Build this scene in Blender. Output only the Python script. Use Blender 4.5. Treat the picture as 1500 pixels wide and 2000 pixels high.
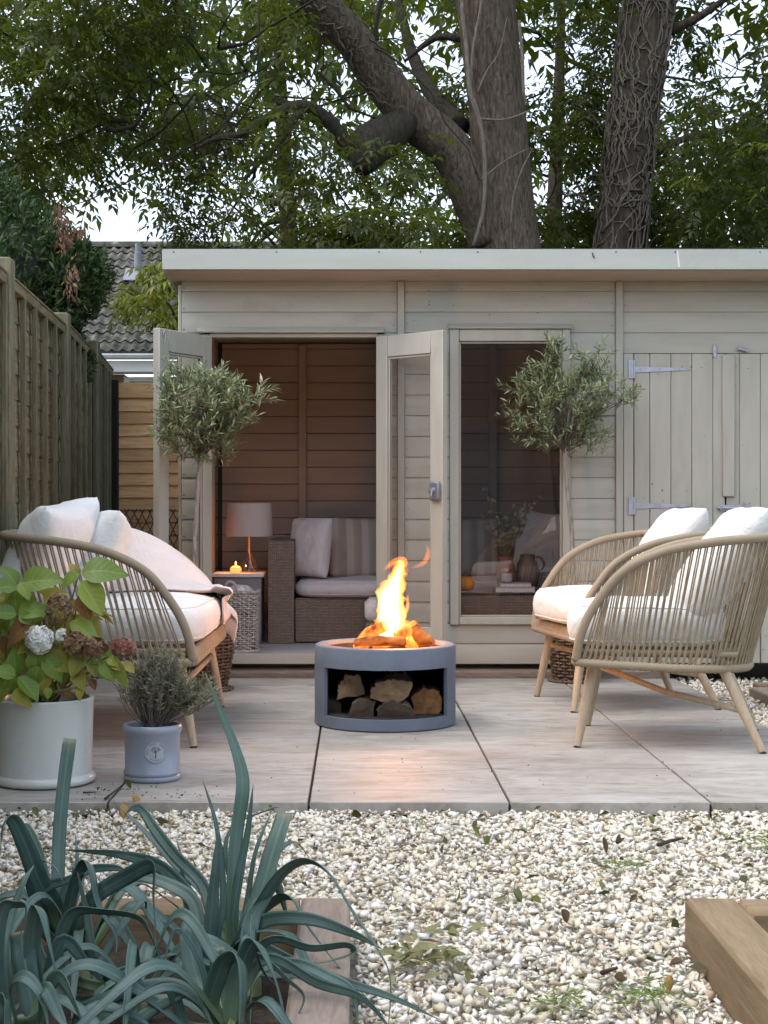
import bpy, bmesh, math, random
import numpy as np
from mathutils import Vector, Matrix, noise as mnoise

random.seed(11)
RNG = np.random.default_rng(7)
scene = bpy.context.scene
for _o in list(bpy.data.objects):
    bpy.data.objects.remove(_o)
COL = scene.collection
PI = math.pi

# ------------------------------------------------------------------ camera
HC = 0.865                       # eye height above the patio
FPX, CX, CY = 2950.0, 694.0, 1000.0   # focal length and principal point, in photo pixels
cam_d = bpy.data.cameras.new("camera")
cam = bpy.data.objects.new("camera", cam_d)
COL.objects.link(cam)
cam.location = (0, 0, HC)
cam.rotation_euler = (PI / 2, 0, 0)
cam_d.sensor_fit = 'AUTO'
cam_d.sensor_width = 36.0
cam_d.lens = 36.0 * FPX / 2000.0
cam_d.shift_x = (750 - CX) / 2000.0
cam_d.clip_start = 0.05
cam_d.clip_end = 500
scene.camera = cam

# ------------------------------------------------------------------ sky and sun (overcast evening)
SUN_EL, SUN_ROT = math.radians(62), math.radians(-112)
world = bpy.data.worlds.new("World")
scene.world = world
world.use_nodes = True
wn, wl = world.node_tree.nodes, world.node_tree.links
wn.clear()
w_out = wn.new("ShaderNodeOutputWorld")
w_bg = wn.new("ShaderNodeBackground")
w_sky = wn.new("ShaderNodeTexSky")
w_sky.sky_type = 'NISHITA'
w_sky.sun_disc = False
w_sky.sun_elevation = SUN_EL
w_sky.sun_rotation = SUN_ROT
w_sky.air_density = 1.0
w_sky.dust_density = 2.0
w_sky.ozone_density = 1.0
w_hs = wn.new("ShaderNodeHueSaturation")      # thin even cloud: most of the blue is gone
w_hs.inputs["Saturation"].default_value = 0.58
wl.new(w_sky.outputs["Color"], w_hs.inputs["Color"])
wl.new(w_hs.outputs["Color"], w_bg.inputs["Color"])
w_bg.inputs["Strength"].default_value = 0.15
wl.new(w_bg.outputs["Background"], w_out.inputs["Surface"])

sun_d = bpy.data.lights.new("sun", 'SUN')
sun = bpy.data.objects.new("sun", sun_d)
COL.objects.link(sun)
sun_d.energy = 0.5
sun_d.angle = math.radians(60)
sun_d.color = (1.0, 0.99, 0.97)
# the Nishita sun sits at azimuth SUN_ROT measured from +Y towards +X
_sd = Vector((math.sin(SUN_ROT) * math.cos(SUN_EL), math.cos(SUN_ROT) * math.cos(SUN_EL), math.sin(SUN_EL)))
sun.rotation_euler = (-_sd).to_track_quat('-Z', 'Y').to_euler()

scene.view_settings.view_transform = 'Standard'
scene.view_settings.look = 'None'
scene.view_settings.exposure = 1.53
scene.view_settings.gamma = 1.0
scene.view_settings.use_curve_mapping = False
scene.render.engine = 'CYCLES'
scene.cycles.use_denoising = True
scene.cycles.max_bounces = 8
scene.cycles.diffuse_bounces = 4
scene.cycles.transparent_max_bounces = 12
scene.cycles.caustics_reflective = False
scene.cycles.caustics_refractive = False
scene.cycles.sample_clamp_indirect = 6.0

# ------------------------------------------------------------------ helpers
def PX(px, Y): return (px - CX) * Y / FPX
def PZ(py, Y): return HC - (py - CY) * Y / FPX
def P(px, py, Y): return Vector((PX(px, Y), Y, PZ(py, Y)))

WM = {}
def tag(o, label=None, cat=None, group=None, kind=None):
    if label: o["label"] = label
    if cat: o["category"] = cat
    if group: o["group"] = group
    if kind: o["kind"] = kind
    return o

def link(o, parent=None, world=True):
    COL.objects.link(o)
    if parent is not None:
        o.parent = parent
        if world:
            o.matrix_parent_inverse = WM[parent].inverted()
            WM[o] = Matrix.Identity(4)
        else:
            WM[o] = WM[parent] @ Matrix.Translation(o.location) @ o.rotation_euler.to_matrix().to_4x4()
    else:
        WM[o] = Matrix.Translation(o.location) @ o.rotation_euler.to_matrix().to_4x4()
    return o

def empty(name, loc=(0, 0, 0), rz=0.0, label=None, cat=None, group=None, kind=None, parent=None):
    o = bpy.data.objects.new(name, None)
    o.empty_display_size = 0.1
    o.location = loc
    o.rotation_euler = (0, 0, rz)
    link(o, parent, False)
    return tag(o, label, cat, group, kind)

def mobj(name, me, parent=None, world=True, loc=None, rot=None):
    o = bpy.data.objects.new(name, me)
    if loc is not None: o.location = loc
    if rot is not None: o.rotation_euler = rot
    return link(o, parent, world)

def copy_tree(o, parent=None):
    c = o.copy()
    COL.objects.link(c)
    if parent is not None:
        c.parent = parent
        c.matrix_parent_inverse = o.matrix_parent_inverse
    for ch in list(o.children):
        copy_tree(ch, c)
    return c

def catmull(pts, n=8):
    pts = [Vector(p) for p in pts]
    if len(pts) < 3:
        return [pts[0].lerp(pts[-1], i / n) for i in range(n + 1)]
    ext = [pts[0] * 2 - pts[1]] + pts + [pts[-1] * 2 - pts[-2]]
    out = []
    for i in range(1, len(ext) - 2):
        a, b, c, d = ext[i - 1], ext[i], ext[i + 1], ext[i + 2]
        for k in range(n):
            t = k / n
            out.append(0.5 * ((2 * b) + (c - a) * t + (2 * a - 5 * b + 4 * c - d) * t * t + (3 * b - a - 3 * c + d) * t ** 3))
    out.append(pts[-1])
    return out

def lerp_list(v, n):
    """resample the list v of floats to n values"""
    out = []
    for i in range(n):
        t = i / max(1, n - 1) * (len(v) - 1)
        k = min(int(t), len(v) - 2) if len(v) > 1 else 0
        out.append(v[k] + (v[k + 1] - v[k]) * (t - k) if len(v) > 1 else v[0])
    return out

class MB:
    """collects geometry and links it as ONE mesh object"""
    def __init__(s):
        s.v, s.f, s.uv, s.fm, s.cur = [], [], [], [], 0
    def add(s, verts, faces, uvs=None):
        b = len(s.v)
        s.v += [tuple(v) for v in verts]
        s.uv += (uvs if uvs else [(0.0, 0.0)] * len(verts))
        s.f += [tuple(i + b for i in f) for f in faces]
        s.fm += [s.cur] * len(faces)
        return s
    def box(s, x0, x1, y0, y1, z0, z1, ch=0.0, M=None):
        cx, cy, cz = (x0 + x1) / 2, (y0 + y1) / 2, (z0 + z1) / 2
        h = (abs(x1 - x0) / 2, abs(y1 - y0) / 2, abs(z1 - z0) / 2)
        ch = min(ch, min(h) * 0.8)
        sg = [(a, b, c) for a in (-1, 1) for b in (-1, 1) for c in (-1, 1)]
        if ch <= 0:
            vs = [Vector((cx + q[0] * h[0], cy + q[1] * h[1], cz + q[2] * h[2])) for q in sg]
            fs = [(0, 1, 3, 2), (4, 6, 7, 5), (0, 4, 5, 1), (2, 3, 7, 6), (0, 2, 6, 4), (1, 5, 7, 3)]
        else:
            vs, fs = [], []
            for q in sg:
                for ax in range(3):
                    vs.append(Vector(tuple((cx, cy, cz)[k] + q[k] * (h[k] - (0 if k == ax else ch)) for k in range(3))))
            idx = {q: i for i, q in enumerate(sg)}
            for ax in range(3):
                o1, o2 = [k for k in range(3) if k != ax]
                for sgn in (-1, 1):
                    lst = []
                    for (a, b) in ((-1, -1), (1, -1), (1, 1), (-1, 1)):
                        q = [0, 0, 0]; q[ax] = sgn; q[o1] = a; q[o2] = b
                        lst.append(idx[tuple(q)] * 3 + ax)
                    fs.append(tuple(lst))
            for ax in range(3):
                o1, o2 = [k for k in range(3) if k != ax]
                for a in (-1, 1):
                    for b in (-1, 1):
                        q = [0, 0, 0]; q[o1] = a; q[o2] = b
                        q[ax] = -1; i0 = idx[tuple(q)]
                        q[ax] = 1; i1 = idx[tuple(q)]
                        fs.append((i0 * 3 + o1, i0 * 3 + o2, i1 * 3 + o2, i1 * 3 + o1))
            for q in sg:
                i = idx[q] * 3
                fs.append((i, i + 1, i + 2))
            cc = Vector((cx, cy, cz))
            for k, f in enumerate(fs):
                n = (vs[f[1]] - vs[f[0]]).cross(vs[f[2]] - vs[f[0]])
                if n.dot(vs[f[0]] - cc) < 0:
                    fs[k] = tuple(reversed(f))
        if M is not None:
            vs = [M @ v for v in vs]
        return s.add(vs, fs)
    def tube(s, pts, r, n=8, cap=True, closed=False, flat=1.0):
        pts = [Vector(p) for p in pts]
        m = len(pts)
        rr = r if isinstance(r, (list, tuple)) else [r] * m
        if len(rr) != m: rr = lerp_list(list(rr), m)
        vs, us, fs = [], [], []
        up = None; L = 0.0
        for i, p in enumerate(pts):
            if closed:
                t = pts[(i + 1) % m] - pts[i - 1]
            else:
                t = pts[min(i + 1, m - 1)] - pts[max(i - 1, 0)]
            if t.length < 1e-9: t = Vector((0, 0, 1))
            t.normalize()
            if up is None:
                up = Vector((0, 0, 1)) if abs(t.z) < 0.9 else Vector((0, 1, 0))
            a = up - t * up.dot(t)
            if a.length < 1e-6: a = t.orthogonal()
            a.normalize(); up = a
            b = t.cross(a)
            if i: L += (p - pts[i - 1]).length
            for k in range(n):
                th = 2 * PI * k / n
                vs.append(p + (a * math.cos(th) * flat + b * math.sin(th)) * rr[i])
                us.append((k / n, L))
        for i in range(m if closed else m - 1):
            j = (i + 1) % m
            for k in range(n):
                k2 = (k + 1) % n
                fs.append((i * n + k, i * n + k2, j * n + k2, j * n + k))
        if cap and not closed:
            fs.append(tuple(reversed(range(n))))
            fs.append(tuple((m - 1) * n + k for k in range(n)))
        return s.add(vs, fs, us)
    def lathe(s, prof, n=32, c=(0, 0, 0), cap0=False, cap1=False):
        vs, us, fs = [], [], []
        L = 0
        for i, (r, z) in enumerate(prof):
            if i: L += math.hypot(r - prof[i - 1][0], z - prof[i - 1][1])
            for k in range(n):
                th = 2 * PI * k / n
                vs.append((c[0] + r * math.cos(th), c[1] + r * math.sin(th), c[2] + z)); us.append((k / n, L))
        for i in range(len(prof) - 1):
            for k in range(n):
                k2 = (k + 1) % n
                fs.append((i * n + k, i * n + k2, (i + 1) * n + k2, (i + 1) * n + k))
        if cap0: fs.append(tuple(reversed(range(n))))
        if cap1: fs.append(tuple((len(prof) - 1) * n + k for k in range(n)))
        return s.add(vs, fs, us)
    def prism(s, prof, x0, x1, M=None):
        """profile [(y,z)] run along x"""
        n = len(prof)
        vs = [Vector((x0, y, z)) for y, z in prof] + [Vector((x1, y, z)) for y, z in prof]
        if M is not None: vs = [M @ v for v in vs]
        fs = [(i, (i + 1) % n, n + (i + 1) % n, n + i) for i in range(n)]
        fs += [tuple(reversed(range(n))), tuple(range(n, 2 * n))]
        return s.add(vs, fs)
    def grid(s, rows, closed_u=False):
        """rows: list of equally long lists of points"""
        m, n = len(rows), len(rows[0])
        vs, us, fs = [], [], []
        for i, r in enumerate(rows):
            for k, p in enumerate(r):
                vs.append(p); us.append((k / max(1, n - 1), i / max(1, m - 1)))
        for i in range(m - 1):
            for k in range(n if closed_u else n - 1):
                k2 = (k + 1) % n
                fs.append((i * n + k, i * n + k2, (i + 1) * n + k2, (i + 1) * n + k))
        return s.add(vs, fs, us)
    def mesh(s, name, mats, smooth=True, angle=40):
        me = bpy.data.meshes.new(name)
        me.from_pydata(s.v, [], s.f)
        if not isinstance(mats, (list, tuple)): mats = [mats]
        for m in mats: me.materials.append(m)
        if len(mats) > 1: me.polygons.foreach_set("material_index", s.fm)
        if any(u != (0.0, 0.0) for u in s.uv):
            uvl = me.uv_layers.new(name="UVMap")
            li = np.empty(len(me.loops), dtype=np.int32); me.loops.foreach_get("vertex_index", li)
            uvl.data.foreach_set("uv", np.array(s.uv, dtype=np.float32)[li].ravel())
        if smooth:
            me.shade_smooth()
            if angle < 180: me.set_sharp_from_angle(angle=math.radians(angle))
        me.update()
        return me
    def build(s, name, mats, parent=None, world=True, smooth=True, angle=40, fix=False):
        me = s.mesh(name, mats, smooth, angle)
        if fix:
            bm = bmesh.new(); bm.from_mesh(me)
            bmesh.ops.recalc_face_normals(bm, faces=bm.faces)
            bm.to_mesh(me); bm.free()
        return mobj(name, me, parent, world)

def np_mesh(name, V, F, mat, smooth=False, attr=None):
    """V (n,3), F (m,k) with one k; quick"""
    V = np.asarray(V, dtype=np.float32); F = np.asarray(F, dtype=np.int32)
    me = bpy.data.meshes.new(name)
    m, k = F.shape
    me.vertices.add(len(V)); me.vertices.foreach_set("co", V.ravel())
    me.loops.add(m * k); me.loops.foreach_set("vertex_index", F.ravel())
    me.polygons.add(m)
    me.polygons.foreach_set("loop_start", np.arange(0, m * k, k, dtype=np.int32))
    me.polygons.foreach_set("loop_total", np.full(m, k, dtype=np.int32))
    if smooth: me.polygons.foreach_set("use_smooth", np.ones(m, dtype=bool))
    me.materials.append(mat)
    me.update(calc_edges=True)
    me.validate()
    return me

# ------------------------------------------------------------------ materials
class NT:
    def __init__(s, name):
        s.m = bpy.data.materials.new(name); s.m.use_nodes = True
        s.n, s.l = s.m.node_tree.nodes, s.m.node_tree.links
        s.n.clear()
        s.out = s.n.new("ShaderNodeOutputMaterial")
    def node(s, t, **kw):
        o = s.n.new(t)
        for k, v in kw.items():
            if k in o.inputs: s.set(o.inputs[k], v)
            else: setattr(o, k, v)
        return o
    def set(s, sock, v):
        if hasattr(v, "is_output") or isinstance(v, bpy.types.NodeSocket): s.l.new(v, sock)
        else: sock.default_value = v
    def ramp(s, fac, stops, interp='LINEAR'):
        r = s.n.new("ShaderNodeValToRGB"); r.color_ramp.interpolation = interp
        e = r.color_ramp.elements
        while len(e) < len(stops): e.new(0.5)
        for i, (p, c) in enumerate(stops):
            e[i].position = p; e[i].color = (c[0], c[1], c[2], 1) if len(c) == 3 else c
        s.l.new(fac, r.inputs["Fac"])
        return r.outputs["Color"]
    def coord(s, kind="Object", scale=(1, 1, 1), rot=(0, 0, 0), vary=True):
        tc = s.n.new("ShaderNodeTexCoord")
        mp = s.n.new("ShaderNodeMapping")
        mp.inputs["Scale"].default_value = scale
        mp.inputs["Rotation"].default_value = rot
        s.l.new(tc.outputs[kind], mp.inputs["Vector"])
        if not vary: return mp.outputs["Vector"]
        oi = s.n.new("ShaderNodeObjectInfo")
        ad = s.node("ShaderNodeVectorMath", operation='MULTIPLY_ADD')
        cb = s.node("ShaderNodeCombineXYZ")
        for k in "XYZ": s.l.new(oi.outputs["Random"], cb.inputs[k])
        s.l.new(cb.outputs[0], ad.inputs[0]); ad.inputs[1].default_value = (37.0, 91.0, 53.0)
        s.l.new(mp.outputs["Vector"], ad.inputs[2])
        return ad.outputs[0]
    def noise(s, vec, scale=5.0, detail=4.0, rough=0.55, dist=0.0):
        o = s.node("ShaderNodeTexNoise", Scale=scale, Detail=detail, Roughness=rough, Distortion=dist)
        s.l.new(vec, o.inputs["Vector"])
        return o.outputs["Fac"]
    def mix(s, f, a, b, blend='MIX'):
        o = s.n.new("ShaderNodeMix"); o.data_type = 'RGBA'; o.blend_type = blend
        s.set(o.inputs[0], f); s.set(o.inputs[6], a if not isinstance(a, tuple) else (*a[:3], 1)); s.set(o.inputs[7], b if not isinstance(b, tuple) else (*b[:3], 1))
        return o.outputs[2]
    def math(s, op, a, b=0.0):
        o = s.node("ShaderNodeMath", operation=op); s.set(o.inputs[0], a); s.set(o.inputs[1], b)
        return o.outputs[0]
    def bump(s, h, strength=0.3, dist=0.01):
        b = s.node("ShaderNodeBump", Strength=strength, Distance=dist); s.l.new(h, b.inputs["Height"])
        return b.outputs["Normal"]
    def pbr(s, color, rough=0.6, normal=None, metal=0.0, spec=0.5, **kw):
        p = s.n.new("ShaderNodeBsdfPrincipled")
        s.set(p.inputs["Base Color"], color if not isinstance(color, tuple) else (*color[:3], 1))
        s.set(p.inputs["Roughness"], rough); s.set(p.inputs["Metallic"], metal)
        s.set(p.inputs["Specular IOR Level"], spec)
        if normal is not None: s.l.new(normal, p.inputs["Normal"])
        for k, v in kw.items(): s.set(p.inputs[k], v)
        s.l.new(p.outputs[0], s.out.inputs["Surface"])
        s.p = p
        return s.m
    def island(s):
        return s.n.new("ShaderNodeNewGeometry").outputs["Random Per Island"]
    def orand(s):
        return s.n.new("ShaderNodeObjectInfo").outputs["Random"]

def mottled(name, stops, scale=6, stretch=(1, 1, 1), rough=0.6, bump=0.2, bscale=40, bdist=0.004, spec=0.4, metal=0.0, objvar=0.0, dirt=None, detail=5):
    """solid material with a noise-driven colour ramp, fine relief and an optional worn/dirty patchiness"""
    t = NT(name)
    v = t.coord("Object", stretch)
    c = t.ramp(t.noise(v, scale, detail), stops)
    if dirt:
        d = t.ramp(t.noise(t.coord("Object", (1, 1, 1)), dirt[1], 6, 0.65), [(dirt[2], (0, 0, 0)), (dirt[2] + 0.18, (1, 1, 1))])
        c = t.mix(t.math('MULTIPLY', d, dirt[3]), c, dirt[0])
    if objvar:
        k = t.math('ADD', t.math('MULTIPLY', t.orand(), objvar), 1 - objvar / 2)
        hv = t.node("ShaderNodeHueSaturation"); t.set(hv.inputs["Value"], k); t.set(hv.inputs["Color"], c)
        c = hv.outputs["Color"]
    nb = t.noise(v, bscale, 4)
    return t.pbr(c, rough, t.bump(nb, bump, bdist), metal, spec)

def leaf_mat(name, stops, trans=0.35, rough=0.5, tcol=(0.25, 0.35, 0.03), by='island', spec=0.35, veins=False):
    t = NT(name)
    r = t.island() if by == 'island' else t.orand()
    c = t.ramp(r, stops)
    nz = t.noise(t.coord("Object", (1, 1, 1)), 30 if by != 'island' else 1.2, 3)
    c = t.mix(t.math('MULTIPLY', nz, 0.35), c, stops[-1][1])
    nrm = None
    if veins:
        tc = t.n.new("ShaderNodeTexCoord"); sp = t.n.new("ShaderNodeSeparateXYZ"); t.l.new(tc.outputs["UV"], sp.inputs[0])
        ax = t.math('ABSOLUTE', t.math('SUBTRACT', sp.outputs[0], 0.5))
        mid = t.math('LESS_THAN', ax, 0.02)
        w = t.math('FRACT', t.math('MULTIPLY', t.math('SUBTRACT', sp.outputs[1], t.math('MULTIPLY', ax, 0.55)), 7.0))
        side = t.math('LESS_THAN', t.math('ABSOLUTE', t.math('SUBTRACT', w, 0.5)), 0.05)
        vein = t.math('MAXIMUM', mid, t.math('MULTIPLY', side, 0.6))
        c = t.mix(t.math('MULTIPLY', vein, 0.45), c, (0.42, 0.5, 0.16))
        nrm = t.bump(t.math('ABSOLUTE', t.math('SUBTRACT', w, 0.5)), 0.25, 0.004)
    p = t.pbr(c, rough, nrm, 0.0, spec)
    tr = t.n.new("ShaderNodeBsdfTranslucent")
    tc2 = t.mix(0.6, c, tcol)
    t.l.new(tc2, tr.inputs["Color"])
    mx = t.n.new("ShaderNodeMixShader"); mx.inputs[0].default_value = trans
    t.l.new(t.p.outputs[0], mx.inputs[1]); t.l.new(tr.outputs[0], mx.inputs[2])
    t.l.new(mx.outputs[0], t.out.inputs["Surface"])
    return t.m

def wood_mat(name, c0, c1, c2, axis='X', rough=0.7, grain=14, bump=0.35, objvar=0.25, knots=None, spec=0.3):
    t = NT(name)
    st = {'X': (1.0, 9, 9), 'Y': (9, 1.0, 9), 'Z': (9, 9, 1.0)}[axis]
    v = t.coord("Object", st)
    n1 = t.noise(v, grain * 0.45, 6, 0.6, 0.6)
    n2 = t.noise(v, grain * 2.2, 3, 0.6)
    f = t.math('ADD', t.math('MULTIPLY', n1, 0.7), t.math('MULTIPLY', n2, 0.3))
    c = t.ramp(f, [(0.28, c0), (0.5, c1), (0.72, c2)])
    if knots:
        vk = t.coord("Object", {'X': (2.5, 9, 9), 'Y': (9, 2.5, 9), 'Z': (9, 9, 2.5)}[axis])
        vo = t.node("ShaderNodeTexVoronoi", Scale=1.0); t.l.new(vk, vo.inputs["Vector"])
        kf = t.ramp(vo.outputs["Distance"], [(0.03, (1, 1, 1)), (0.13, (0, 0, 0))])
        c = t.mix(t.math('MULTIPLY', kf, 0.85), c, knots)
    k = t.math('ADD', t.math('MULTIPLY', t.orand(), objvar), 1 - objvar / 2)
    hv = t.node("ShaderNodeHueSaturation"); t.set(hv.inputs["Value"], k); t.set(hv.inputs["Color"], c)
    return t.pbr(hv.outputs["Color"], rough, t.bump(f, bump, 0.004), 0.0, spec)

def glass_mat(name, tint=(0.95, 0.945, 0.94), ior=1.5, rough=0.0):
    t = NT(name)
    tr = t.node("ShaderNodeBsdfTransparent"); tr.inputs[0].default_value = (*tint, 1)
    gl = t.node("ShaderNodeBsdfGlossy"); gl.inputs["Roughness"].default_value = rough
    fr = t.node("ShaderNodeFresnel")
    # air-to-glass reflectance at both faces: the pane does not bend the ray
    bf = t.n.new("ShaderNodeNewGeometry").outputs["Backfacing"]
    t.set(fr.inputs[0], t.math('ADD', ior, t.math('MULTIPLY', bf, 1.0 / ior - ior)))
    f2 = fr.outputs[0]
    mx = t.n.new("ShaderNodeMixShader"); t.l.new(f2, mx.inputs[0])
    t.l.new(tr.outputs[0], mx.inputs[1]); t.l.new(gl.outputs[0], mx.inputs[2])
    t.l.new(mx.outputs[0], t.out.inputs["Surface"])
    return t.m

def emit_mat(name, col, strength):
    t = NT(name)
    e = t.node("ShaderNodeEmission"); e.inputs[0].default_value = (*col, 1); e.inputs[1].default_value = strength
    t.l.new(e.outputs[0], t.out.inputs["Surface"])
    return t.m

def flame_mat(name, col, dens):
    """a gas that only glows: the thicker the tongue, the brighter"""
    t = NT(name)
    e = t.node("ShaderNodeEmission"); e.inputs[0].default_value = (*col, 1); e.inputs[1].default_value = dens
    t.l.new(e.outputs[0], t.out.inputs["Volume"])
    return t.m

def wrap_mat(name, c0, c1, turns=170.0, rough=0.65):
    """cord wound round a tube: bands along the tube's length"""
    t = NT(name)
    tc = t.n.new("ShaderNodeTexCoord"); sp = t.n.new("ShaderNodeSeparateXYZ"); t.l.new(tc.outputs["UV"], sp.inputs[0])
    ph = t.math('FRACT', t.math('ADD', t.math('MULTIPLY', sp.outputs[1], turns), sp.outputs[0]))
    h = t.math('ABSOLUTE', t.math('SUBTRACT', ph, 0.5))
    c = t.ramp(h, [(0.0, c1), (0.36, c1), (0.5, c0)])
    nz = t.noise(t.coord("Object"), 25, 4)
    c = t.mix(t.math('MULTIPLY', nz, 0.3), c, c0)
    return t.pbr(c, rough, t.bump(h, -0.35, 0.003), 0.0, 0.3)

def fabric_mat(name, c0, c1, weave=900, bump=0.15, rough=0.85, wr=7.0, wrs=0.45):
    t = NT(name)
    v = t.coord("Object")
    c = t.ramp(t.noise(v, 4, 3), [(0.3, c0), (0.7, c1)])
    w1 = t.noise(v, wr, 5, 0.6, 1.2)
    w2 = t.noise(v, weave * 0.25, 2)
    b1 = t.node("ShaderNodeBump", Strength=wrs, Distance=0.03); t.l.new(w1, b1.inputs["Height"])
    b2 = t.node("ShaderNodeBump", Strength=bump, Distance=0.001); t.l.new(w2, b2.inputs["Height"]); t.l.new(b1.outputs[0], b2.inputs["Normal"])
    return t.pbr(c, rough, b2.outputs[0], 0.0, 0.2, **{"Sheen Weight": 0.25})
# ------------------------------------------------------------------ palette
PAINT = [(0.30, (0.355, 0.338, 0.280)), (0.55, (0.390, 0.373, 0.312)), (0.78, (0.415, 0.398, 0.338))]
m_paint = mottled("shed_paint", PAINT, 3.0, (1, 6, 6), 0.55, 0.12, 60, 0.003, 0.35, objvar=0.10, dirt=((0.17, 0.15, 0.11), 2.4, 0.60, 0.35))
m_paint_v = mottled("shed_paint_upright", PAINT, 3.0, (6, 6, 1), 0.55, 0.12, 60, 0.003, 0.35, objvar=0.08, dirt=((0.17, 0.15, 0.11), 2.6, 0.61, 0.35))
m_fascia = mottled("fascia_paint", [(0.3, (0.375, 0.405, 0.36)), (0.7, (0.43, 0.46, 0.415))], 2.0, (1, 5, 5), 0.5, 0.1, 50, 0.003, 0.4, dirt=((0.2, 0.19, 0.15), 1.7, 0.62, 0.4))
m_lining = mottled("lining_paint", [(0.3, (0.42, 0.345, 0.285)), (0.7, (0.48, 0.40, 0.335))], 3.0, (1, 6, 6), 0.6, 0.12, 60, 0.003, 0.3, objvar=0.10)
m_gapdark = mottled("sheathing_felt", [(0.3, (0.03, 0.028, 0.022)), (0.7, (0.05, 0.045, 0.035))], 8)
m_felt = mottled("roof_felt", [(0.3, (0.05, 0.05, 0.05)), (0.7, (0.09, 0.09, 0.085))], 20, rough=0.9)
m_floorboard = mottled("shed_floor_paint", [(0.3, (0.36, 0.36, 0.36)), (0.7, (0.46, 0.46, 0.46))], 4, (1, 8, 1), 0.5)
m_bearer = wood_mat("bearer_wood", (0.10, 0.075, 0.055), (0.20, 0.16, 0.125), (0.30, 0.25, 0.20), 'X', 0.85)
m_galv = mottled("galvanised_steel", [(0.3, (0.36, 0.37, 0.42)), (0.7, (0.50, 0.50, 0.55))], 20, rough=0.42, metal=0.7, bump=0.1)
m_lock = mottled("lock_grey", [(0.3, (0.17, 0.18, 0.20)), (0.7, (0.22, 0.23, 0.26))], 20, rough=0.4, metal=0.4, bump=0.05)
m_glass = glass_mat("window_glass")
m_glass_s = glass_mat("smoky_window_glass", (0.90, 0.875, 0.865), 1.58)
m_screw = mottled("screw_dark", [(0.3, (0.06, 0.05, 0.04)), (0.7, (0.1, 0.09, 0.07))], 20, rough=0.6)

# ------------------------------------------------------------------ ground
m_soil = mottled("soil", [(0.3, (0.030, 0.022, 0.015)), (0.55, (0.055, 0.042, 0.03)), (0.8, (0.10, 0.08, 0.055))], 7, rough=0.95, bump=0.9, bscale=60, bdist=0.02, detail=8)
m_groundgrass = mottled("ground_earth", [(0.3, (0.035, 0.04, 0.018)), (0.6, (0.06, 0.065, 0.03)), (0.8, (0.10, 0.085, 0.05))], 1.3, rough=0.95, bump=0.8, bscale=30, bdist=0.03, detail=8)
mb = MB(); mb.box(-120, 120, -60, 200, -0.4, -0.075)
tag(mb.build("ground", m_groundgrass, smooth=False), kind="structure")

# paving: one slab per part, laid on a mortar bed
def slab_material():
    t = NT("travertine_slab")
    v = t.coord("Object", (0.8, 2.4, 1))
    n1 = t.noise(v, 3.4, 8, 0.68, 1.2)
    n2 = t.noise(v, 19, 6, 0.7, 0.6)
    f = t.math('ADD', t.math('MULTIPLY', n1, 0.62), t.math('MULTIPLY', n2, 0.38))
    c = t.ramp(f, [(0.32, (0.170, 0.147, 0.118)), (0.43, (0.285, 0.264, 0.230)), (0.53, (0.375, 0.355, 0.320)), (0.68, (0.465, 0.45, 0.415))])
    pits = t.ramp(t.noise(t.coord("Object", (1.6, 5.0, 1)), 26, 4, 0.7), [(0.66, (0, 0, 0)), (0.74, (1, 1, 1))])
    c = t.mix(t.math('MULTIPLY', pits, 0.7), c, (0.20, 0.16, 0.12))
    # grime that gathers in patches
    g = t.ramp(t.noise(t.coord("Object", vary=False), 1.1, 5, 0.6), [(0.46, (0, 0, 0)), (0.72, (1, 1, 1))])
    c = t.mix(t.math('MULTIPLY', g, 0.5), c, (0.17, 0.14, 0.11))
    k = t.math('ADD', t.math('MULTIPLY', t.orand(), 0.12), 0.94)
    hv = t.node("ShaderNodeHueSaturation"); t.set(hv.inputs["Value"], k); t.set(hv.inputs["Color"], c)
    r = t.math('ADD', t.math('MULTIPLY', n2, 0.25), 0.46)
    return t.pbr(hv.outputs["Color"], r, t.bump(f, 0.12, 0.004), 0.0, 0.32)
m_slab = slab_material()
m_joint = mottled("joint_dark", [(0.3, (0.025, 0.02, 0.016)), (0.7, (0.06, 0.05, 0.04))], 30, rough=0.95)
m_slabedge = m_slab
patio = empty("patio", (0.16, 6.1, 0), kind="structure")
mb = MB(); mb.box(-1.44, 1.65, 4.515, 7.86, -0.07, -0.012); mb.build("mortar_bed", m_joint, patio, smooth=False)
XJ = [-1.45] + [-1.939 + 0.6 * i for i in range(1, 7)]          # joints run away from the camera
YJ = [4.5, 5.1, 5.7, 6.3, 6.9, 7.5, 7.86]
for i in range(6):
    for j in range(6):
        sm = MB(); g = 0.0048
        gx = 0.004
        sm.box(XJ[i] + gx, XJ[i + 1] - gx, YJ[j] + g, YJ[j + 1] - g, -0.040, RNG.uniform(-0.0006, 0.0006), 0.0025)
        sm.build("paving_slab", m_slab, patio)

# gravel: a bed sheet and real pebbles
m_gravelbed = mottled("gravel_bed", [(0.3, (0.30, 0.26, 0.19)), (0.7, (0.54, 0.50, 0.41))], 60, rough=0.95, bump=1.0, bscale=80, bdist=0.02)
mb = MB(); mb.box(-1.36, 3.4, 1.2, 4.51, -0.12, -0.052); mb.box(1.652, 3.4, 4.512, 8.2, -0.12, -0.052)
tag(mb.build("gravel_bed", m_gravelbed, smooth=False), kind="structure")

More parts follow.
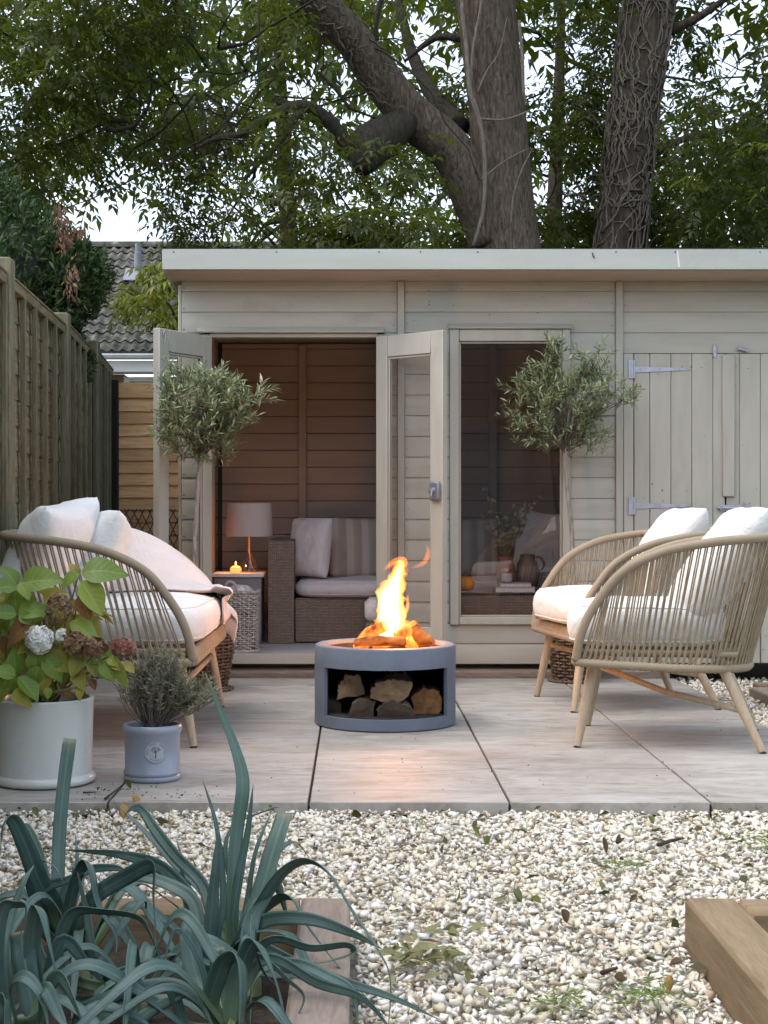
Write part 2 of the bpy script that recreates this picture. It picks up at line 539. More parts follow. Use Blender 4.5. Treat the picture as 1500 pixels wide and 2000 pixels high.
def pebble_shapes(n):
    out = []
    for k in range(n):
        bm = bmesh.new()
        r = np.random.default_rng(100 + k)
        sx, sy, sz = r.uniform(0.8, 1.15), r.uniform(0.55, 0.9), r.uniform(0.36, 0.70)
        for _ in range(8):
            d = r.normal(size=3); d /= np.linalg.norm(d)
            q = d * r.uniform(0.85, 1.15)
            bm.verts.new((q[0] * sx, q[1] * sy, q[2] * sz))
        res = bmesh.ops.convex_hull(bm, input=bm.verts)
        bmesh.ops.delete(bm, geom=[g for g in res["geom_interior"] if isinstance(g, bmesh.types.BMVert)], context='VERTS')
        bmesh.ops.triangulate(bm, faces=bm.faces)
        bm.verts.index_update()
        out.append((np.array([v.co[:] for v in bm.verts]), np.array([[v.index for v in f.verts] for f in bm.faces])))
        bm.free()
    return out
PEB = pebble_shapes(14)

def rot_mats(n, rng, tilt=0.6):
    az = rng.uniform(0, 2 * PI, n); tx = rng.normal(0, tilt, n); ty = rng.normal(0, tilt, n)
    ca, sa, cx, sx, cy, sy = np.cos(az), np.sin(az), np.cos(tx), np.sin(tx), np.cos(ty), np.sin(ty)
    Z = np.zeros((n, 3, 3)); Z[:, 0, 0] = ca; Z[:, 0, 1] = -sa; Z[:, 1, 0] = sa; Z[:, 1, 1] = ca; Z[:, 2, 2] = 1
    Xm = np.zeros((n, 3, 3)); Xm[:, 0, 0] = 1; Xm[:, 1, 1] = cx; Xm[:, 1, 2] = -sx; Xm[:, 2, 1] = sx; Xm[:, 2, 2] = cx
    Ym = np.zeros((n, 3, 3)); Ym[:, 1, 1] = 1; Ym[:, 0, 0] = cy; Ym[:, 0, 2] = sy; Ym[:, 2, 0] = -sy; Ym[:, 2, 2] = cy
    return Z @ Xm @ Ym

def scatter(pos, size, shapes, rng, tilt=0.6):
    Vs, Fs, b = [], [], 0
    pick = rng.integers(0, len(shapes), len(pos))
    R = rot_mats(len(pos), rng, tilt)
    for k, (sv, sf) in enumerate(shapes):
        ii = np.nonzero(pick == k)[0]
        if not len(ii): continue
        q = np.einsum('nij,vj->nvi', R[ii], sv) * size[ii][:, None, None] + pos[ii][:, None, :]
        nv = len(sv)
        Vs.append(q.reshape(-1, 3))
        Fs.append((sf[None] + (np.arange(len(ii)) * nv)[:, None, None] + b).reshape(-1, 3))
        b += len(ii) * nv
    return np.concatenate(Vs), np.concatenate(Fs)

def gravel_material():
    t = NT("limestone_chips")
    c = t.ramp(t.island(), [(0.0, (0.75, 0.70, 0.58)), (0.22, (0.84, 0.82, 0.76)), (0.45, (0.74, 0.66, 0.48)), (0.62, (0.86, 0.85, 0.81)),
                            (0.74, (0.56, 0.48, 0.34)), (0.86, (0.70, 0.66, 0.56)), (0.96, (0.46, 0.33, 0.22)), (1.0, (0.52, 0.48, 0.42))], 'CONSTANT')
    n = t.noise(t.coord("Object"), 70, 5, 0.7)
    c = t.mix(t.math('MULTIPLY', n, 0.40), c, (0.62, 0.56, 0.45))
    n2 = t.ramp(t.noise(t.coord("Object"), 2.2, 4), [(0.4, (0, 0, 0)), (0.75, (1, 1, 1))])
    c = t.mix(t.math('MULTIPLY', n2, 0.22), c, (0.5, 0.44, 0.31))
    return t.pbr(c, 0.75, t.bump(n, 0.35, 0.004), 0.0, 0.3)
m_gravel = gravel_material()
rg = np.random.default_rng(3)
def gravel_positions(n, x0, x1, y0, y1):
    p = np.stack([rg.uniform(x0, x1, n), rg.uniform(y0, y1, n), rg.uniform(-0.046, -0.024, n)], 1)
    return p
gp = gravel_positions(54000, -1.33, 2.25, 2.25, 4.50)
gs = rg.gamma(9.0, 0.00122, len(gp)).clip(0.006, 0.021)
inbed = ((gp[:, 0] < 0.0) & (gp[:, 0] > -1.05) & (gp[:, 1] < 3.135)) | ((gp[:, 0] > 0.67) & (gp[:, 1] < 3.13))
nearedge = gp[:, 1] > 4.485
keep = ~inbed & ~(nearedge & (gs > 0.014))
gp, gs = gp[keep], gs[keep]
gp2 = gravel_positions(7000, 1.67, 2.6, 4.5, 8.1); gs2 = rg.uniform(0.011, 0.019, len(gp2))
k2 = ~((gp2[:, 0] < 1.69) & (gs2 > 0.014))
GV, GF = scatter(np.concatenate([gp, gp2[k2]]), np.concatenate([gs, gs2[k2]]), PEB, rg)
tag(mobj("gravel", np_mesh("gravel", GV, GF, m_gravel)), "pale cream limestone chippings covering the ground before the patio", kind="stuff")

# ------------------------------------------------------------------ the shed
SY = 7.95                                   # front of the cladding
shed = empty("garden_shed", (0.6, 8.8, 0.0), label="sage painted timber summerhouse with pent roof, open glazed doors and boarded store doors", cat="shed")
ROW0, RH = 0.0646, 0.109
front = MB()      # studs and sheathing behind the boards
def fb(x0, x1, z0, z1): front.box(x0, x1, SY + 0.016, SY + 0.05, z0, z1)
XL, XR = -0.914, 3.30
fb(XL, -0.765, ROW0, 2.08); fb(-0.765, 0.119, 1.80, 2.08); fb(0.119, 0.53, ROW0, 2.08)
fb(0.53, 1.10, ROW0, 0.29); fb(0.53, 1.10, 1.80, 2.08); fb(1.10, XR, ROW0, 2.08)
front_wall = front.build("front_wall", m_gapdark, shed, smooth=False)
def board(x0, x1, k, ztop=None, parent=None, y=SY, mat=None, name="cladding_board"):
    z0 = ROW0 + RH * k + 0.0006; z1 = ROW0 + RH * (k + 1) - 0.0006
    if ztop: z1 = min(z1, ztop)
    if z1 - z0 < 0.01: return
    b = MB()
    if z1 - z0 > 0.06:
        prof = [(y + 0.015, z0), (y + 0.001, z0), (y, z0 + 0.002), (y, z1 - 0.020), (y + 0.002, z1 - 0.015), (y + 0.005, z1 - 0.005), (y + 0.006, z1), (y + 0.015, z1)]
    else:
        prof = [(y + 0.015, z0), (y, z0), (y, z1), (y + 0.015, z1)]
    b.prism(prof, x0, x1)
    b.build(name, mat or m_paint, parent or front_wall, angle=25, fix=True)
ZT = 2.079
for k in range(19):
    z0 = ROW0 + RH * k
    if z0 > ZT - 0.01: break
    if k >= 16:
        for (a, b_) in ((XL, 0.219), (0.261, 1.367), (1.409, XR)): board(a, b_, k, ZT)
    else:
        board(XL, -0.797, k); board(0.153, 0.219, k)
        if k < 2: board(0.261, 1.367, k)
        else: board(0.261, 0.494, k); board(1.131, 1.367, k)
        if k >= 15: board(1.409, XR, k)
        else: board(2.47, XR, k)
# upright cover strips and trims
def strip(name, x0, x1, z0, z1, proud=0.018, mat=None, y1=SY + 0.014):
    b = MB(); b.box(x0, x1, SY - proud, y1, z0, z1, 0.003)
    return b.build(name, mat or m_paint_v, shed)
strip("cover_strip", 0.221, 0.259, ROW0 - 0.001, ZT); strip("cover_strip", 1.369, 1.407, ROW0 - 0.001, ZT)
strip("door_post", -0.795, -0.765, 0.12, 1.80, 0.012, y1=SY + 0.055); strip("door_post", 0.119, 0.151, 0.12, 1.80, 0.012, y1=SY + 0.055)
strip("door_lintel", -0.7645, 0.1185, 1.784, 1.806, 0.010, m_paint, y1=SY + 0.055)
b = MB(); b.prism([(SY - 0.003, 1.808), (SY - 0.034, 1.806), (SY - 0.036, 1.813), (SY - 0.003, 1.838)], -0.83, 0.150); b.build("drip_trim", m_paint, shed, angle=25, fix=True)
b = MB(); b.prism([(SY - 0.003, 1.829), (SY - 0.034, 1.827), (SY - 0.036, 1.834), (SY - 0.003, 1.856)], 0.488, 1.137); b.build("drip_trim", m_paint, shed, angle=25, fix=True)
strip("door_sill", -0.80, 0.155, 0.0655, 0.118, 0.016, m_paint, y1=SY + 0.06)
strip("door_jamb", 1.411, 1.464, 0.066, 1.6985, 0.004)
strip("door_jamb", 2.432, 2.468, 0.066, 1.6985, 0.004)
for i, z in enumerate([0.3 + 0.109 * i for i in range(0, 17)]):
    s_ = MB()
    for x in (XL + 0.012,):
        s_.tube([(x, SY + 0.001, z), (x, SY - 0.0015, z)], 0.004, 6)
    s_.build("nail", m_screw, front_wall)
# corner post
strip("corner_post", XL - 0.018, XL - 0.001, ROW0, 2.06, 0.0)

# window
wf = MB()
wf.box(0.496, 0.545, SY - 0.022, SY + 0.05, 0.272, 1.827, 0.004)
wf.box(1.088, 1.129, SY - 0.022, SY + 0.05, 0.272, 1.827, 0.004)
wf.box(0.546, 1.087, SY - 0.020, SY + 0.05, 1.762, 1.826, 0.004)
wf.box(0.546, 1.087, SY - 0.020, SY + 0.05, 0.273, 0.3125, 0.004)
window = wf.build("window", m_paint_v, shed)
b = MB(); b.box(0.546, 1.087, SY + 0.012, SY + 0.016, 0.3130, 1.7615); b.build("pane", m_glass_s, window, smooth=False)
b = MB()
for (x0, x1, z0, z1) in ((0.5455, 0.556, 0.313, 1.761), (1.077, 1.0875, 0.313, 1.761), (0.5565, 1.0765, 0.313, 0.323), (0.5565, 1.0765, 1.751, 1.761)):
    b.box(x0, x1, SY - 0.004, SY + 0.011, z0, z1, 0.002)
b.build("glazing_bead", m_paint_v, window)

# inner room
FL = 0.115
BY = 9.74
b = MB(); b.box(XL + 0.055, 1.30, SY + 0.0605, BY + 0.03, FL - 0.04, FL); room_floor = b.build("shed_floor", m_floorboard, shed, smooth=False)
b = MB(); b.box(XL, XR, BY + 0.02, BY + 0.06, ROW0, 1.96); back_wall = b.build("back_wall", m_gapdark, shed, smooth=False)
for k in range(18):
    z0 = ROW0 + RH * k + 0.0015; z1 = min(z0 + RH - 0.003, 1.95)
    c_ = MB(); c_.prism([(BY + 0.018, z0), (BY + 0.003, z0), (BY, z0 + 0.003), (BY, z1 - 0.004), (BY + 0.005, z1), (BY + 0.018, z1)], XL + 0.056, 1.30)
    c_.build("lining_board", m_lining, back_wall, angle=25, fix=True)
for x in (-0.365, 0.24, 0.86):
    b = MB(); b.box(x, x + 0.05, BY - 0.045, BY - 0.001, FL, 1.94, 0.003); b.build("stud", m_lining, back_wall)
for nm, xa, xb in (("side_wall", XL, XL + 0.015), ("partition_wall", 1.315, 1.345)):
    b = MB(); b.box(xa, xb, SY + 0.051, BY + 0.018, ROW0, 1.97); sw = b.build(nm, m_gapdark, shed, smooth=False)
    xf = xb + 0.002 if nm == "side_wall" else xa - 0.014
    for k in range(18):
        z0 = ROW0 + RH * k + 0.002; z1 = min(z0 + RH - 0.004, 1.95)
        c_ = MB(); c_.box(xf, xf + 0.012, SY + 0.056, BY - 0.002, z0, z1, 0.003); c_.build("lining_board", m_lining, sw)
    for y in (8.35, 9.0):
        x0 = XL + 0.030 if nm == "side_wall" else 1.255
        b = MB(); b.box(x0, x0 + 0.045, y, y + 0.05, FL + 0.001, 1.95, 0.003); b.build("stud", m_lining, sw)
b = MB(); b.box(XL - 0.016, XL - 0.001, SY + 0.02, BY + 0.06, ROW0, 2.0); b.build("side_cladding", m_paint, shed, smooth=False)
b = MB(); b.box(XR, XR + 0.015, SY + 0.002, BY + 0.06, ROW0, 2.0); b.build("side_cladding", m_paint, shed, smooth=False)
# roof
roof = MB()
roof.prism([(7.672, 2.100), (9.98, 1.975), (9.98, 2.03), (7.672, 2.185)], -0.96, 3.45)
roof_o = roof.build("roof", m_lining, shed, smooth=False, fix=True)
b = MB(); b.prism([(7.660, 2.1965), (9.99, 2.045), (9.99, 2.050), (7.660, 2.2025)], -0.985, 3.47); b.build("roof_felt", m_felt, roof_o, smooth=False, fix=True)
b = MB(); b.box(-0.978, 3.46, 7.650, 7.670, 2.094, 2.195, 0.002); b.build("fascia", m_fascia, roof_o)
b = MB(); b.prism([(7.672, 2.092), (9.98, 1.965), (9.98, 2.04), (7.672, 2.194)], -0.977, -0.961); b.build("barge_board", m_fascia, roof_o, smooth=False, fix=True)
b = MB(); b.prism([(7.6725, 2.0905), (SY + 0.015, 2.0795), (SY + 0.015, 2.083), (7.6725, 2.0985)], -0.96, 3.45); b.build("soffit", m_lining, roof_o, smooth=False, fix=True)
for x in (-0.92, -0.40, 0.12, 0.33, 0.62, 1.32, 1.62, 2.05):
    s_ = MB(); s_.tube([(x, 7.651, 2.182), (x, 7.6485, 2.182)], 0.0045, 6); s_.build("nail", m_screw, roof_o)
# lichen streaks on the fascia
m_streak = mottled("white_streak", [(0.3, (0.6, 0.6, 0.56)), (0.7, (0.7, 0.7, 0.66))], 20)
b = MB(); b.tube([(1.632, 7.6492, 2.187), (1.636, 7.6492, 2.15), (1.641, 7.6492, 2.105)], [0.003, 0.0045, 0.005], 5, flat=0.2); b.build("dropping_streak", m_streak, roof_o)
b = MB(); b.tube([(1.200, 7.648, 2.178), (1.204, 7.647, 2.162), (1.212, 7.647, 2.150)], [0.003, 0.004, 0.002], 5); b.build("twig", m_screw, roof_o)

# base timbers under the shed
b = MB(); b.box(XL - 0.01, 1.64, SY + 0.03, SY + 0.10, -0.02, 0.040, 0.006); b.build("base_timber", m_bearer, shed)
for (x0, x1) in ((-0.93, 0.40), (0.405, 1.25), (1.255, 1.64)):
    b = MB(); b.box(x0, x1, 7.868, SY + 0.028, -0.055, 0.036 + random.uniform(-0.006, 0.004), 0.008)
    b.build("base_timber", m_bearer, shed)

# glazed leaves
def leaf_door(hinge, ang, side, lock):
    """built along +x from the hinge, y is the thickness"""
    W, T, z0, z1 = 0.445, 0.040, 0.128, 1.782
    e = empty("glazed_door", (hinge[0], hinge[1], 0), ang, parent=None)
    WMl = Matrix.Translation((hinge[0], hinge[1], 0)) @ Matrix.Rotation(ang, 4, 'Z')
    bpy.data.objects.remove(e)
    fr = MB()
    st = 0.078
    fr.box(0.002, st, -T / 2, T / 2, z0, z1, 0.003, WMl)
    fr.box(W - st, W, -T / 2, T / 2, z0, z1, 0.003, WMl)
    fr.box(st + 0.0006, W - st - 0.0006, -T / 2 + 0.001, T / 2 - 0.001, z1 - 0.112, z1 - 0.0005, 0.003, WMl)
    fr.box(st + 0.0006, W - st - 0.0006, -T / 2 + 0.001, T / 2 - 0.001, z0 + 0.0005, z0 + 0.150, 0.003, WMl)
    door = fr.build("glazed_door", m_paint_v, shed)
    p = MB(); p.box(st, W - st, -0.002, 0.002, z0 + 0.150, z1 - 0.112, 0, WMl); p.build("pane", m_glass, door, smooth=False)
    bd = MB()
    for s in (-1, 1):
        y0, y1 = (0.0025 * s, 0.011 * s)
        bd.box(st + 0.001, st + 0.010, min(y0, y1), max(y0, y1), z0 + 0.151, z1 - 0.113, 0.002, WMl)
        bd.box(W - st - 0.010, W - st - 0.001, min(y0, y1), max(y0, y1), z0 + 0.151, z1 - 0.113, 0.002, WMl)
        bd.box(st + 0.011, W - st - 0.011, min(y0, y1), max(y0, y1), z1 - 0.124, z1 - 0.113, 0.002, WMl)
    bd.build("glazing_bead", m_paint_v, door)
    if lock:
        zc = 0.970; s = side
        l = MB(); xc = W - 0.040
        l.box(xc - 0.031, xc + 0.031, *(sorted((s * (T / 2), s * (T / 2 + 0.024)))), zc - 0.046, zc + 0.046, 0.006, WMl)
        l.box(xc - 0.040, xc - 0.0315, *(sorted((s * (T / 2 + 0.004), s * (T / 2 + 0.018)))), zc - 0.014, zc + 0.014, 0.002, WMl)
        lk = l.build("rim_lock", m_lock, door)
        kn = MB()
        kn.tube([WMl @ Vector((xc - 0.002, s * (T / 2 + 0.0245), zc + 0.006)), WMl @ Vector((xc - 0.002, s * (T / 2 + 0.037), zc + 0.006))], [0.0125, 0.0105], 14)
        kn.tube([WMl @ Vector((xc - 0.002, s * (T / 2 + 0.034), zc + 0.004)), WMl @ Vector((xc - 0.003, s * (T / 2 + 0.040), zc - 0.026))], [0.004, 0.003], 8)
        kn.build("key_knob", m_galv, lk)
    else:
        # small eye hook hanging from the free edge
        h = MB(); s = side; xc = W - 0.035
        h.tube([WMl @ Vector((xc + 0.008 * math.sin(a), s * (T / 2 + 0.006), 1.752 + 0.018 * math.cos(a))) for a in np.linspace(0, 2 * PI, 14)], 0.0022, 6)
        h.tube([WMl @ Vector((xc, s * (T / 2 + 0.006), 1.734)), WMl @ Vector((xc + 0.004, s * (T / 2 + 0.008), 1.705))], 0.0022, 6)
        h.build("hook", m_galv, door)
    return door, WMl
R_door, R_WM = leaf_door((0.119, SY - 0.040), math.atan2(-0.30, 0.34), -1, True)
L_door, L_WM = leaf_door((-0.765, SY - 0.040), math.atan2(-0.37, -0.22), 1, False)

# boarded store doors
BX = [1.4665, 1.549, 1.660, 1.770, 1.881, 1.945]
BX2 = [1.951, 2.020, 2.131, 2.242, 2.353, 2.430]
for n, bx in enumerate((BX, BX2)):
    b = MB(); b.box(bx[0] + 0.002, bx[-1] - 0.002, SY + 0.0045, SY + 0.015, 0.072, 1.694)
    sd = b.build("store_door", m_gapdark, shed, smooth=False)
    for a, c_ in zip(bx[:-1], bx[1:]):
        q = MB(); q.box(a + 0.0012, c_ - 0.0012, SY - 0.008, SY + 0.004, 0.070, 1.697, 0.0035); q.build("door_board", m_paint_v, sd)
    if n == 0:
        for z, tip in ((1.615, 0.292), (0.898, 0.300)):
            h = MB(); yy = SY - 0.0125
            h.box(1.436, 1.463, yy - 0.001, yy + 0.005, z - 0.048, z + 0.048, 0.001)
            h.tube([(1.4655, yy - 0.002, z - 0.046), (1.4655, yy - 0.002, z + 0.046)], 0.0042, 8)
            vs = [(1.470, z - 0.017), (1.470, z + 0.015), (1.470 + tip * 0.9, z + 0.006), (1.470 + tip, z), (1.470 + tip * 0.9, z - 0.006)]
            V = [(x, yy, zz) for x, zz in vs] + [(x, yy + 0.0035, zz) for x, zz in vs]
            h.add(V, [(0, 1, 2, 3, 4), (9, 8, 7, 6, 5)] + [(i, 5 + i, 5 + (i + 1) % 5, (i + 1) % 5) for i in range(5)])
            hh = h.build("strap_hinge", m_galv, sd, fix=True)
            sc_ = MB()
            for (x, zz) in ((1.449, z + 0.034), (1.449, z - 0.034), (1.50, z), (1.60, z + 0.001), (1.70, z)):
                sc_.lathe([(0.0, 0.0025), (0.0035, 0.002), (0.005, 0.0)], 8)
                for i in range(len(sc_.v) - 24, len(sc_.v)):
                    vx, vy, vz = sc_.v[i]; sc_.v[i] = (x + vx, yy - 0.001 - vz, zz + vy)
            sc_.build("screw", m_galv, hh)
    else:
        q = MB(); q.box(1.928, 1.992, SY - 0.024, SY - 0.0085, 0.946, 1.692, 0.003); q.build("closing_strip", m_paint_v, sd)
        bo = MB(); yy = SY - 0.020
        bo.box(1.905, 1.995, SY - 0.0135, SY - 0.0090, 0.872, 0.902, 0.001)
        bo.box(2.005, 2.070, SY - 0.0135, SY - 0.0090, 0.872, 0.902, 0.001)
        bo.tube([(1.900, yy, 0.887), (2.060, yy, 0.887)], 0.0075, 10)
        bo.tube([(2.035, yy, 0.887), (2.037, yy - 0.012, 0.887), (2.040, yy - 0.014, 0.912)], 0.006, 8)
        for x in (1.918, 1.980, 2.015):
            bo.box(x - 0.006, x + 0.006, SY - 0.030, SY - 0.0140, 0.876, 0.899, 0.002)
        bo.build("door_bolt", m_galv, sd)
t_ = MB(); t_.box(1.881, 1.898, SY - 0.0130, SY - 0.0085, 1.676, 1.745, 0.002); t_.tube([(1.8895, SY - 0.012, 1.712), (1.8895, SY - 0.019, 1.712)], 0.005, 8); t_.build("turn_button", m_galv, shed)
t_ = MB(); t_.tube([(2.010, SY - 0.012, 1.725), (2.060, SY - 0.012, 1.712)], 0.008, 10); t_.tube([(2.010, SY - 0.012, 1.725), (2.020, SY - 0.012, 1.7225)], 0.012, 10); t_.tube([(2.050, SY - 0.012, 1.7145), (2.062, SY - 0.012, 1.7115)], 0.012, 10); t_.build("turn_button", m_galv, shed)

# nail heads, dents and little drips in the paint
nl = MB(); rn_ = np.random.default_rng(23)
def dot(x, z, y, r):
    nl.tube([(x, y + 0.001, z), (x, y - 0.0012, z)], r, 6)
for k in range(19):
    zc = ROW0 + RH * (k + 0.42)
    if zc > 2.05: break
    xs = [0.205, 0.275, 1.352, 1.424] if k >= 16 else [0.205, 0.275, 1.352]
    for x in xs: dot(x + rn_.normal(0, .004), zc + rn_.normal(0, .006), SY, 0.0026)
for a in BX[:-1] + BX2[:-1]:
    for z in (0.20, 0.90, 1.60): dot(a + 0.05 + rn_.normal(0, .012), z + rn_.normal(0, .02), SY - 0.008, 0.0028)
for _ in range(38): dot(rn_.uniform(1.48, 2.42), rn_.uniform(0.1, 1.68), SY - 0.008, rn_.uniform(.0018, .0045))
for _ in range(16): dot(rn_.uniform(-0.7, 1.3), rn_.uniform(1.87, 2.05), SY, rn_.uniform(.0015, .0035))
tag(nl.build("nail_heads", m_screw, shed), kind="stuff")

# ------------------------------------------------------------------ the old fence on the left
m_oldwood_z = wood_mat("old_fence_upright", (0.075, 0.072, 0.04), (0.155, 0.145, 0.09), (0.245, 0.228, 0.16), 'Z', 0.9, 12, 0.5)
m_oldwood_y = wood_mat("old_fence_board", (0.095, 0.085, 0.045), (0.20, 0.178, 0.105), (0.33, 0.30, 0.20), 'Y', 0.92, 12, 0.6, 0.4, (0.04, 0.03, 0.02))
m_newwood = wood_mat("larch_board", (0.55, 0.26, 0.105), (0.74, 0.43, 0.20), (0.80, 0.57, 0.34), 'X', 0.75, 12, 0.25, 0.35, (0.09, 0.04, 0.02))
m_blackpost = wood_mat("dark_post", (0.012, 0.010, 0.009), (0.022, 0.019, 0.016), (0.04, 0.035, 0.03), 'Z', 0.9)
m_wire = mottled("rusty_wire", [(0.3, (0.04, 0.03, 0.025)), (0.7, (0.08, 0.06, 0.05))], 30, rough=0.7)

fence = empty("panel_fence", (-1.62, 7.5, 0), label="weathered grey green waney-lap panel fence with upright battens and square posts", cat="fence")
FP = [(-1.285, 1.24), (-1.372, 3.07), (-1.465, 4.90), (-1.580, 6.76), (-1.680, 8.63), (-1.822, 10.46), (-1.965, 12.10)]
FT = [2.0, 2.0, 2.0, 2.0, 2.0, 2.05, 2.0]
for i, ((x, y), h) in enumerate(zip(FP[:6], FT)):
    b = MB(); b.box(x - 0.055, x + 0.048, y - 0.05, y + 0.05, -0.12, h, 0.008); b.build("fence_post", m_oldwood_z, fence)
PT = [1.92, 1.92, 1.92, 1.925, 1.95, 1.99]
for i in range(6):
    (xa, ya), (xb, yb) = FP[i], FP[i + 1]
    L = math.hypot(xb - xa, yb - ya); ang = math.atan2(yb - ya, xb - xa)
    M_ = Matrix.Translation((xa, ya, 0)) @ Matrix.Rotation(ang, 4, 'Z')
    s0, s1 = 0.056, L - 0.056          # along the panel; local y>0 is away from the garden
    top = PT[i]
    fr = MB()
    fr.box(s0, s1, -0.030, 0.022, top - 0.045, top, 0.003, M_)
    fr.box(s0, s1, -0.034, 0.030, top + 0.001, top + 0.014, 0.003, M_)
    pn = fr.build("fence_panel", m_oldwood_y, fence)
    q = MB(); q.box(s0, s1, -0.026, 0.020, 0.02, 0.065, 0.003, M_); q.build("bottom_rail", m_oldwood_y, pn)
    nb = 15; z = 0.066
    for k in range(nb):
        zz0 = 0.066 + (top - 0.115) / nb * k
        zz1 = zz0 + (top - 0.115) / nb + 0.035
        n = 14
        rows_f, rows_b = [], []
        ph = random.uniform(0, 9)
        lo = [zz0 + 0.012 * mnoise.noise((j * 0.55 + ph, k * 3.1, i)) for j in range(n + 1)]
        tilt = 0.010
        for j in range(n + 1):
            s_ = s0 + 0.001 + (s1 - s0 - 0.002) * j / n
            rows_f.append((s_, lo[j]))
        v, f = [], []
        for (s_, zl) in rows_f:
            v += [M_ @ Vector((s_, -0.001, zl)), M_ @ Vector((s_, 0.007, zz1)), M_ @ Vector((s_, 0.011, zz1)), M_ @ Vector((s_, 0.003, zl))]
        for j in range(n):
            a = 4 * j; c_ = 4 * (j + 1)
            for q in range(4):
                f.append((a + q, a + (q + 1) % 4, c_ + (q + 1) % 4, c_ + q))
        f += [(0, 3, 2, 1), (4 * n, 4 * n + 1, 4 * n + 2, 4 * n + 3)]
        q = MB(); q.add(v, f); q.build("fence_board", m_oldwood_y, pn, angle=30, fix=True)
    for fr_ in (0.015, 0.21, 0.405, 0.60, 0.795, 0.985):
        s_ = s0 + (s1 - s0) * fr_
        q = MB(); q.box(s_ - 0.018, s_ + 0.018, -0.036, -0.012, 0.068, top - 0.047, 0.003, M_); q.build("batten", m_oldwood_z, pn)
        
# ------------------------------------------------------------------ the new boarded fence at the end of the passage
bf = empty("boarded_fence", (-1.4, 12.05, 0), label="orange brown larch boarded fence closing the passage beside the shed", cat="fence")
b = MB(); b.box(-1.978, -1.885, 11.98, 12.08, -0.12, 1.915, 0.004); b.build("fence_post", m_blackpost, bf)
z = 0.0
k = 0
while z < 1.75:
    h = 0.098
    n = 16
    v, f = [], []
    for j in range(n + 1):
        x = -1.883 + 1.75 * j / n
        zl = z + 0.007 * mnoise.noise((j * 0.6, k * 2.7, 4.0)); zh = z + h + 0.018
        v += [Vector((x, 12.024, zl)), Vector((x, 12.040, zh)), Vector((x, 12.046, zh)), Vector((x, 12.042, zl))]
    for j in range(n):
        a = 4 * j; c_ = 4 * (j + 1)
        for q in range(4):
            f.append((a + q, a + (q + 1) % 4, c_ + (q + 1) % 4, c_ + q))
    f += [(0, 3, 2, 1), (4 * n, 4 * n + 1, 4 * n + 2, 4 * n + 3)]
    q = MB(); q.add(v, f); q.build("fence_board", m_newwood, bf, angle=30, fix=True)
    z += h; k += 1
b = MB(); b.box(-1.884, -0.13, 12.010, 12.022, 1.772, 1.893, 0.004); b.build("top_rail", m_newwood, bf)
w = MB()
for sgn in (-1, 1):
    for i in range(-10, 34):
        x0 = -1.88 + i * 0.062
        pts = []
        for j in range(8):
            zz = 0.30 + j * 0.0843
            xx = x0 + sgn * (j - 3.5) * 0.040
            if -1.87 < xx < -0.2: pts.append((xx + 0.004 * math.sin(j * 2 + i), 12.000 - 0.003 * sgn, zz))
        if len(pts) > 1: w.tube(pts, 0.0035, 4)
tag(w.build("wire_netting", m_wire, bf), kind="stuff")

# ------------------------------------------------------------------ neighbour's house
m_tile = mottled("concrete_roof_tile", [(0.28, (0.018, 0.019, 0.014)), (0.45, (0.05, 0.05, 0.038)), (0.58, (0.095, 0.094, 0.076)), (0.72, (0.22, 0.22, 0.195))], 7, rough=0.9, bump=0.5, bscale=40, bdist=0.01, objvar=0.4)
m_white = mottled("white_upvc", [(0.3, (0.70, 0.72, 0.74)), (0.7, (0.80, 0.81, 0.82))], 3, rough=0.4, bump=0.03)
m_hbrick = mottled("house_render", [(0.3, (0.25, 0.14, 0.10)), (0.7, (0.36, 0.22, 0.16))], 5, rough=0.9)
m_lead = mottled("lead_grey", [(0.3, (0.17, 0.18, 0.21)), (0.7, (0.24, 0.25, 0.29))], 6, rough=0.55)
m_winglass = NT("house_window_glass").pbr((0.10, 0.14, 0.18), 0.05, None, 0.0, 1.0)
HY = 22.0; HS = HY / FPX
house = empty("neighbour_house", (-4.0, 25.0, 0), label="neighbouring house with mossy concrete tiled roof, white gutter and small window beyond the fences", cat="house")
b = MB(); b.box(-8.5, -3.42, HY + 0.35, HY + 8, -0.1, 2.90); b.box(-2.58, 0.4, HY + 0.35, HY + 8, -0.1, 2.85); b.box(-3.42, -2.58, HY + 0.45, HY + 8, -0.1, 2.85); b.box(-3.42, -2.58, HY + 0.35, HY + 0.449, -0.1, 1.6)
wall = b.build("wall", m_hbrick, house, smooth=False)
wn_ = MB()
X0, X1 = -3.42, -2.58
wn_.box(X0, X0 + 0.1, HY + 0.30, HY + 0.40, 1.6, 2.86, 0.01); wn_.box(X1 - 0.1, X1, HY + 0.30, HY + 0.40, 1.6, 2.86, 0.01)
wn_.box(X0 + 0.101, X1 - 0.101, HY + 0.30, HY + 0.40, 2.79, 2.86, 0.01); wn_.box(X0 + 0.101, X1 - 0.101, HY + 0.30, HY + 0.40, 1.6, 1.7, 0.01)
win = wn_.build("window_frame", m_white, house)
b = MB(); b.box(X0 + 0.1, X1 - 0.1, HY + 0.36, HY + 0.37, 1.7, 2.79); b.build("pane", m_winglass, win, smooth=False)
b = MB(); b.box(-8.8, 0.7, HY - 0.02, HY + 0.345, 2.90, 3.07, 0.01); b.build("fascia", m_white, house)
gt = MB()
rows = []
for x in (-8.8, 0.7):
    rows.append([Vector((x, HY - 0.08 + 0.065 * math.cos(a), 3.15 + 0.075 * math.sin(a))) for a in np.linspace(PI, 2 * PI, 9)])
gt.grid(rows); gt.grid([[v + Vector((0, 0.0, 0.004)) for v in r] for r in rows])
gt.box(-8.8, 0.7, HY - 0.150, HY - 0.140, 3.135, 3.16)
gut = gt.build("gutter", m_white, house)
PITCH = math.radians(34)
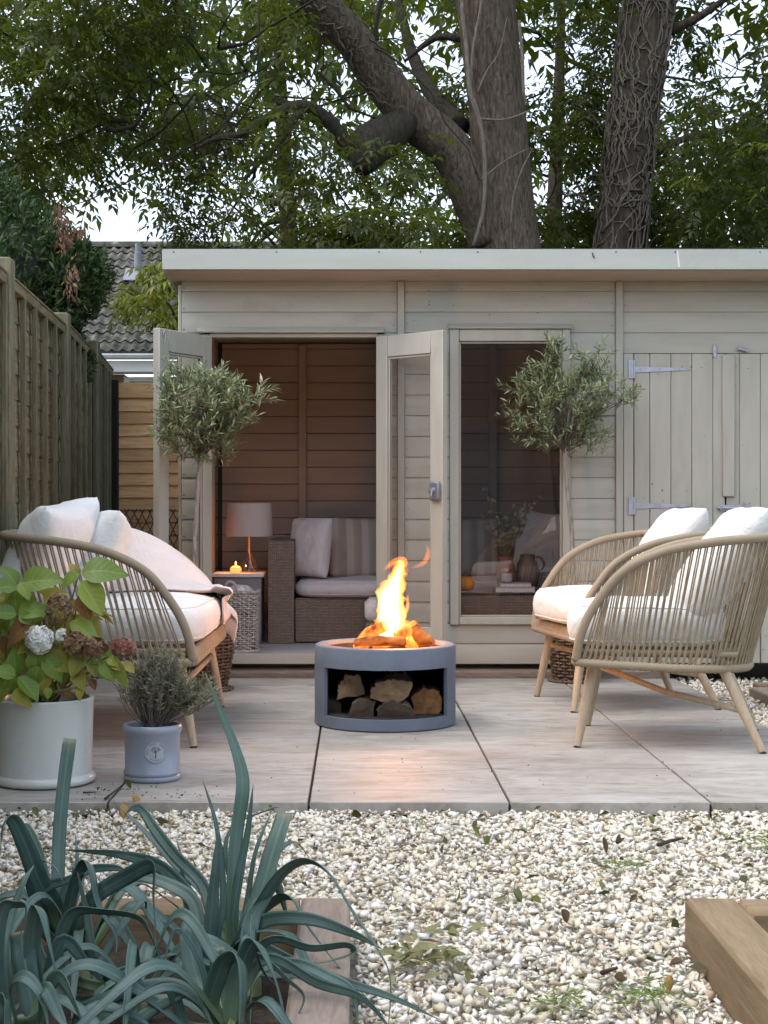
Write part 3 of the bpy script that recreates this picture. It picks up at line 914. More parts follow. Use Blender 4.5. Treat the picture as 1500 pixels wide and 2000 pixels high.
RM = Matrix.Translation((0, HY - 0.05, 3.19)) @ Matrix.Rotation(PITCH, 4, 'X')
b = MB(); b.box(-8.8, 0.7, 0.12, 3.75, -0.09, -0.045, 0, RM)
roof_h = b.build("roof", m_lead, house, smooth=False)
# double roman tile: two rolls on a 0.30 m width
TW, TE, TL = 0.30, 0.285, 0.36
def tile_mesh():
    t = MB(); n = 14
    rows = []
    for yy, dz in ((0.0, 0.034), (TL, 0.004)):
        r = []
        for j in range(n + 1):
            x = TW * j / n * 1.03
            u = (j / n * 2) % 1.0
            h = 0.042 * (0.5 + 0.5 * math.sin(2 * PI * (u - 0.2))) ** 1.4
            r.append(Vector((x, yy, dz + h)))
        rows.append(r)
    front = [v - Vector((0, 0, 0.020)) for v in rows[0]]
    t.grid([front, rows[0], rows[1]])
    return t.mesh("roof_tile", m_tile, True, 50)
TM = tile_mesh()
nrow, ncol, nn = 13, 20, 0
for r in range(nrow):
    for c_ in range(ncol):
        x = -6.6 + c_ * TW; yy = r * TE - 0.02
        p = RM @ Vector((x, yy, -0.01 + random.uniform(-0.004, 0.004)))
        o = mobj("roof_tile", TM, None, loc=p, rot=(PITCH + random.uniform(-0.012, 0.012), 0, random.uniform(-0.01, 0.01)))
        w_ = o.matrix_basis.copy(); o.parent = roof_h
        o.matrix_parent_inverse = WM[roof_h].inverted()
rt = MB()
ridge = RM @ Vector((0, nrow * TE, 0))
for i in range(20):
    x = -6.6 + i * 0.31
    rows = []
    for xx in (x, x + 0.305):
        rows.append([Vector((xx, ridge.y + 0.12 * math.cos(a), ridge.z - 0.02 + 0.11 * math.sin(a))) for a in np.linspace(0, PI, 9)])
    q = MB(); q.grid(rows); q.build("ridge_tile", m_tile, roof_h)
vp = RM @ Vector((-3.47, 2.6, 0.0))
b = MB(); b.lathe([(0.06, -0.1), (0.06, 0.36), (0.048, 0.37), (0.048, 0.50)], 14, vp, cap1=True)
vent = b.build("vent_pipe", m_lead, house)
b = MB(); b.box(-0.2, 0.2, -0.32, 0.12, 0.055, 0.075, 0.01, Matrix.Translation(vp) @ Matrix.Rotation(PITCH, 4, 'X')); b.build("flashing", m_lead, vent)

# ------------------------------------------------------------------ trees
def bark_mat(name, c0, c1, c2, scale=26, green=0.15):
    t = NT(name)
    v = t.coord("Object", (1, 1, 0.22))
    n1 = t.noise(v, scale, 7, 0.65, 0.8)
    n2 = t.noise(t.coord("Object"), 2.2, 4)
    c = t.ramp(n1, [(0.33, c0), (0.5, c1), (0.7, c2)])
    c = t.mix(t.math('MULTIPLY', t.ramp(n2, [(0.45, (0, 0, 0)), (0.75, (1, 1, 1))]), green), c, (0.10, 0.12, 0.05))
    return t.pbr(c, 0.92, t.bump(n1, 1.0, 0.05), 0.0, 0.2)
m_bark = bark_mat("ash_bark", (0.048, 0.036, 0.027), (0.135, 0.104, 0.078), (0.225, 0.183, 0.142), 44)
m_bark2 = bark_mat("ivy_tree_bark", (0.048, 0.036, 0.027), (0.098, 0.077, 0.060), (0.155, 0.128, 0.102))
m_vine = bark_mat("ivy_stem_bark", (0.17, 0.14, 0.115), (0.27, 0.23, 0.19), (0.36, 0.315, 0.26), 60, 0.05)
m_twig = bark_mat("twig_bark", (0.03, 0.026, 0.02), (0.055, 0.047, 0.036), (0.08, 0.07, 0.055), 40, 0.2)
LG = [(0.0, (0.018, 0.028, 0.009)), (0.35, (0.027, 0.040, 0.011)), (0.7, (0.042, 0.058, 0.014)), (0.92, (0.075, 0.088, 0.02)), (1.0, (0.11, 0.11, 0.026))]
m_ash = leaf_mat("ash_leaf", LG, 0.42, 0.45, (0.20, 0.26, 0.015))
m_ash2 = leaf_mat("ivy_tree_leaf", [(0.0, (0.018, 0.028, 0.009)), (0.5, (0.031, 0.044, 0.012)), (1.0, (0.065, 0.075, 0.02))], 0.40, 0.45, (0.17, 0.23, 0.015))
m_far = leaf_mat("far_leaf", [(0.0, (0.04, 0.065, 0.018)), (0.5, (0.065, 0.10, 0.026)), (1.0, (0.12, 0.145, 0.04))], 0.45, 0.5, (0.25, 0.34, 0.05))
m_sapl = leaf_mat("sapling_leaf", [(0.0, (0.10, 0.14, 0.024)), (0.5, (0.17, 0.215, 0.036)), (1.0, (0.30, 0.29, 0.06))], 0.40, 0.45, (0.3, 0.36, 0.04))
m_conif = leaf_mat("cypress_spray", [(0.0, (0.012, 0.032, 0.010)), (0.6, (0.028, 0.062, 0.018)), (1.0, (0.075, 0.120, 0.03))], 0.12, 0.6, (0.1, 0.2, 0.04))
m_dead = leaf_mat("dead_cypress_spray", [(0.0, (0.13, 0.065, 0.04)), (1.0, (0.22, 0.125, 0.08))], 0.15, 0.8, (0.3, 0.15, 0.06))
m_hole = mottled("shaded_crown_core", [(0.3, (0.006, 0.008, 0.005)), (0.7, (0.012, 0.014, 0.008))], 10)  # near-black colour stands in for the shaded depth of the cypress

def pnoise(p, seed, f):
    r = np.random.default_rng(seed); out = np.zeros(len(p))
    for _ in range(7):
        k = r.normal(size=3); k /= np.linalg.norm(k); k *= f * r.uniform(0.6, 1.9)
        out += np.sin(p @ k + r.uniform(0, 6.28))
    return out / 7.0

def quads_to_mesh(name, B, D, N, Lh, Wd, mat, curl=0.15):
    """leaf quads: base B, direction D, normal N, length Lh, width Wd"""
    S = np.cross(D, N); S /= (np.linalg.norm(S, axis=1, keepdims=True) + 1e-9)
    mid = B + D * (Lh * 0.45)[:, None]
    tip = B + D * Lh[:, None] - N * (Lh * curl)[:, None]
    l = mid + S * (Wd * 0.5)[:, None] + N * (Wd * 0.12)[:, None]
    r = mid - S * (Wd * 0.5)[:, None] + N * (Wd * 0.12)[:, None]
    V = np.stack([B, r, tip, l], 1).reshape(-1, 3)
    F = np.arange(len(V), dtype=np.int32).reshape(-1, 4)
    return np_mesh(name, V, F, mat)

def unit(v): return v / (np.linalg.norm(v, axis=-1, keepdims=True) + 1e-9)

def ash_sprays(O, rng, L=(0.16, 0.30), pairs=4, ll=(0.055, 0.09), lw=0.34, droop=0.5):
    n = len(O)
    az = rng.uniform(0, 2 * PI, n)
    D = unit(np.stack([np.cos(az), np.sin(az), rng.normal(-0.35, 0.45, n)], 1))
    up = unit(np.stack([rng.normal(0, 0.35, n), rng.normal(0, 0.35, n), np.ones(n)], 1))
    S = unit(np.cross(D, up)); N = unit(np.cross(S, D))
    Ls = rng.uniform(*L, n)
    Bs, Ds, Ns, Ll = [], [], [], []
    for k in range(pairs):
        t = 0.25 + 0.7 * k / (pairs - 1)
        pos = O + D * (Ls * t)[:, None] + np.array([0, 0, -1.0]) * (Ls * 0.22 * t * t)[:, None]
        for sg in (-1, 1):
            d = unit(D * 0.6 + S * sg * 0.85 + rng.normal(0, 0.16, (n, 3)) + np.array([0, 0, -droop * 0.6]))
            Bs.append(pos); Ds.append(d); Ns.append(unit(N + rng.normal(0, 0.25, (n, 3)))); Ll.append(rng.uniform(*ll, n))
    tipd = unit(D + np.array([0, 0, -droop]))
    Bs.append(O + D * Ls[:, None] + np.array([0, 0, -1.0]) * (Ls * 0.22)[:, None]); Ds.append(tipd); Ns.append(N); Ll.append(rng.uniform(*ll, n) * 1.15)
    B = np.concatenate(Bs); Dd = np.concatenate(Ds); Nn = np.concatenate(Ns); Ll = np.concatenate(Ll)
    return B, Dd, Nn, Ll, Ll * lw

def volume_points(n, box, rng, seed, thr, f, sheets=None):
    out = []
    tot = 0
    x0, x1, y0, y1, z0, z1 = box
    while tot < n:
        p = np.stack([rng.uniform(x0, x1, n), rng.uniform(y0, y1, n), rng.uniform(z0, z1, n)], 1)
        q = pnoise(p * np.array([1, 0.55, 1.25]), seed, f)
        p = p[q > thr]
        out.append(p); tot += len(p)
    return np.concatenate(out)[:n]

def clear_trunks(p):
    """few leaves grow close to the old trunks on the garden side"""
    k = 13.0 / p[:, 1]
    x, z = p[:, 0] * k, (p[:, 2] - HC) * k + HC
    a = (p[:, 1] < 13.2) & (np.abs(x - (2.28 + (z - 3) * 0.115)) < 0.42)
    k = 12.0 / p[:, 1]
    x, z = p[:, 0] * k, (p[:, 2] - HC) * k + HC
    b = (p[:, 1] < 12.2) & (np.abs(x - (1.20 - (z - 3) * 0.08)) < 0.42)
    # open sky and the neighbour's roof show between the cypress and the shed
    px = CX + p[:, 0] * FPX / p[:, 1]; py = CY - (p[:, 2] - HC) * FPX / p[:, 1]
    c = (px > 190) & (px < 335) & (py > 415)
    return p[~(a | b | c)]

def limb(mb, pts, r, n=10, sub=8):
    c_ = catmull(pts, sub)
    rr = lerp_list(r, len(c_))
    mb.tube(c_, rr, n)

def knobbly(me, amp, f, seed=0.0):
    nv = len(me.vertices)
    me.calc_loop_triangles()
    co = np.empty(nv * 3, dtype=np.float32); me.vertices.foreach_get("co", co)
    no = np.empty(nv * 3, dtype=np.float32); me.vertices.foreach_get("normal", no)
    co = co.reshape(-1, 3); no = no.reshape(-1, 3)
    d = pnoise(co, int(seed) + 5, f)
    co += no * (d * amp)[:, None]
    me.vertices.foreach_set("co", co.ravel()); me.update()

def twigs(mb, starts, rng, n, Lr=(0.5, 1.2), r0=0.012, down=0.25):
    for _ in range(n):
        s = starts[rng.integers(0, len(starts))]
        p = Vector(s); d = Vector((rng.normal(), rng.normal() * 0.5, rng.normal() * 0.5 - down)).normalized()
        L = rng.uniform(*Lr); pts = [p.copy()]
        for k in range(6):
            d = (d + Vector((rng.normal(), rng.normal(), rng.normal() - 0.25)) * 0.22).normalized()
            p = p + d * (L / 6); pts.append(p.copy())
        mb.tube(pts, [r0 * rng.uniform(0.6, 1.2), r0 * 0.25], 4)

# --- the big ash behind the shed
TY = 12.0
ash = empty("ash_tree", (1.35, TY, 0), label="large ash tree behind the shed with smooth leaning trunk and thick burred limb", cat="tree")
tr = MB()
tc = catmull([(1.36, TY, -0.1), (1.30, TY, 1.2), (1.245, TY, 2.6), P(985, 420, TY), P(972, 220, TY), P(950, 20, TY), (0.95, TY, 5.9), (0.80, TY, 7.4), (0.9, TY, 9.0)], 14)
tr.tube(tc, lerp_list([0.34, 0.29, 0.265, 0.25, 0.225, 0.232, 0.21, 0.16, 0.07], len(tc)), 28)
me = tr.mesh("trunk", m_bark, True, 180); knobbly(me, 0.016, 4.5, 1); mobj("trunk", me, ash)
lb = MB()
LP = [P(965, 470, TY - 0.02), P(935, 395, TY - 0.05), P(885, 300, TY - 0.12), P(800, 222, TY - 0.25), P(738, 145, TY - 0.4), P(690, 80, TY - 0.55), P(640, 25, TY - 0.7), P(585, -45, TY - 0.85), P(520, -160, TY - 1.0), P(480, -330, TY - 1.0)]
lc = catmull(LP, 12)
lb.tube(lc, lerp_list([0.20, 0.19, 0.175, 0.165, 0.150, 0.140, 0.135, 0.12, 0.09, 0.04], len(lc)), 20)
me = lb.mesh("limb", m_bark, True, 180); knobbly(me, 0.020, 7, 2); mobj("limb", me, ash)
bu = MB()
bc = catmull([P(800, 228, TY - 0.30), P(760, 262, TY - 0.42), P(725, 288, TY - 0.5), P(698, 308, TY - 0.55), P(682, 312, TY - 0.56)], 8)
bu.tube(bc, lerp_list([0.10, 0.15, 0.175, 0.15, 0.05], len(bc)), 18)
me = bu.mesh("burr", m_twig, True, 180); knobbly(me, 0.025, 9, 3); mobj("burr", me, ash)  # darker bark than the limb: backlit silhouette put into the colour
for pts, r in (([P(690, 305, 11.45), P(668, 272, 11.4), P(640, 235, 11.3), P(600, 208, 11.2), P(560, 212, 11.1), P(515, 235, 11.0), P(470, 262, 10.9), P(425, 270, 10.9), P(380, 290, 11.0)], [0.075, 0.06, 0.048, 0.04, 0.032, 0.024, 0.010]),
               ([P(595, 208, 11.2), P(572, 235, 11.1), P(540, 285, 11.0), P(505, 320, 10.9), P(470, 360, 10.9)], [0.04, 0.03, 0.02, 0.012]),
               ([P(895, 250, 12.1), P(860, 205, 12.4), P(830, 160, 12.7), P(800, 90, 13.0), P(775, -20, 13.2)], [0.10, 0.075, 0.06, 0.05, 0.03]),
               ([P(905, 75, 12.1), P(860, 72, 12.2), P(830, 88, 12.3), P(790, 120, 12.3)], [0.035, 0.028, 0.02, 0.012]),
               ([P(750, -20, 11.6), P(735, 40, 11.6), P(734, 95, 11.6)], [0.02, 0.02, 0.012])):
    q = MB(); limb(q, pts, r, 10); q.build("branch", m_twig, ash, angle=180)  # same darker bark, for the shade behind the leaves
# bare ivy stems climbing the trunk
for pts, r in (([P(925, 480, 11.70), P(945, 400, 11.70), P(946, 300, 11.70), P(936, 235, 11.70), P(918, 175, 11.70), P(912, 100, 11.72), P(903, 20, 11.74), P(900, -60, 11.76)], [0.014, 0.016, 0.018, 0.02, 0.018, 0.016, 0.014]),
               ([P(918, 175, 11.71), P(925, 90, 11.70), P(938, 20, 11.70), P(945, -40, 11.7)], [0.012, 0.012, 0.010]),
               ([P(935, 232, 11.70), P(980, 234, 11.72), P(1010, 226, 11.74), P(1033, 216, 11.80)], [0.010, 0.008, 0.006]),
               ([P(933, 180, 11.72), P(950, 140, 11.73), P(975, 100, 11.74), P(990, 35, 11.75)], [0.008, 0.006, 0.004]),
               ([P(1014, 40, 11.78), P(1020, 110, 11.76), P(1022, 170, 11.76), P(1026, 200, 11.77)], [0.012, 0.014, 0.010]),
               ([P(940, 350, 11.70), P(985, 315, 11.71), P(1030, 290, 11.76)], [0.008, 0.006, 0.004]),
               ([P(997, 440, 11.71), P(1003, 380, 11.71), P(1020, 330, 11.73), P(1040, 290, 11.8)], [0.006, 0.006, 0.004])):
    q = MB(); limb(q, pts, r, 7); q.build("ivy_stem", m_vine, ash, angle=180)
iv = MB(); rv = np.random.default_rng(21)
for k in range(60):
    i = rv.integers(14, 70) if rv.random() < 0.25 else None
    if i is None:
        i = rv.integers(20, len(lc) - 26); base, rad, ctr = lc[i], 0.155, lc
        i2 = i
        d = (ctr[i + 1] - ctr[i]).normalized()
        nrm = Vector((0, -1, 0)); sd = d.cross(nrm).normalized()
        pts = []
        th0 = rv.uniform(-1.2, 1.2); dth = rv.uniform(-1.0, 1.0)
        for j in range(8):
            th = th0 + dth * j / 7 + rv.normal(0, 0.1)
            c_ = ctr[min(i + j, len(ctr) - 1)]
            pts.append(c_ + (nrm * math.cos(th) + sd * math.sin(th)) * (rad + 0.008))
        iv.tube(pts, [rv.uniform(0.004, 0.010), 0.003], 5)
tag(iv.build("ivy_stems", m_vine, ash, angle=180), kind="stuff")

# crown
r1 = np.random.default_rng(31)
tw = MB()
anchors = [lc[i] for i in range(40, len(lc), 4)] + [P(x, y, r1.uniform(10.5, 13)) for x, y in [(r1.uniform(0, 640), r1.uniform(0, 300)) for _ in range(90)]]
twigs(tw, anchors, r1, 95, (0.4, 1.1), 0.009, 0.35)
twigs(tw, anchors, r1, 16, (0.9, 1.8), 0.017, 0.25)
tag(tw.build("twigs", m_twig, ash, angle=180), kind="stuff")
pts = np.concatenate([
    volume_points(7000, (-3.4, 3.0, 10.4, 14.0, 2.75, 5.4), r1, 41, 0.13, 3.0),
    volume_points(300, (-1.0, 0.6, 10.3, 11.8, 2.55, 3.0), r1, 42, 0.2, 3.4),
])
front_clear = ~((np.abs(pts[:, 0] - 1.15) < 0.62) & (pts[:, 1] < 12.25)) & ~((pts[:, 1] < 11.9) & (np.abs(pts[:, 0] - (0.25 - (pts[:, 2] - 4.0) * 0.75)) < 0.38) & (pts[:, 2] > 3.5)) & ~((pts[:, 1] < 11.7) & (np.abs(pts[:, 0] - 0.1) < 0.25) & (np.abs(pts[:, 2] - 3.75) < 0.22))
pts = pts[front_clear]
pts = clear_trunks(pts)
A = ash_sprays(pts, r1)
hi = volume_points(1200, (-5.0, 4.5, 10.2, 16.0, 5.4, 9.5), r1, 43, 0.0, 1.6)
Bq = ash_sprays(hi, r1, (0.3, 0.5), 3, (0.14, 0.22), 0.36)
allq = [np.concatenate(z) for z in zip(A, Bq)]
mobj("crown", quads_to_mesh("crown", *allq, m_ash), ash)

# --- the ivy covered tree on the right
UY = 13.0
ivt = empty("ivy_clad_tree", (2.2, UY, 0), label="dark trunk wrapped in a mesh of bare ivy stems behind the store doors", cat="tree")
tr = MB()
tc2 = catmull([(2.10, UY, -0.1), (2.16, UY, 1.5), P(1212, 480, UY), P(1226, 330, UY), P(1243, 180, UY), P(1268, 0, UY), (2.68, UY, 6.4), (2.9, UY, 8.5)], 12)
rr2 = lerp_list([0.29, 0.25, 0.215, 0.205, 0.205, 0.215, 0.17, 0.06], len(tc2))
tr.tube(tc2, rr2, 24)
me = tr.mesh("trunk", m_bark2, True, 180); knobbly(me, 0.02, 6, 6); mobj("trunk", me, ivt)
q = MB(); rv = np.random.default_rng(77)
big = 0
for k in range(330):
    i = int(rv.integers(18, 66)); pts_ = []
    th = rv.uniform(-PI, PI); dth = rv.normal(0, 0.55); n = int(rv.integers(6, 14))
    if rv.random() < 0.25: n = 5; dth = rv.choice([-1.6, 1.6])
    rad0 = rv.uniform(0.0, 0.018)
    for j in range(n):
        ii = min(i + (j if n != 5 else j // 2), len(tc2) - 1)
        th += dth / n + rv.normal(0, 0.11)
        pts_.append(tc2[ii] + Vector((math.cos(th), math.sin(th), rv.normal(0, 0.01))) * (rr2[ii] + rad0 + 0.008))
    q.tube(pts_, [rv.uniform(0.005, 0.013), rv.uniform(0.003, 0.007)], 5)
for k in range(46):      # loose ends that stand off the trunk
    i = int(rv.integers(18, 62)); th = rv.choice([rv.normal(0.0, 0.5), rv.normal(PI, 0.5)])
    p = tc2[i] + Vector((math.cos(th), math.sin(th), 0)) * rr2[i]
    d = Vector((math.cos(th), math.sin(th) - 0.2, rv.normal(0.2, 0.4))).normalized(); pp = [p]
    for j in range(6):
        d = (d + Vector((rv.normal(0, 0.2), rv.normal(0, 0.2), rv.normal(0.02, 0.25)))).normalized(); p = p + d * 0.06; pp.append(p)
    q.tube(pp, [0.006, 0.002], 4)
tag(q.build("ivy_stems", m_vine, ivt, angle=180), kind="stuff")
tw = MB()
anch = [P(x, y, r1.uniform(13.4, 15)) for x, y in [(r1.uniform(1050, 1550), r1.uniform(-50, 350)) for _ in range(70)]]
twigs(tw, anch, r1, 50, (0.4, 1.1), 0.009, 0.2)
tag(tw.build("twigs", m_twig, ivt, angle=180), kind="stuff")
for pts_, r in (([P(1310, 60, 13.0), P(1370, 30, 12.8), P(1440, -20, 12.6)], [0.05, 0.035, 0.02]), ([P(1275, 300, 13.0), P(1340, 270, 12.8), P(1420, 255, 12.6), P(1500, 215, 12.4)], [0.04, 0.03, 0.022, 0.012])):
    b_ = MB(); limb(b_, pts_, r, 8); b_.build("branch", m_bark2, ivt, angle=180)
pts = volume_points(4000, (1.55, 5.2, 11.6, 15.0, 2.75, 6.2), r1, 52, 0.13, 2.8)
_sc = 13.0 / pts[:, 1]
pts = clear_trunks(pts)
A = ash_sprays(pts, r1, (0.16, 0.28), 4, (0.055, 0.085), 0.40)
hi = volume_points(700, (1.5, 8.0, 10.8, 16.5, 5.8, 9.5), r1, 53, 0.0, 1.6)
Bq = ash_sprays(hi, r1, (0.3, 0.5), 3, (0.14, 0.22), 0.36)
mobj("crown", quads_to_mesh("crown", *[np.concatenate(z) for z in zip(A, Bq)], m_ash2), ivt)

# --- more trees further off, each with its own trunk and crown
def far_tree(x, y, h, rad, n, seed, label, mat=m_far, zlow=1.2, thr=0.0, ll=(0.11, 0.17), r=0.16):
    e = empty("background_tree", (x, y, 0), label=label, cat="tree")
    rr = np.random.default_rng(seed)
    t_ = MB(); lean = rr.normal(0, 0.25)
    c_ = catmull([(x, y, -0.1), (x + lean * 0.4, y, h * 0.35), (x + lean, y, h * 0.7), (x + lean * 1.4, y, h * 0.97)], 8)
    t_.tube(c_, lerp_list([r, r * 0.8, r * 0.5, 0.03], len(c_)), 10); t_.build("trunk", m_bark2, e, angle=180)
    t_ = MB(); twigs(t_, c_[8:], rr, 16, (rad * 0.6, rad * 1.2), 0.03, -0.1); tag(t_.build("twigs", m_twig, e, angle=180), kind="stuff")
    p = volume_points(n * 2, (x - rad, x + rad, y - rad, y + rad, zlow, h), rr, seed + 1, thr, 2.0)
    q = ((p[:, 0] - x) / rad) ** 2 + ((p[:, 1] - y) / rad) ** 2 + ((p[:, 2] - (h + zlow) / 2) / ((h - zlow) / 2)) ** 2
    p = p[q < 1.0 + 0.25 * pnoise(p, seed + 9, 3.0)]
    p = clear_trunks(p)
    mobj("crown", quads_to_mesh("crown", *ash_sprays(p, rr, (0.3, 0.5), 4, ll, 0.40), mat), e)
far_tree(-4.6, 15.5, 8.5, 2.6, 1100, 61, "light green spreading tree standing behind the dark cypress", zlow=3.9, thr=0.10)
far_tree(-0.6, 17.5, 8.0, 2.7, 950, 62, "pale green tree whose crown fills the gap left of the ash trunk", zlow=2.7, thr=0.12)
far_tree(2.3, 18.5, 8.0, 2.4, 850, 63, "mid green tree seen between the two big trunks", zlow=2.3, thr=0.06, mat=m_ash2)
far_tree(5.3, 17.0, 8.0, 2.6, 1100, 64, "dark green dense tree to the right of the ivy clad trunk", zlow=2.2, thr=0.05, mat=m_ash2)

# --- cypress over the fence
cy = empty("cypress_tree", (-2.75, 9.9, 0), label="dark green cypress leaning over the panel fence with brown dead sprays", cat="tree")
t_ = MB(); t_.tube([(-2.75, 9.9, -0.1), (-2.75, 9.9, 1.8), (-2.75, 9.9, 3.0)], [0.16, 0.12, 0.03], 10); t_.build("trunk", m_bark2, cy)
rc = np.random.default_rng(91)
lobes = [(-2.85, 9.9, 2.05, 0.90, 1.0), (-2.30, 9.6, 2.34, 0.60, 0.50), (-1.92, 9.65, 2.36, 0.32, 0.27), (-2.62, 9.7, 2.72, 0.55, 0.42), (-3.3, 9.8, 2.75, 0.75, 0.65), (-2.12, 9.9, 1.85, 0.34, 0.34)]
B_, D_, N_, L_ = [], [], [], []
for (x, y, z, r, rz) in lobes:
    n = int(9000 * r * rz) + 900
    d = unit(rc.normal(size=(n, 3)))
    sh = rc.uniform(0.72, 1.08, n) * (1 + 0.14 * pnoise(d * 3, 17, 2.0))
    p = np.array([x, y, z]) + d * np.array([r, r, rz]) * sh[:, None]
    # sprays stand in small fans
    for q in range(4):
        dd = unit(d * 0.7 + rc.normal(0, 0.42, (n, 3)) + np.array([0, 0, 0.35]))
        B_.append(p); D_.append(dd); N_.append(unit(d + rc.normal(0, 0.5, (n, 3)))); L_.append(rc.uniform(0.035, 0.085, n))
B_, D_, N_, L_ = [np.concatenate(z) for z in (B_, D_, N_, L_)]
mobj("crown", quads_to_mesh("crown", B_, D_, N_, L_, L_ * 0.24, m_conif, 0.25), cy)
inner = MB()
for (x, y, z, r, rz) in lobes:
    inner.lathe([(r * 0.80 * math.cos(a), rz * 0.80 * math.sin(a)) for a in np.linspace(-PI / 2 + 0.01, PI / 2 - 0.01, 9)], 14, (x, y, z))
inner.build("dark_crown_core", m_hole, cy, angle=180)  # solid dark core added so the crown reads opaque and shaded inside
for (px, py, s) in ((118, 425, 0.10), (125, 462, 0.10), (157, 448, 0.05), (140, 535, 0.17)):
    p = P(px, py, 8.98); n = 70 if s > .06 else 40
    o = np.array(p) + rc.normal(0, 1, (n, 3)) * np.array([0.022, 0.03, s * 0.42])
    d = unit(rc.normal(0, 0.35, (n, 3)) + np.array([0.1, -0.3, -0.8]))
    ll = rc.uniform(0.03, 0.065, n)
    mobj("dead_spray", quads_to_mesh("dead_spray", o, d, unit(rc.normal(size=(n, 3))), ll, ll * 0.3, m_dead), cy)

# --- young tree beside the shed corner
sp = empty("ash_sapling", (-1.05, 10.6, 0), label="yellow green ash sapling leaning out beside the shed roof corner", cat="tree")
t_ = MB(); t_.tube([(-1.0, 10.9, -0.1), (-1.05, 10.8, 1.2), (-1.15, 10.6, 2.2), (-1.3, 10.4, 2.75)], [0.035, 0.028, 0.02, 0.006], 7); t_.build("trunk", m_bark, sp)
t_ = MB()
for e_ in (P(240, 580, 10.3), P(270, 540, 10.3), P(300, 620, 10.4), P(330, 560, 10.4), P(300, 520, 10.4)):
    t_.tube([(-1.10, 10.7, 1.9), ((-1.1 + e_.x) / 2, 10.5, (1.9 + e_.z) / 2 + 0.12), e_], [0.012, 0.008, 0.004], 5)
t_.build("branches", m_bark, sp)
rs = np.random.default_rng(14)
ctr = [(248, 582, 22, 14), (285, 572, 28, 22), (328, 560, 24, 30), (322, 612, 26, 26), (285, 598, 20, 14), (312, 525, 16, 20), (345, 622, 20, 26), (345, 525, 14, 20)]
o = []
for (px, py, sx, sy) in ctr:
    for _ in range(13):
        o.append(P(px + rs.normal(0, sx * 0.6), py + rs.normal(0, sy * 0.6) - 8, 10.3 + rs.normal(0, 0.16))[:])
mobj("crown", quads_to_mesh("crown", *ash_sprays(np.array(o), rs, (0.12, 0.20), 4, (0.05, 0.085), 0.34, 0.9), m_sapl), sp)

# --- added house, unseen behind the camera: gives the shed's glass something dark to mirror
m_redbrick = mottled("brown_brick", [(0.3, (0.22, 0.17, 0.14)), (0.7, (0.32, 0.25, 0.21))], 6, rough=0.9)
nh = empty("added_brick_house", (0, -8.0, 0), label="added brown brick house, unseen behind the camera, for the shed window to mirror", cat="house")
b = MB(); b.box(-7, 7, -8.0, -7.0, -0.1, 3.7); b.build("wall", m_redbrick, nh, smooth=False)
for x0, x1, z0, z1 in ((-4.2, -2.6, 0.9, 2.1), (0.2, 2.6, 0.05, 2.15)):
    b = MB(); b.box(x0, x1, -6.99, -6.95, z0, z1); w_ = b.build("window", m_lead, nh, smooth=False)
    b = MB(); b.box(x0 + 0.07, x1 - 0.07, -6.949, -6.94, z0 + 0.07, z1 - 0.07); b.build("pane", m_winglass, w_, smooth=False)
# ------------------------------------------------------------------ rope furniture
m_rope = wrap_mat("wound_cord", (0.14, 0.10, 0.06), (0.345, 0.28, 0.19), 170.0)
m_strand = mottled("rope_strand", [(0.3, (0.225, 0.175, 0.11)), (0.7, (0.335, 0.27, 0.18))], 30, rough=0.75, bump=0.3, bscale=200)
m_legwood = wood_mat("eucalyptus_leg", (0.30, 0.225, 0.145), (0.40, 0.315, 0.215), (0.48, 0.39, 0.28), 'Z', 0.55, 9, 0.15, 0.15)
m_foot = mottled("foot_pad", [(0.3, (0.05, 0.05, 0.05)), (0.7, (0.08, 0.08, 0.08))], 20)
m_cush = fabric_mat("cream_cushion_cloth", (0.66, 0.665, 0.64), (0.73, 0.735, 0.71))
m_cush2 = fabric_mat("ivory_cushion_cloth", (0.65, 0.655, 0.63), (0.72, 0.725, 0.70))
m_throw = fabric_mat("blush_throw_cloth", (0.56, 0.50, 0.47), (0.64, 0.58, 0.55), wr=5, wrs=0.6)

def mirrored(pts): return pts + [(a, -b, c) for (a, b, c) in reversed(pts[:-1])]

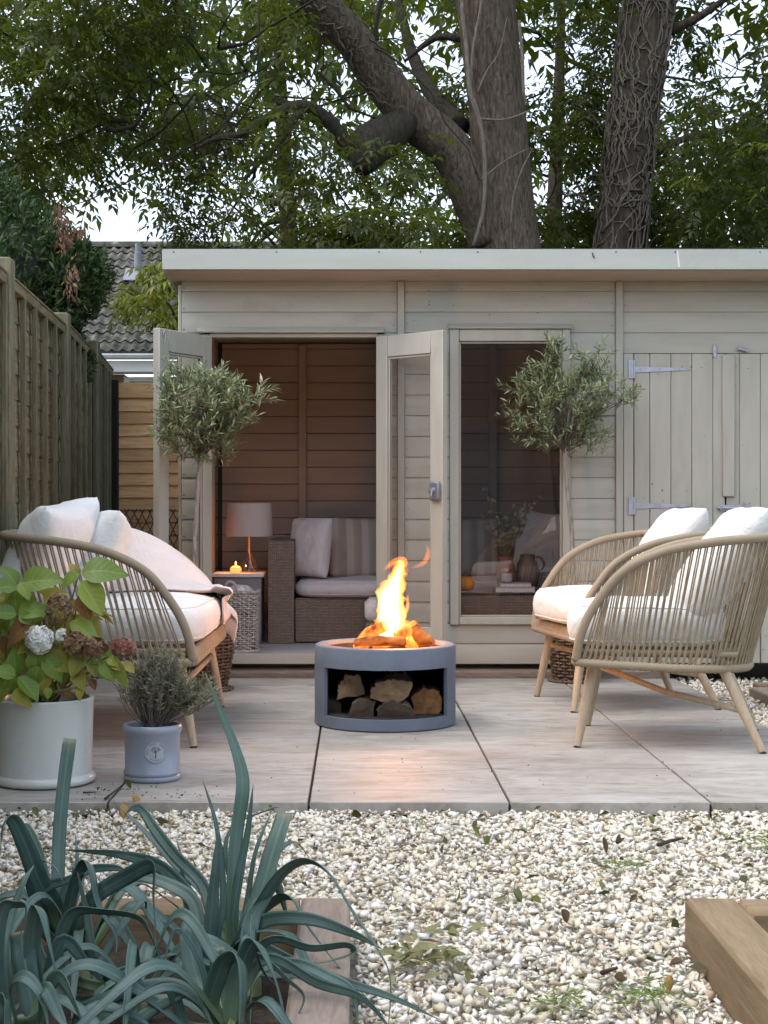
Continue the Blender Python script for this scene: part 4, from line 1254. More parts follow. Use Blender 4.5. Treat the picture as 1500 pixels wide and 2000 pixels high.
def rope_seat(root, halfw, strand_gap=0.021, cross=True):
    """seat in its own frame: +x forward, origin on the floor under the middle of the seat"""
    k = halfw - 0.33
    hoop = [(.335, .33, .325), (.312, .345, .43), (.262, .352, .53), (.165, .36, .648), (.02, .368, .722), (-.15, .362, .757), (-.30, .30, .770), (-.395, .17, .777), (-.425, 0, .780)]
    ring = [(.335, .33, .318), (.22, .337, .312), (.10, .335, .308), (.0, .325, .303), (-.10, .30, .300), (-.19, .25, .297), (-.255, .175, .295), (-.285, .09, .294), (-.293, 0, .294)]
    if k > 0.05:
        # the two-seater: the back runs straight between the rounded ends
        hoop = [(a, b + k, c) for a, b, c in hoop[:-1]] + [(-.425, k * 0.5, .780), (-.425, 0, .780)]
        ring = [(a, b + k, c) for a, b, c in ring[:-1]] + [(-.293, k * 0.5, .294), (-.293, 0, .294)]
    H = catmull(mirrored(hoop), 12); Rg = catmull(mirrored(ring), 12)
    b = MB(); b.tube(H, 0.0165, 12); b.build("arm_hoop", m_rope, root, False, angle=180)
    b = MB(); b.tube(Rg + [Vector((.335, -(.33 + k) * (1 - t), .318)).lerp(Vector((.335, (.33 + k), .318)), 0) if False else Vector((.338, -(.33 + k) + 2 * (.33 + k) * t, .318)) for t in np.linspace(0.04, 0.96, 14)], 0.0155, 10, closed=True)
    b.build("seat_ring", m_rope, root, False, angle=180)
    # inner seat rails
    b = MB()
    inn = [Vector((p.x * 0.90, p.y * 0.93, 0.352)) for p in Rg]
    b.tube(inn, 0.013, 8)
    for yy in np.linspace(-(halfw - 0.06), halfw - 0.06, 7):
        b.tube([(0.30, yy, 0.352), (-0.24, yy, 0.350)], 0.010, 6)
    b.tube([(.322, -(halfw - .02), .352), (.322, halfw - .02, .352)], 0.013, 8)
    b.build("seat_rail", m_rope, root, False, angle=180)
    # the cords between hoop and ring
    def arclen(L):
        d = [0.0]
        for i in range(1, len(L)): d.append(d[-1] + (L[i] - L[i - 1]).length)
        return d
    dH, dR = arclen(H), arclen(Rg)
    def at(L, d, s):
        s = max(0, min(s, d[-1] - 1e-6))
        i = int(np.searchsorted(d, s, side='right')) - 1
        t = (s - d[i]) / max(1e-9, d[i + 1] - d[i])
        return L[i].lerp(L[i + 1], t)
    n = int(dR[-1] / strand_gap)
    st = MB()
    # the hoop is longer than the ring at the front: start past its steep foot
    for i in range(1, n):
        f = i / n
        a = at(Rg, dR, dR[-1] * f)
        fh = 0.105 + 0.79 * f + 0.012 * math.sin(f * 2 * PI) * 0
        h = at(H, dH, dH[-1] * fh)
        for s in (-1, 1):
            off = 0.0035 * s
            tdir = (at(Rg, dR, dR[-1] * min(1, f + 0.01)) - a); tdir = tdir.normalized() if tdir.length > 1e-9 else Vector((1, 0, 0))
            top = h + tdir * (off * 1.2); bot = a + tdir * (off * 0.6)
            sag = Vector((random.gauss(0, .002), random.gauss(0, .002), 0))
            st.tube([bot - Vector((0, 0, 0.012)), (top + bot) / 2 + sag, top + Vector((0, 0, 0.010))], 0.0031, 5, cap=False)
        if i % 1 == 0:      # knots over the ring
            st.tube([a + Vector((0, 0, 0.017)), a - Vector((0, 0, 0.017))], 0.006, 5)
    tag(st.build("rope_strands", m_strand, root, False, angle=180), kind="stuff")
    # woven front apron
    ap = MB()
    nf = int(2 * halfw / 0.012)
    for i in range(nf):
        yy = -(halfw - .02) + (2 * halfw - .04) * i / (nf - 1)
        ap.tube([(.340, yy, .318 - .014), (.348, yy, .335), (.332, yy, .362)], 0.0036, 4, cap=False)
    tag(ap.build("apron_cords", m_strand, root, False, angle=180), kind="stuff")
    # legs and stretchers
    kk = k
    feet = {(1, 1): (.332, .290 + kk), (1, -1): (.332, -.290 - kk), (-1, 1): (-.325, .287 + kk), (-1, -1): (-.325, -.287 - kk)}
    tops = {(1, 1): (.272, .243 + kk), (1, -1): (.272, -.243 - kk), (-1, 1): (-.175, .222 + kk), (-1, -1): (-.175, -.222 - kk)}
    for key in feet:
        fx, fy = feet[key]; tx, ty = tops[key]
        lg = MB(); lg.tube([(tx, ty, .330), (tx + (fx - tx) * .5, ty + (fy - ty) * .5, .168), (fx, fy, 0.006)], [.0205, .0195, .0140], 12)
        lo = lg.build("leg", m_legwood, root, False, angle=50)
        ft = MB(); ft.tube([(fx, fy, 0.0055), (fx, fy, 0.0)], [.0142, .0135], 10); o = ft.build("foot_pad", m_foot, None); 
        COL.objects.unlink(o); del WM[o]; link(o, lo, False)
    def lp(key, t):
        fx, fy = feet[key]; tx, ty = tops[key]
        return Vector((tx + (fx - tx) * t, ty + (fy - ty) * t, .33 * (1 - t)))
    if cross:
        for a, b_ in (((1, -1), (-1, 1)),):
            q = MB(); A, B = lp(a, .22 if a == (1, 1) else .25), lp(b_, .52 if a == (1, 1) else .55)
            q.tube([A, (A + B) / 2 + Vector((0, 0, .004 if a == (1, 1) else -0.02)), B], .0125, 10); q.build("stretcher", m_legwood, root, False, angle=180)
    else:
        q = MB(); q.tube([lp((-1, 1), .4), lp((-1, -1), .4)], .0125, 10); q.build("stretcher", m_legwood, root, False, angle=180)
        q = MB(); q.tube([lp((1, 1), .3), lp((1, -1), .3)], .0125, 10); q.build("stretcher", m_legwood, root, False, angle=180)

def seat_cushion(name, root_loc, rz, x0, x1, halfw, z0, z1, seed, mat, label, group=None, back_round=True, bulge=1.0):
    """boxed cushion with soft edges, laid on the seat; one mesh, top-level"""
    e = Matrix.Translation(root_loc) @ Matrix.Rotation(rz, 4, 'Z')
    cx = (x0 + x1) / 2; hx = (x1 - x0) / 2
    N = 72
    def outline(inset):
        out = []
        for i in range(N):
            a = 2 * PI * i / N
            c_, s_ = math.cos(a), math.sin(a)
            ex = 5.5 if c_ > 0 or not back_round else 2.9
            r = (abs(c_) ** ex + abs(s_) ** ex) ** (-1 / ex)
            out.append(((hx - inset) * r * c_, (halfw - inset) * r * s_))
        return out
    th = z1 - z0
    layers = [(0.14, 0.0), (0.05, 0.0), (0.018, 0.006), (0.004, 0.02), (-0.004, th * .32), (-0.007, th * .5), (-0.004, th * .68), (0.006, th - .022), (0.022, th - .006), (0.06, th + .004 * bulge), (0.13, th + .012 * bulge), (0.22, th + .016 * bulge)]
    b = MB(); vs, fs = [], []
    for li, (ins, zz) in enumerate(layers):
        for i, (px, py) in enumerate(outline(ins)):
            nz = mnoise.noise(Vector((px * 7 + seed, py * 7, zz * 9)))
            nz2 = mnoise.noise(Vector((px * 22 + seed, py * 22, zz * 30)))
            z = z0 + zz + (0.006 * nz if li > 7 else 0) + 0.003 * nz2
            sc = 1 + 0.014 * nz + 0.006 * nz2
            vs.append(e @ Vector((cx + px * sc, py * sc, z)))
    L = len(layers)
    for li in range(L - 1):
        for i in range(N):
            i2 = (i + 1) % N
            fs.append((li * N + i, li * N + i2, (li + 1) * N + i2, (li + 1) * N + i))
    vs.append(e @ Vector((cx, 0, z0))); vs.append(e @ Vector((cx, 0, z1 + .018)))
    for i in range(N):
        i2 = (i + 1) % N
        fs.append((len(vs) - 2, i2, i)); fs.append((len(vs) - 1, (L - 1) * N + i, (L - 1) * N + i2))
    b.add(vs, fs)
    o = b.build(name, mat, smooth=True, angle=180)
    for li in (3, 8):       # corded seams round the box edges
        q = MB(); q.tube([vs[li * N + i] for i in range(N)], 0.0032, 6, closed=True); q.build("piping", mat, o, angle=180)
    return tag(o, label, "cushion", group)

def pillow(name, M_, w, h, t, seed, mat, label, group=None, sag=0.0, flange=0.0, cat="cushion", pw=2.2, soft=1.0):
    """scatter pillow: w across (local x), h up (local z), t thick (local y); M_ puts its middle in place"""
    n = 30
    b = MB()
    for side in (-1, 1):
        rows = []
        for i in range(n + 1):
            r = []
            for j in range(n + 1):
                u, v = -1 + 2 * j / n, -1 + 2 * i / n
                th = max(0.0, (1 - abs(u) ** pw)) ** 0.5 * max(0.0, (1 - abs(v) ** pw)) ** 0.5
                # corners stick out, sides draw in
                draw = 1 - 0.07 * (1 - abs(v) ** 2) * abs(u) ** 4
                draw2 = 1 - 0.07 * (1 - abs(u) ** 2) * abs(v) ** 4
                rc_ = 1 - 0.13 * (abs(u) * abs(v)) ** 4 * soft
                x = u * w / 2 * draw * rc_; z = v * h / 2 * draw2 * rc_
                nn_ = mnoise.noise(Vector((u * 2.2 + seed, v * 2.2, side * 3.0)))
                n3 = mnoise.noise(Vector((u * 6 + seed, v * 6 + 3, side * 5.0)))
                edge = max(abs(u), abs(v))
                y = side * (t / 2 * th * (1 + 0.16 * nn_) + 0.004 * n3 * (1 if edge < .97 else 0) + 0.001)
                z -= sag * (1 - u * u) * max(0, v) * 0.5
                r.append(M_ @ Vector((x, y, z)))
            rows.append(r if side < 0 else list(reversed(r)))
        b.grid(rows)
    me = b.mesh(name, mat, True, 180)
    bm = bmesh.new(); bm.from_mesh(me); bmesh.ops.remove_doubles(bm, verts=bm.verts, dist=0.0025); bmesh.ops.recalc_face_normals(bm, faces=bm.faces); bm.to_mesh(me); bm.free()
    me.shade_smooth()
    return tag(mobj(name, me), label, cat, group)

# the two armchairs on the right
G_CH = "rope armchairs to the right of the fire pit"
c1_loc, c1_rz = (1.2015, 5.76, 0), math.radians(167.7)
c2_loc, c2_rz = (1.224, 6.844, 0), math.radians(188.9)
ch1 = empty("rope_armchair", c1_loc, c1_rz, "beige rope armchair nearer the gravel, its side turned to the viewer", "armchair", G_CH)
rope_seat(ch1, 0.33)
ch2 = copy_tree(ch1)
ch2.location = c2_loc; ch2.rotation_euler = (0, 0, c2_rz)
ch2["label"] = "beige rope armchair set back by the store doors, half hidden by its twin"
seat_cushion("seat_cushion", c1_loc, c1_rz, -0.20, 0.375, 0.295, 0.372, 0.520, 1.3, m_cush, "thick cream seat cushion in the rope armchair nearer the gravel", "cream seat cushions")
seat_cushion("seat_cushion", c2_loc, c2_rz, -0.20, 0.375, 0.295, 0.372, 0.515, 6.1, m_cush, "cream seat cushion in the rope armchair set back by the store doors", "cream seat cushions")
def back_cushion(loc, rz, x, y, z, tilt, yaw, seed, label, w=.50, h=.46, t=.19, mat=None):
    M_ = Matrix.Translation(loc) @ Matrix.Rotation(rz, 4, 'Z') @ Matrix.Translation((x, y, z)) @ Matrix.Rotation(PI / 2 + yaw, 4, 'Z') @ Matrix.Rotation(tilt, 4, 'X')
    return pillow("back_cushion", M_, w, h, t, seed, mat or m_cush2, label, "cream back cushions", sag=0.05, pw=3.0, soft=0.55)
back_cushion(c1_loc, c1_rz, -0.185, 0.02, 0.675, -0.62, 0.10, 2.2, "plump cream cushion leaning back in the rope armchair nearer the gravel", t=.20, h=.54)
back_cushion(c2_loc, c2_rz, -0.175, 0.02, 0.675, -0.58, -0.12, 8.4, "cream cushion with a dented top in the rope armchair set back by the store doors", t=.20, h=.53)

# the two-seater on the left
s_loc = (-0.925, 6.12, 0)
sofa = empty("rope_sofa", s_loc, 0.0, "beige rope two-seater sofa along the panel fence, loaded with cushions and a throw", "sofa")
rope_seat(sofa, 0.62, 0.027, cross=False)
seat_cushion("seat_cushion", s_loc, 0.0, -0.23, 0.355, 0.575, 0.372, 0.515, 3.7, m_cush, "long cream seat cushion of the rope sofa, its front lit orange", "cream seat cushions")
pillow("back_cushion", Matrix.Translation((-1.185, 5.80, 0.700)) @ Matrix.Rotation(PI / 2 - 0.18, 4, 'Z') @ Matrix.Rotation(0.50, 4, 'X') @ Matrix.Rotation(-0.10, 4, 'Y'), .52, .50, .20, 5.5, m_cush2, "crumpled cream cushion at the near end of the rope sofa", "cream back cushions", sag=.05, pw=3.0, soft=0.5)
pillow("back_cushion", Matrix.Translation((-1.055, 6.13, 0.67)) @ Matrix.Rotation(PI / 2 + 0.15, 4, 'Z') @ Matrix.Rotation(0.45, 4, 'X'), .54, .48, .20, 9.5, m_cush2, "smooth cream cushion in the middle of the rope sofa beside the throw", "cream back cushions", sag=.03, pw=3.0, soft=0.6)
# throw over the far arm
hoopL = catmull([(-1.36, 6.46, .80), (-1.25, 6.66, .802), (-1.09, 6.75, .785), (-0.93, 6.765, .735), (-0.78, 6.755, .650), (-0.68, 6.742, .555), (-0.620, 6.735, .48), (-0.575, 6.73, .425), (-0.555, 6.72, .395)], 7)
rows = []
nv_ = 22
for i, p in enumerate(hoopL):
    f = i / (len(hoopL) - 1)
    r = []
    for j in range(nv_ + 1):
        v = j / nv_
        # outside flap, over the hoop, down the inside to the seat
        if v < 0.2:
            t = v / 0.2
            q = Vector((p.x + (0.02 * f), p.y + 0.035, p.z - 0.22 * (1 - t) * (1 - 0.5 * f)))
        elif v < 0.3:
            a = (v - 0.2) / 0.1 * PI
            q = Vector((p.x, p.y + 0.035 * math.cos(a), p.z + 0.030 * math.sin(a)))
        else:
            t = (v - 0.3) / 0.7
            inner = Vector((p.x + 0.06 * (1 - f), p.y - 0.035, p.z))
            seat_z = 0.545 if f < 0.72 else 0.545 - (f - 0.72) * 0.75
            end = Vector((max(p.x + 0.13, -1.12) * (1 - f * 0.0), 6.22 + 0.10 * f, min(seat_z + 0.02 * (1 - f), p.z + 0.03)))
            if f > 0.72: end.x = -0.552
            e1 = inner.lerp(end, t)
            dip = math.sin(t * PI) * 0.10 * (1 - f) 
            q = Vector((e1.x, e1.y, max(e1.z - dip - (0.05 * t * t if e1.x < -0.6 else 0), 0.532 if e1.x < -0.585 else 0.40)))
        fold = 0.012 * math.sin(v * 26 + 4 * mnoise.noise(Vector((f * 3, v * 3, 1.0))) + f * 5) + 0.012 * mnoise.noise(Vector((f * 7, v * 7, 2.0)))
        q = q + Vector((fold * 0.5 * (0.3 + f), 0, fold * 0.8))
        r.append(q)
    rows.append(r)
b = MB(); b.grid(rows)
thr = b.build("throw_blanket", m_throw, angle=180)
so = thr.modifiers.new("thickness", 'SOLIDIFY'); so.thickness = 0.008; so.offset = 1
ss = thr.modifiers.new("smooth", 'SUBSURF'); ss.levels = 1; ss.render_levels = 1
tag(thr, "pale blush throw draped over the far arm of the rope sofa", "blanket")

# ------------------------------------------------------------------ fire pit
m_pit = mottled("fire_pit_blue_grey", [(0.3, (0.115, 0.138, 0.178)), (0.55, (0.142, 0.168, 0.212)), (0.8, (0.172, 0.20, 0.248))], 5, (1, 1, 1), 0.6, 0.35, 55, 0.003, 0.35, dirt=((0.085, 0.088, 0.10), 9, 0.57, 0.6))
m_pitin = mottled("sooty_concrete", [(0.3, (0.02, 0.018, 0.016)), (0.7, (0.05, 0.045, 0.04))], 9, rough=0.95)
m_ash_ = mottled("ash_bed", [(0.3, (0.05, 0.045, 0.04)), (0.7, (0.22, 0.2, 0.18))], 30, rough=1.0, bump=1.0, bdist=0.02)
FX, FY, FR, FH = 0.122, 6.2, 0.289, 0.327
pit = empty("fire_pit", (FX, FY, 0), label="round blue grey fire pit with a log store opening under its bowl", cat="fire pit")
def arc_solid(mb, prof, a0, a1, n, full=False):
    """profile [(r,z)] closed, swept about the pit's axis"""
    m = len(prof); vs, fs = [], []
    cnt = n if full else n + 1
    for i in range(cnt):
        a = a0 + (a1 - a0) * i / n
        for (r, z) in prof: vs.append((FX + r * math.cos(a), FY + r * math.sin(a), z))
    for i in range(n):
        j = (i + 1) % cnt
        for k in range(m):
            k2 = (k + 1) % m
            fs.append((i * m + k, j * m + k, j * m + k2, i * m + k2))
    if not full:
        fs.append(tuple(reversed(range(m)))); fs.append(tuple((cnt - 1) * m + k for k in range(m)))
    mb.add(vs, fs)
dr = MB(); Ri = FR - 0.048
arc_solid(dr, [(Ri, 0.243), (FR, 0.243), (FR, FH - 0.010), (FR - 0.003, FH - 0.003), (FR - 0.010, FH), (Ri + 0.008, FH), (Ri + 0.002, FH - 0.003), (Ri, FH - 0.010)], 0, 2 * PI, 96, True)
arc_solid(dr, [(0.0001, 0.002), (FR - 0.004, 0.002), (FR, 0.006), (FR, 0.049), (0.0001, 0.049)], 0, 2 * PI, 96, True)
ao = math.radians(58.5)
arc_solid(dr, [(FR - 0.014, 0.049), (FR, 0.049), (FR, 0.243), (FR - 0.014, 0.243)], -PI / 2 + ao, 1.5 * PI - ao, 70)
drum = dr.build("drum", m_pit, pit, angle=35, fix=True)
b = MB(); b.lathe([(Ri - 0.001, 0.05), (Ri - 0.001, 0.2425)], 64, (FX, FY, 0)); 
bb = MB()
for i in range(60):
    pass
q = MB(); arc_solid(q, [(FR - 0.020, 0.0535), (FR - 0.015, 0.0535), (FR - 0.015, 0.2385), (FR - 0.020, 0.2385)], -PI / 2 + ao + 0.01, 1.5 * PI - ao - 0.01, 60); q.build("store_lining", m_pitin, pit, angle=35, fix=True)
q = MB(); arc_solid(q, [(0.0001, 0.0495), (FR - 0.021, 0.0495), (FR - 0.021, 0.053), (0.0001, 0.053)], 0, 2 * PI, 64, True); q.build("store_floor", m_pitin, pit, angle=35, fix=True)
q = MB(); q.lathe([(0.001, 0.2445), (Ri - 0.012, 0.2445), (Ri - 0.004, 0.262), (Ri - 0.002, 0.312), (Ri - 0.010, 0.312), (Ri - 0.016, 0.268), (0.15, 0.258), (0.001, 0.262)], 64, (FX, FY, 0)); q.build("bowl", m_pitin, pit, angle=40, fix=True)
q = MB(); rows = []
for i in range(11):
    rr_ = 0.001 + (Ri - 0.02) * i / 10
    rows.append([Vector((FX + rr_ * math.cos(a), FY + rr_ * math.sin(a), 0.278 + 0.02 * (1 - i / 10) + 0.012 * mnoise.noise(Vector((rr_ * 20 * math.cos(a), rr_ * 20 * math.sin(a), 0))))) for a in np.linspace(0, 2 * PI, 41)[:-1]])
q.grid(rows, True); tag(q.build("ash_bed", m_ash_, pit, angle=180, fix=True), kind="stuff")

# split logs
m_bk = NT("log_bark")
_v = m_bk.coord("Object", (1, 0.35, 1)); _n = m_bk.noise(_v, 38, 6, 0.7, 0.5)
m_bk = m_bk.pbr(m_bk.ramp(_n, [(0.3, (0.05, 0.04, 0.03)), (0.5, (0.15, 0.125, 0.10)), (0.7, (0.30, 0.27, 0.23))]), 0.95, m_bk.bump(_n, 0.9, 0.012), 0.0, 0.2)
def endgrain(name, c0, c1, c2):
    t = NT(name); v = t.coord("Object", (1, 1, 1))
    n = t.noise(v, 16, 6, 0.6, 0.8); w = t.noise(t.coord("Object", (1, 1, 5)), 30, 3)
    f = t.math('ADD', t.math('MULTIPLY', n, 0.7), t.math('MULTIPLY', w, 0.3))
    return t.pbr(t.ramp(f, [(0.33, c0), (0.5, c1), (0.68, c2)]), 0.85, t.bump(f, 0.5, 0.006), 0.0, 0.2)
m_end = endgrain("log_end_pale", (0.10, 0.062, 0.034), (0.19, 0.125, 0.072), (0.28, 0.20, 0.12))
m_end2 = endgrain("log_end_shaded", (0.030, 0.022, 0.015), (0.055, 0.040, 0.028), (0.09, 0.068, 0.05))  # darker copy: the shadow inside the store is put into the colour
m_end3 = endgrain("log_end_orange", (0.12, 0.055, 0.022), (0.24, 0.12, 0.05), (0.32, 0.19, 0.095))
def split_log(name, outline, y0, y1, mend, label, group, bark_from, parent=None):
    """outline [(x,z)] of the cut end; edges whose index is in bark_from carry bark, the others are split faces"""
    pts = []
    m = len(outline)
    bark = []
    for i in range(m):
        a, b_ = outline[i], outline[(i + 1) % m]
        n = 5 if i in bark_from else 3
        for k in range(n):
            t = k / n
            rough = 0.006 if i in bark_from else 0.003
            pts.append((a[0] + (b_[0] - a[0]) * t + random.uniform(-rough, rough), a[1] + (b_[1] - a[1]) * t + random.uniform(-rough, rough)))
            bark.append(i in bark_from)
    N = len(pts)
    cx = sum(p[0] for p in pts) / N; cz = sum(p[1] for p in pts) / N
    body = MB(); vs, fs = [], []
    ny = 6
    for j in range(ny + 1):
        y = y0 + (y1 - y0) * j / ny
        for i, (x, z) in enumerate(pts):
            k = 1 + 0.05 * mnoise.noise(Vector((x * 30, y * 14, z * 30)))
            if j in (0, ny): k *= 0.985
            vs.append((cx + (x - cx) * k, y, cz + (z - cz) * k))
    mats = []
    for j in range(ny):
        for i in range(N):
            fs.append((j * N + i, j * N + (i + 1) % N, (j + 1) * N + (i + 1) % N, (j + 1) * N + i)); mats.append(0 if bark[i] else 1)
    body.v = vs; body.uv = [(0, 0)] * len(vs); body.f = fs; body.fm = mats
    # rough cut ends
    for yy, base, rev in ((y0, 0, False), (y1, ny * N, True)):
        c_ = len(body.v); body.v.append((cx, yy - 0.004 if not rev else yy + 0.004, cz)); body.uv.append((0, 0))
        for i in range(N):
            tri = (c_, base + (i + 1) % N, base + i) if not rev else (c_, base + i, base + (i + 1) % N)
            body.f.append(tri); body.fm.append(1)
    o = body.build(name, [m_bk, mend], parent, angle=35, fix=True)
    if label: tag(o, label, "log", group)
    return o
def LX(px, Y=5.98): return PX(px, Y)
def LZ(py, Y=5.98): return PZ(py, Y)
def OL(pts, Y): return [(LX(x, Y), LZ(y, Y)) for x, y in pts]
GL = "split logs in the fire pit's store"
Z0 = 0.0535
split_log("firewood_log", OL([(632, 1402), (668, 1403), (667, 1370), (650, 1367), (634, 1371)], 6.12), 6.12, 6.30, m_end2, "shaded firewood log in the bottom left of the store", GL, (2, 3, 4))
split_log("firewood_log", OL([(681, 1404), (730, 1405), (733, 1371), (705, 1368), (687, 1376)], 5.985), 5.985, 6.26, m_end2, "shaded squarish firewood log second along the bottom of the store", GL, (2, 3))
split_log("firewood_log", OL([(738, 1404), (805, 1405), (812, 1398), (797, 1378), (770, 1370), (748, 1374), (736, 1388)], 5.965), 5.965, 6.26, m_end2, "half round firewood log with pale ridged bark at the bottom of the store", GL, (1, 2, 3, 4, 5))
split_log("firewood_log", OL([(814, 1404), (846, 1405), (864, 1380), (858, 1350), (828, 1343), (801, 1362)], 6.08), 6.08, 6.28, m_end3, "orange tinted firewood log standing on edge at the right of the store", GL, (1, 2, 3))
split_log("firewood_log", OL([(659, 1366), (714, 1356), (701, 1319), (676, 1318), (662, 1340)], 6.05), 6.05, 6.27, m_end, "pale quarter split firewood log on top at the left", GL, (2, 3, 4))
split_log("firewood_log", OL([(722, 1363), (745, 1372), (780, 1371), (800, 1360), (808, 1332), (770, 1328), (742, 1329), (727, 1342)], 5.985), 5.985, 6.27, m_end, "broad pale split firewood log on top in the middle", GL, (4, 5, 6, 7))
split_log("firewood_log", OL([(748, 1328), (800, 1329), (795, 1316), (770, 1314), (755, 1317)], 6.05), 6.05, 6.28, m_end2, "thin bark covered firewood log wedged under the bowl of the fire pit", GL, (2, 3, 4))

# burning logs
def ember_mat(name, k):
    t = NT(name)
    v = t.coord("Object"); n = t.noise(v, 14, 5, 0.6, 0.6)
    c = t.ramp(n, [(0.35, (0.03, 0.02, 0.015)), (0.6, (0.16, 0.08, 0.04)), (0.75, (0.30, 0.16, 0.07))])
    e = t.ramp(n, [(0.34, (0.04, 0.005, 0)), (0.54, (0.9, 0.16, 0.015)), (0.74, (1.0, 0.36, 0.05))])
    p = t.pbr(c, 0.9, t.bump(n, 0.8, 0.01), 0.0, 0.1)
    t.l.new(e, t.p.inputs["Emission Color"]); t.p.inputs["Emission Strength"].default_value = k
    return p
m_emb = ember_mat("glowing_charred_wood", 0.8)
m_emb2 = ember_mat("dull_glowing_wood", 0.22)
GB = "burning logs in the fire pit"
def burn_log(pts, r, seed, label, mat, flat=1.0):
    b = MB(); c_ = catmull(pts, 5)
    b.tube(c_, lerp_list([x * 0.86 for x in r], len(c_)), 12, flat=flat)
    me = b.mesh("burning_log", mat, True, 60); knobbly(me, 0.006, 38, seed)
    return tag(mobj("burning_log", me), label, "log", GB)
burn_log([P(700, 1268, 6.16), P(722, 1238, 6.13), P(752, 1222, 6.10)], [.030, .036, .028], 1, "curved burning log leaning up on the left of the flames", m_emb)
burn_log([P(692, 1256, 6.02), P(735, 1251, 6.00), P(790, 1254, 6.03)], [.020, .026, .020], 2, "charred log lying along the front of the flames", m_emb2)
burn_log([P(772, 1244, 6.10), P(796, 1232, 6.13), P(812, 1218, 6.16)], [.024, .032, .022], 3, "bright burning log crossing behind the flames on the right", m_emb)
burn_log([P(838, 1262, 6.16), P(818, 1240, 6.14), P(806, 1220, 6.13)], [.036, .034, .022], 4, "burning log propped up at the right end of the fire", m_emb2)
burn_log([P(730, 1258, 6.30), P(770, 1248, 6.28), P(815, 1256, 6.30)], [.03, .034, .03], 5, "burning log at the back of the fire", m_emb)

# flames: tongues of glowing gas
fire = empty("fire", (PX(770, 6.15), 6.15, 0.30), label="bright yellow and orange flames rising from the fire pit", cat="fire")
f_core = flame_mat("flame_core", (1.0, 0.58, 0.15), 78.0)
f_mid = flame_mat("flame_middle", (1.0, 0.38, 0.045), 36.0)
f_out = flame_mat("flame_outer", (1.0, 0.22, 0.022), 22.0)
def FZ(zx, zy, dy=0.0): return P(700 + zx / 4.65, 860 + zy / 4.65, 6.14 + dy)
KZ = 6.14 / FPX / 4.65
def tongue(pts, r, mat, seed, depth=0.8, wob=0.16, n=14):
    c_ = catmull([FZ(*p) for p in pts], 7); rr_ = lerp_list([x * KZ * 1.22 for x in r], len(c_))
    b = MB(); vs, fs = [], []
    for i, p in enumerate(c_):
        for k in range(n):
            a = 2 * PI * k / n
            w = 1 + wob * mnoise.noise(Vector((math.cos(a) * 1.5 + seed, math.sin(a) * 1.5, i * 0.22))) + wob * 0.9 * mnoise.noise(Vector((math.cos(a) * 1.2 + seed * 2, math.sin(a) * 1.2, i * 0.55)))
            t = (c_[min(i + 1, len(c_) - 1)] - c_[max(i - 1, 0)]).normalized()
            sx = Vector((t.z, 0, -t.x))
            if sx.length < 1e-4: sx = Vector((1, 0, 0))
            sx.normalize()
            vs.append(p + sx * (math.cos(a) * rr_[i] * w) + Vector((0, 1, 0)) * (math.sin(a) * rr_[i] * w * depth))
    m = len(c_)
    for i in range(m - 1):
        for k in range(n):
            k2 = (k + 1) % n
            fs.append((i * n + k, i * n + k2, (i + 1) * n + k2, (i + 1) * n + k))
    fs.append(tuple(reversed(range(n)))); fs.append(tuple((m - 1) * n + k for k in range(n)))
    b.add(vs, fs)
    return b.build("flame_tongue", mat, fire, angle=180, fix=True)
tongue([(255, 1815), (285, 1700), (280, 1560), (285, 1440), (318, 1330), (352, 1230), (372, 1160), (380, 1120)], [92, 74, 70, 72, 46, 26, 16, 4], f_core, 1)
tongue([(265, 1820), (295, 1690), (292, 1550), (290, 1430), (330, 1310), (362, 1215), (385, 1130), (400, 1095)], [108, 94, 92, 92, 62, 40, 26, 6], f_mid, 4, 0.7, 0.22)
tongue([(270, 1790), (300, 1640), (296, 1520), (292, 1400), (335, 1290), (368, 1195), (392, 1120), (415, 1090)], [118, 112, 104, 106, 78, 54, 40, 8], f_out, 9, 0.7, 0.28)
tongue([(330, 1720), (370, 1640), (395, 1560), (372, 1470), (362, 1400), (400, 1320), (392, 1260)], [40, 44, 36, 26, 24, 20, 3], f_mid, 12, 0.7, 0.2)
tongue([(250, 1560), (212, 1470), (196, 1410), (215, 1385), (262, 1352), (300, 1300)], [46, 30, 16, 16, 14, 3], f_mid, 15, 0.6)
tongue([(375, 1640), (425, 1570), (448, 1500), (446, 1440), (452, 1385)], [22, 17, 14, 11, 2], f_mid, 18, 0.7)
tongue([(345, 1230), (352, 1170), (405, 1110), (380, 1088), (320, 1110), (262, 1152), (222, 1176)], [30, 36, 40, 30, 26, 16, 2], f_out, 21, 0.6)
tongue([(360, 1190), (372, 1150), (395, 1115), (350, 1108), (300, 1130)], [14, 16, 16, 12, 2], f_mid, 23, 0.5)
tongue([(395, 1180), (415, 1225), (440, 1205), (452, 1120)], [22, 20, 12, 2], f_out, 24, 0.6)
tongue([(470, 1158), (540, 1142), (600, 1105), (628, 1050), (632, 990), (600, 950)], [3, 14, 20, 20, 14, 2], f_out, 27, 0.5)
tongue([(395, 1690), (440, 1660), (500, 1655)], [26, 24, 4], f_mid, 29, 0.6)
tongue([(360, 1850), (400, 1830), (440, 1790), (446, 1760)], [14, 16, 12, 2], f_core, 31, 0.6)
tongue([(110, 1815), (130, 1760), (150, 1720), (165, 1690)], [22, 20, 12, 2], f_mid, 33, 0.6)
tongue([(60, 1830), (95, 1780), (150, 1720), (190, 1680)], [16, 24, 20, 3], f_out, 36, 0.6)
tongue([(480, 1830), (500, 1760), (470, 1700), (500, 1670)], [26, 30, 22, 3], f_out, 38, 0.6)
tongue([(200, 1640), (190, 1520), (178, 1440)], [24, 18, 2], f_out, 41, 0.5)
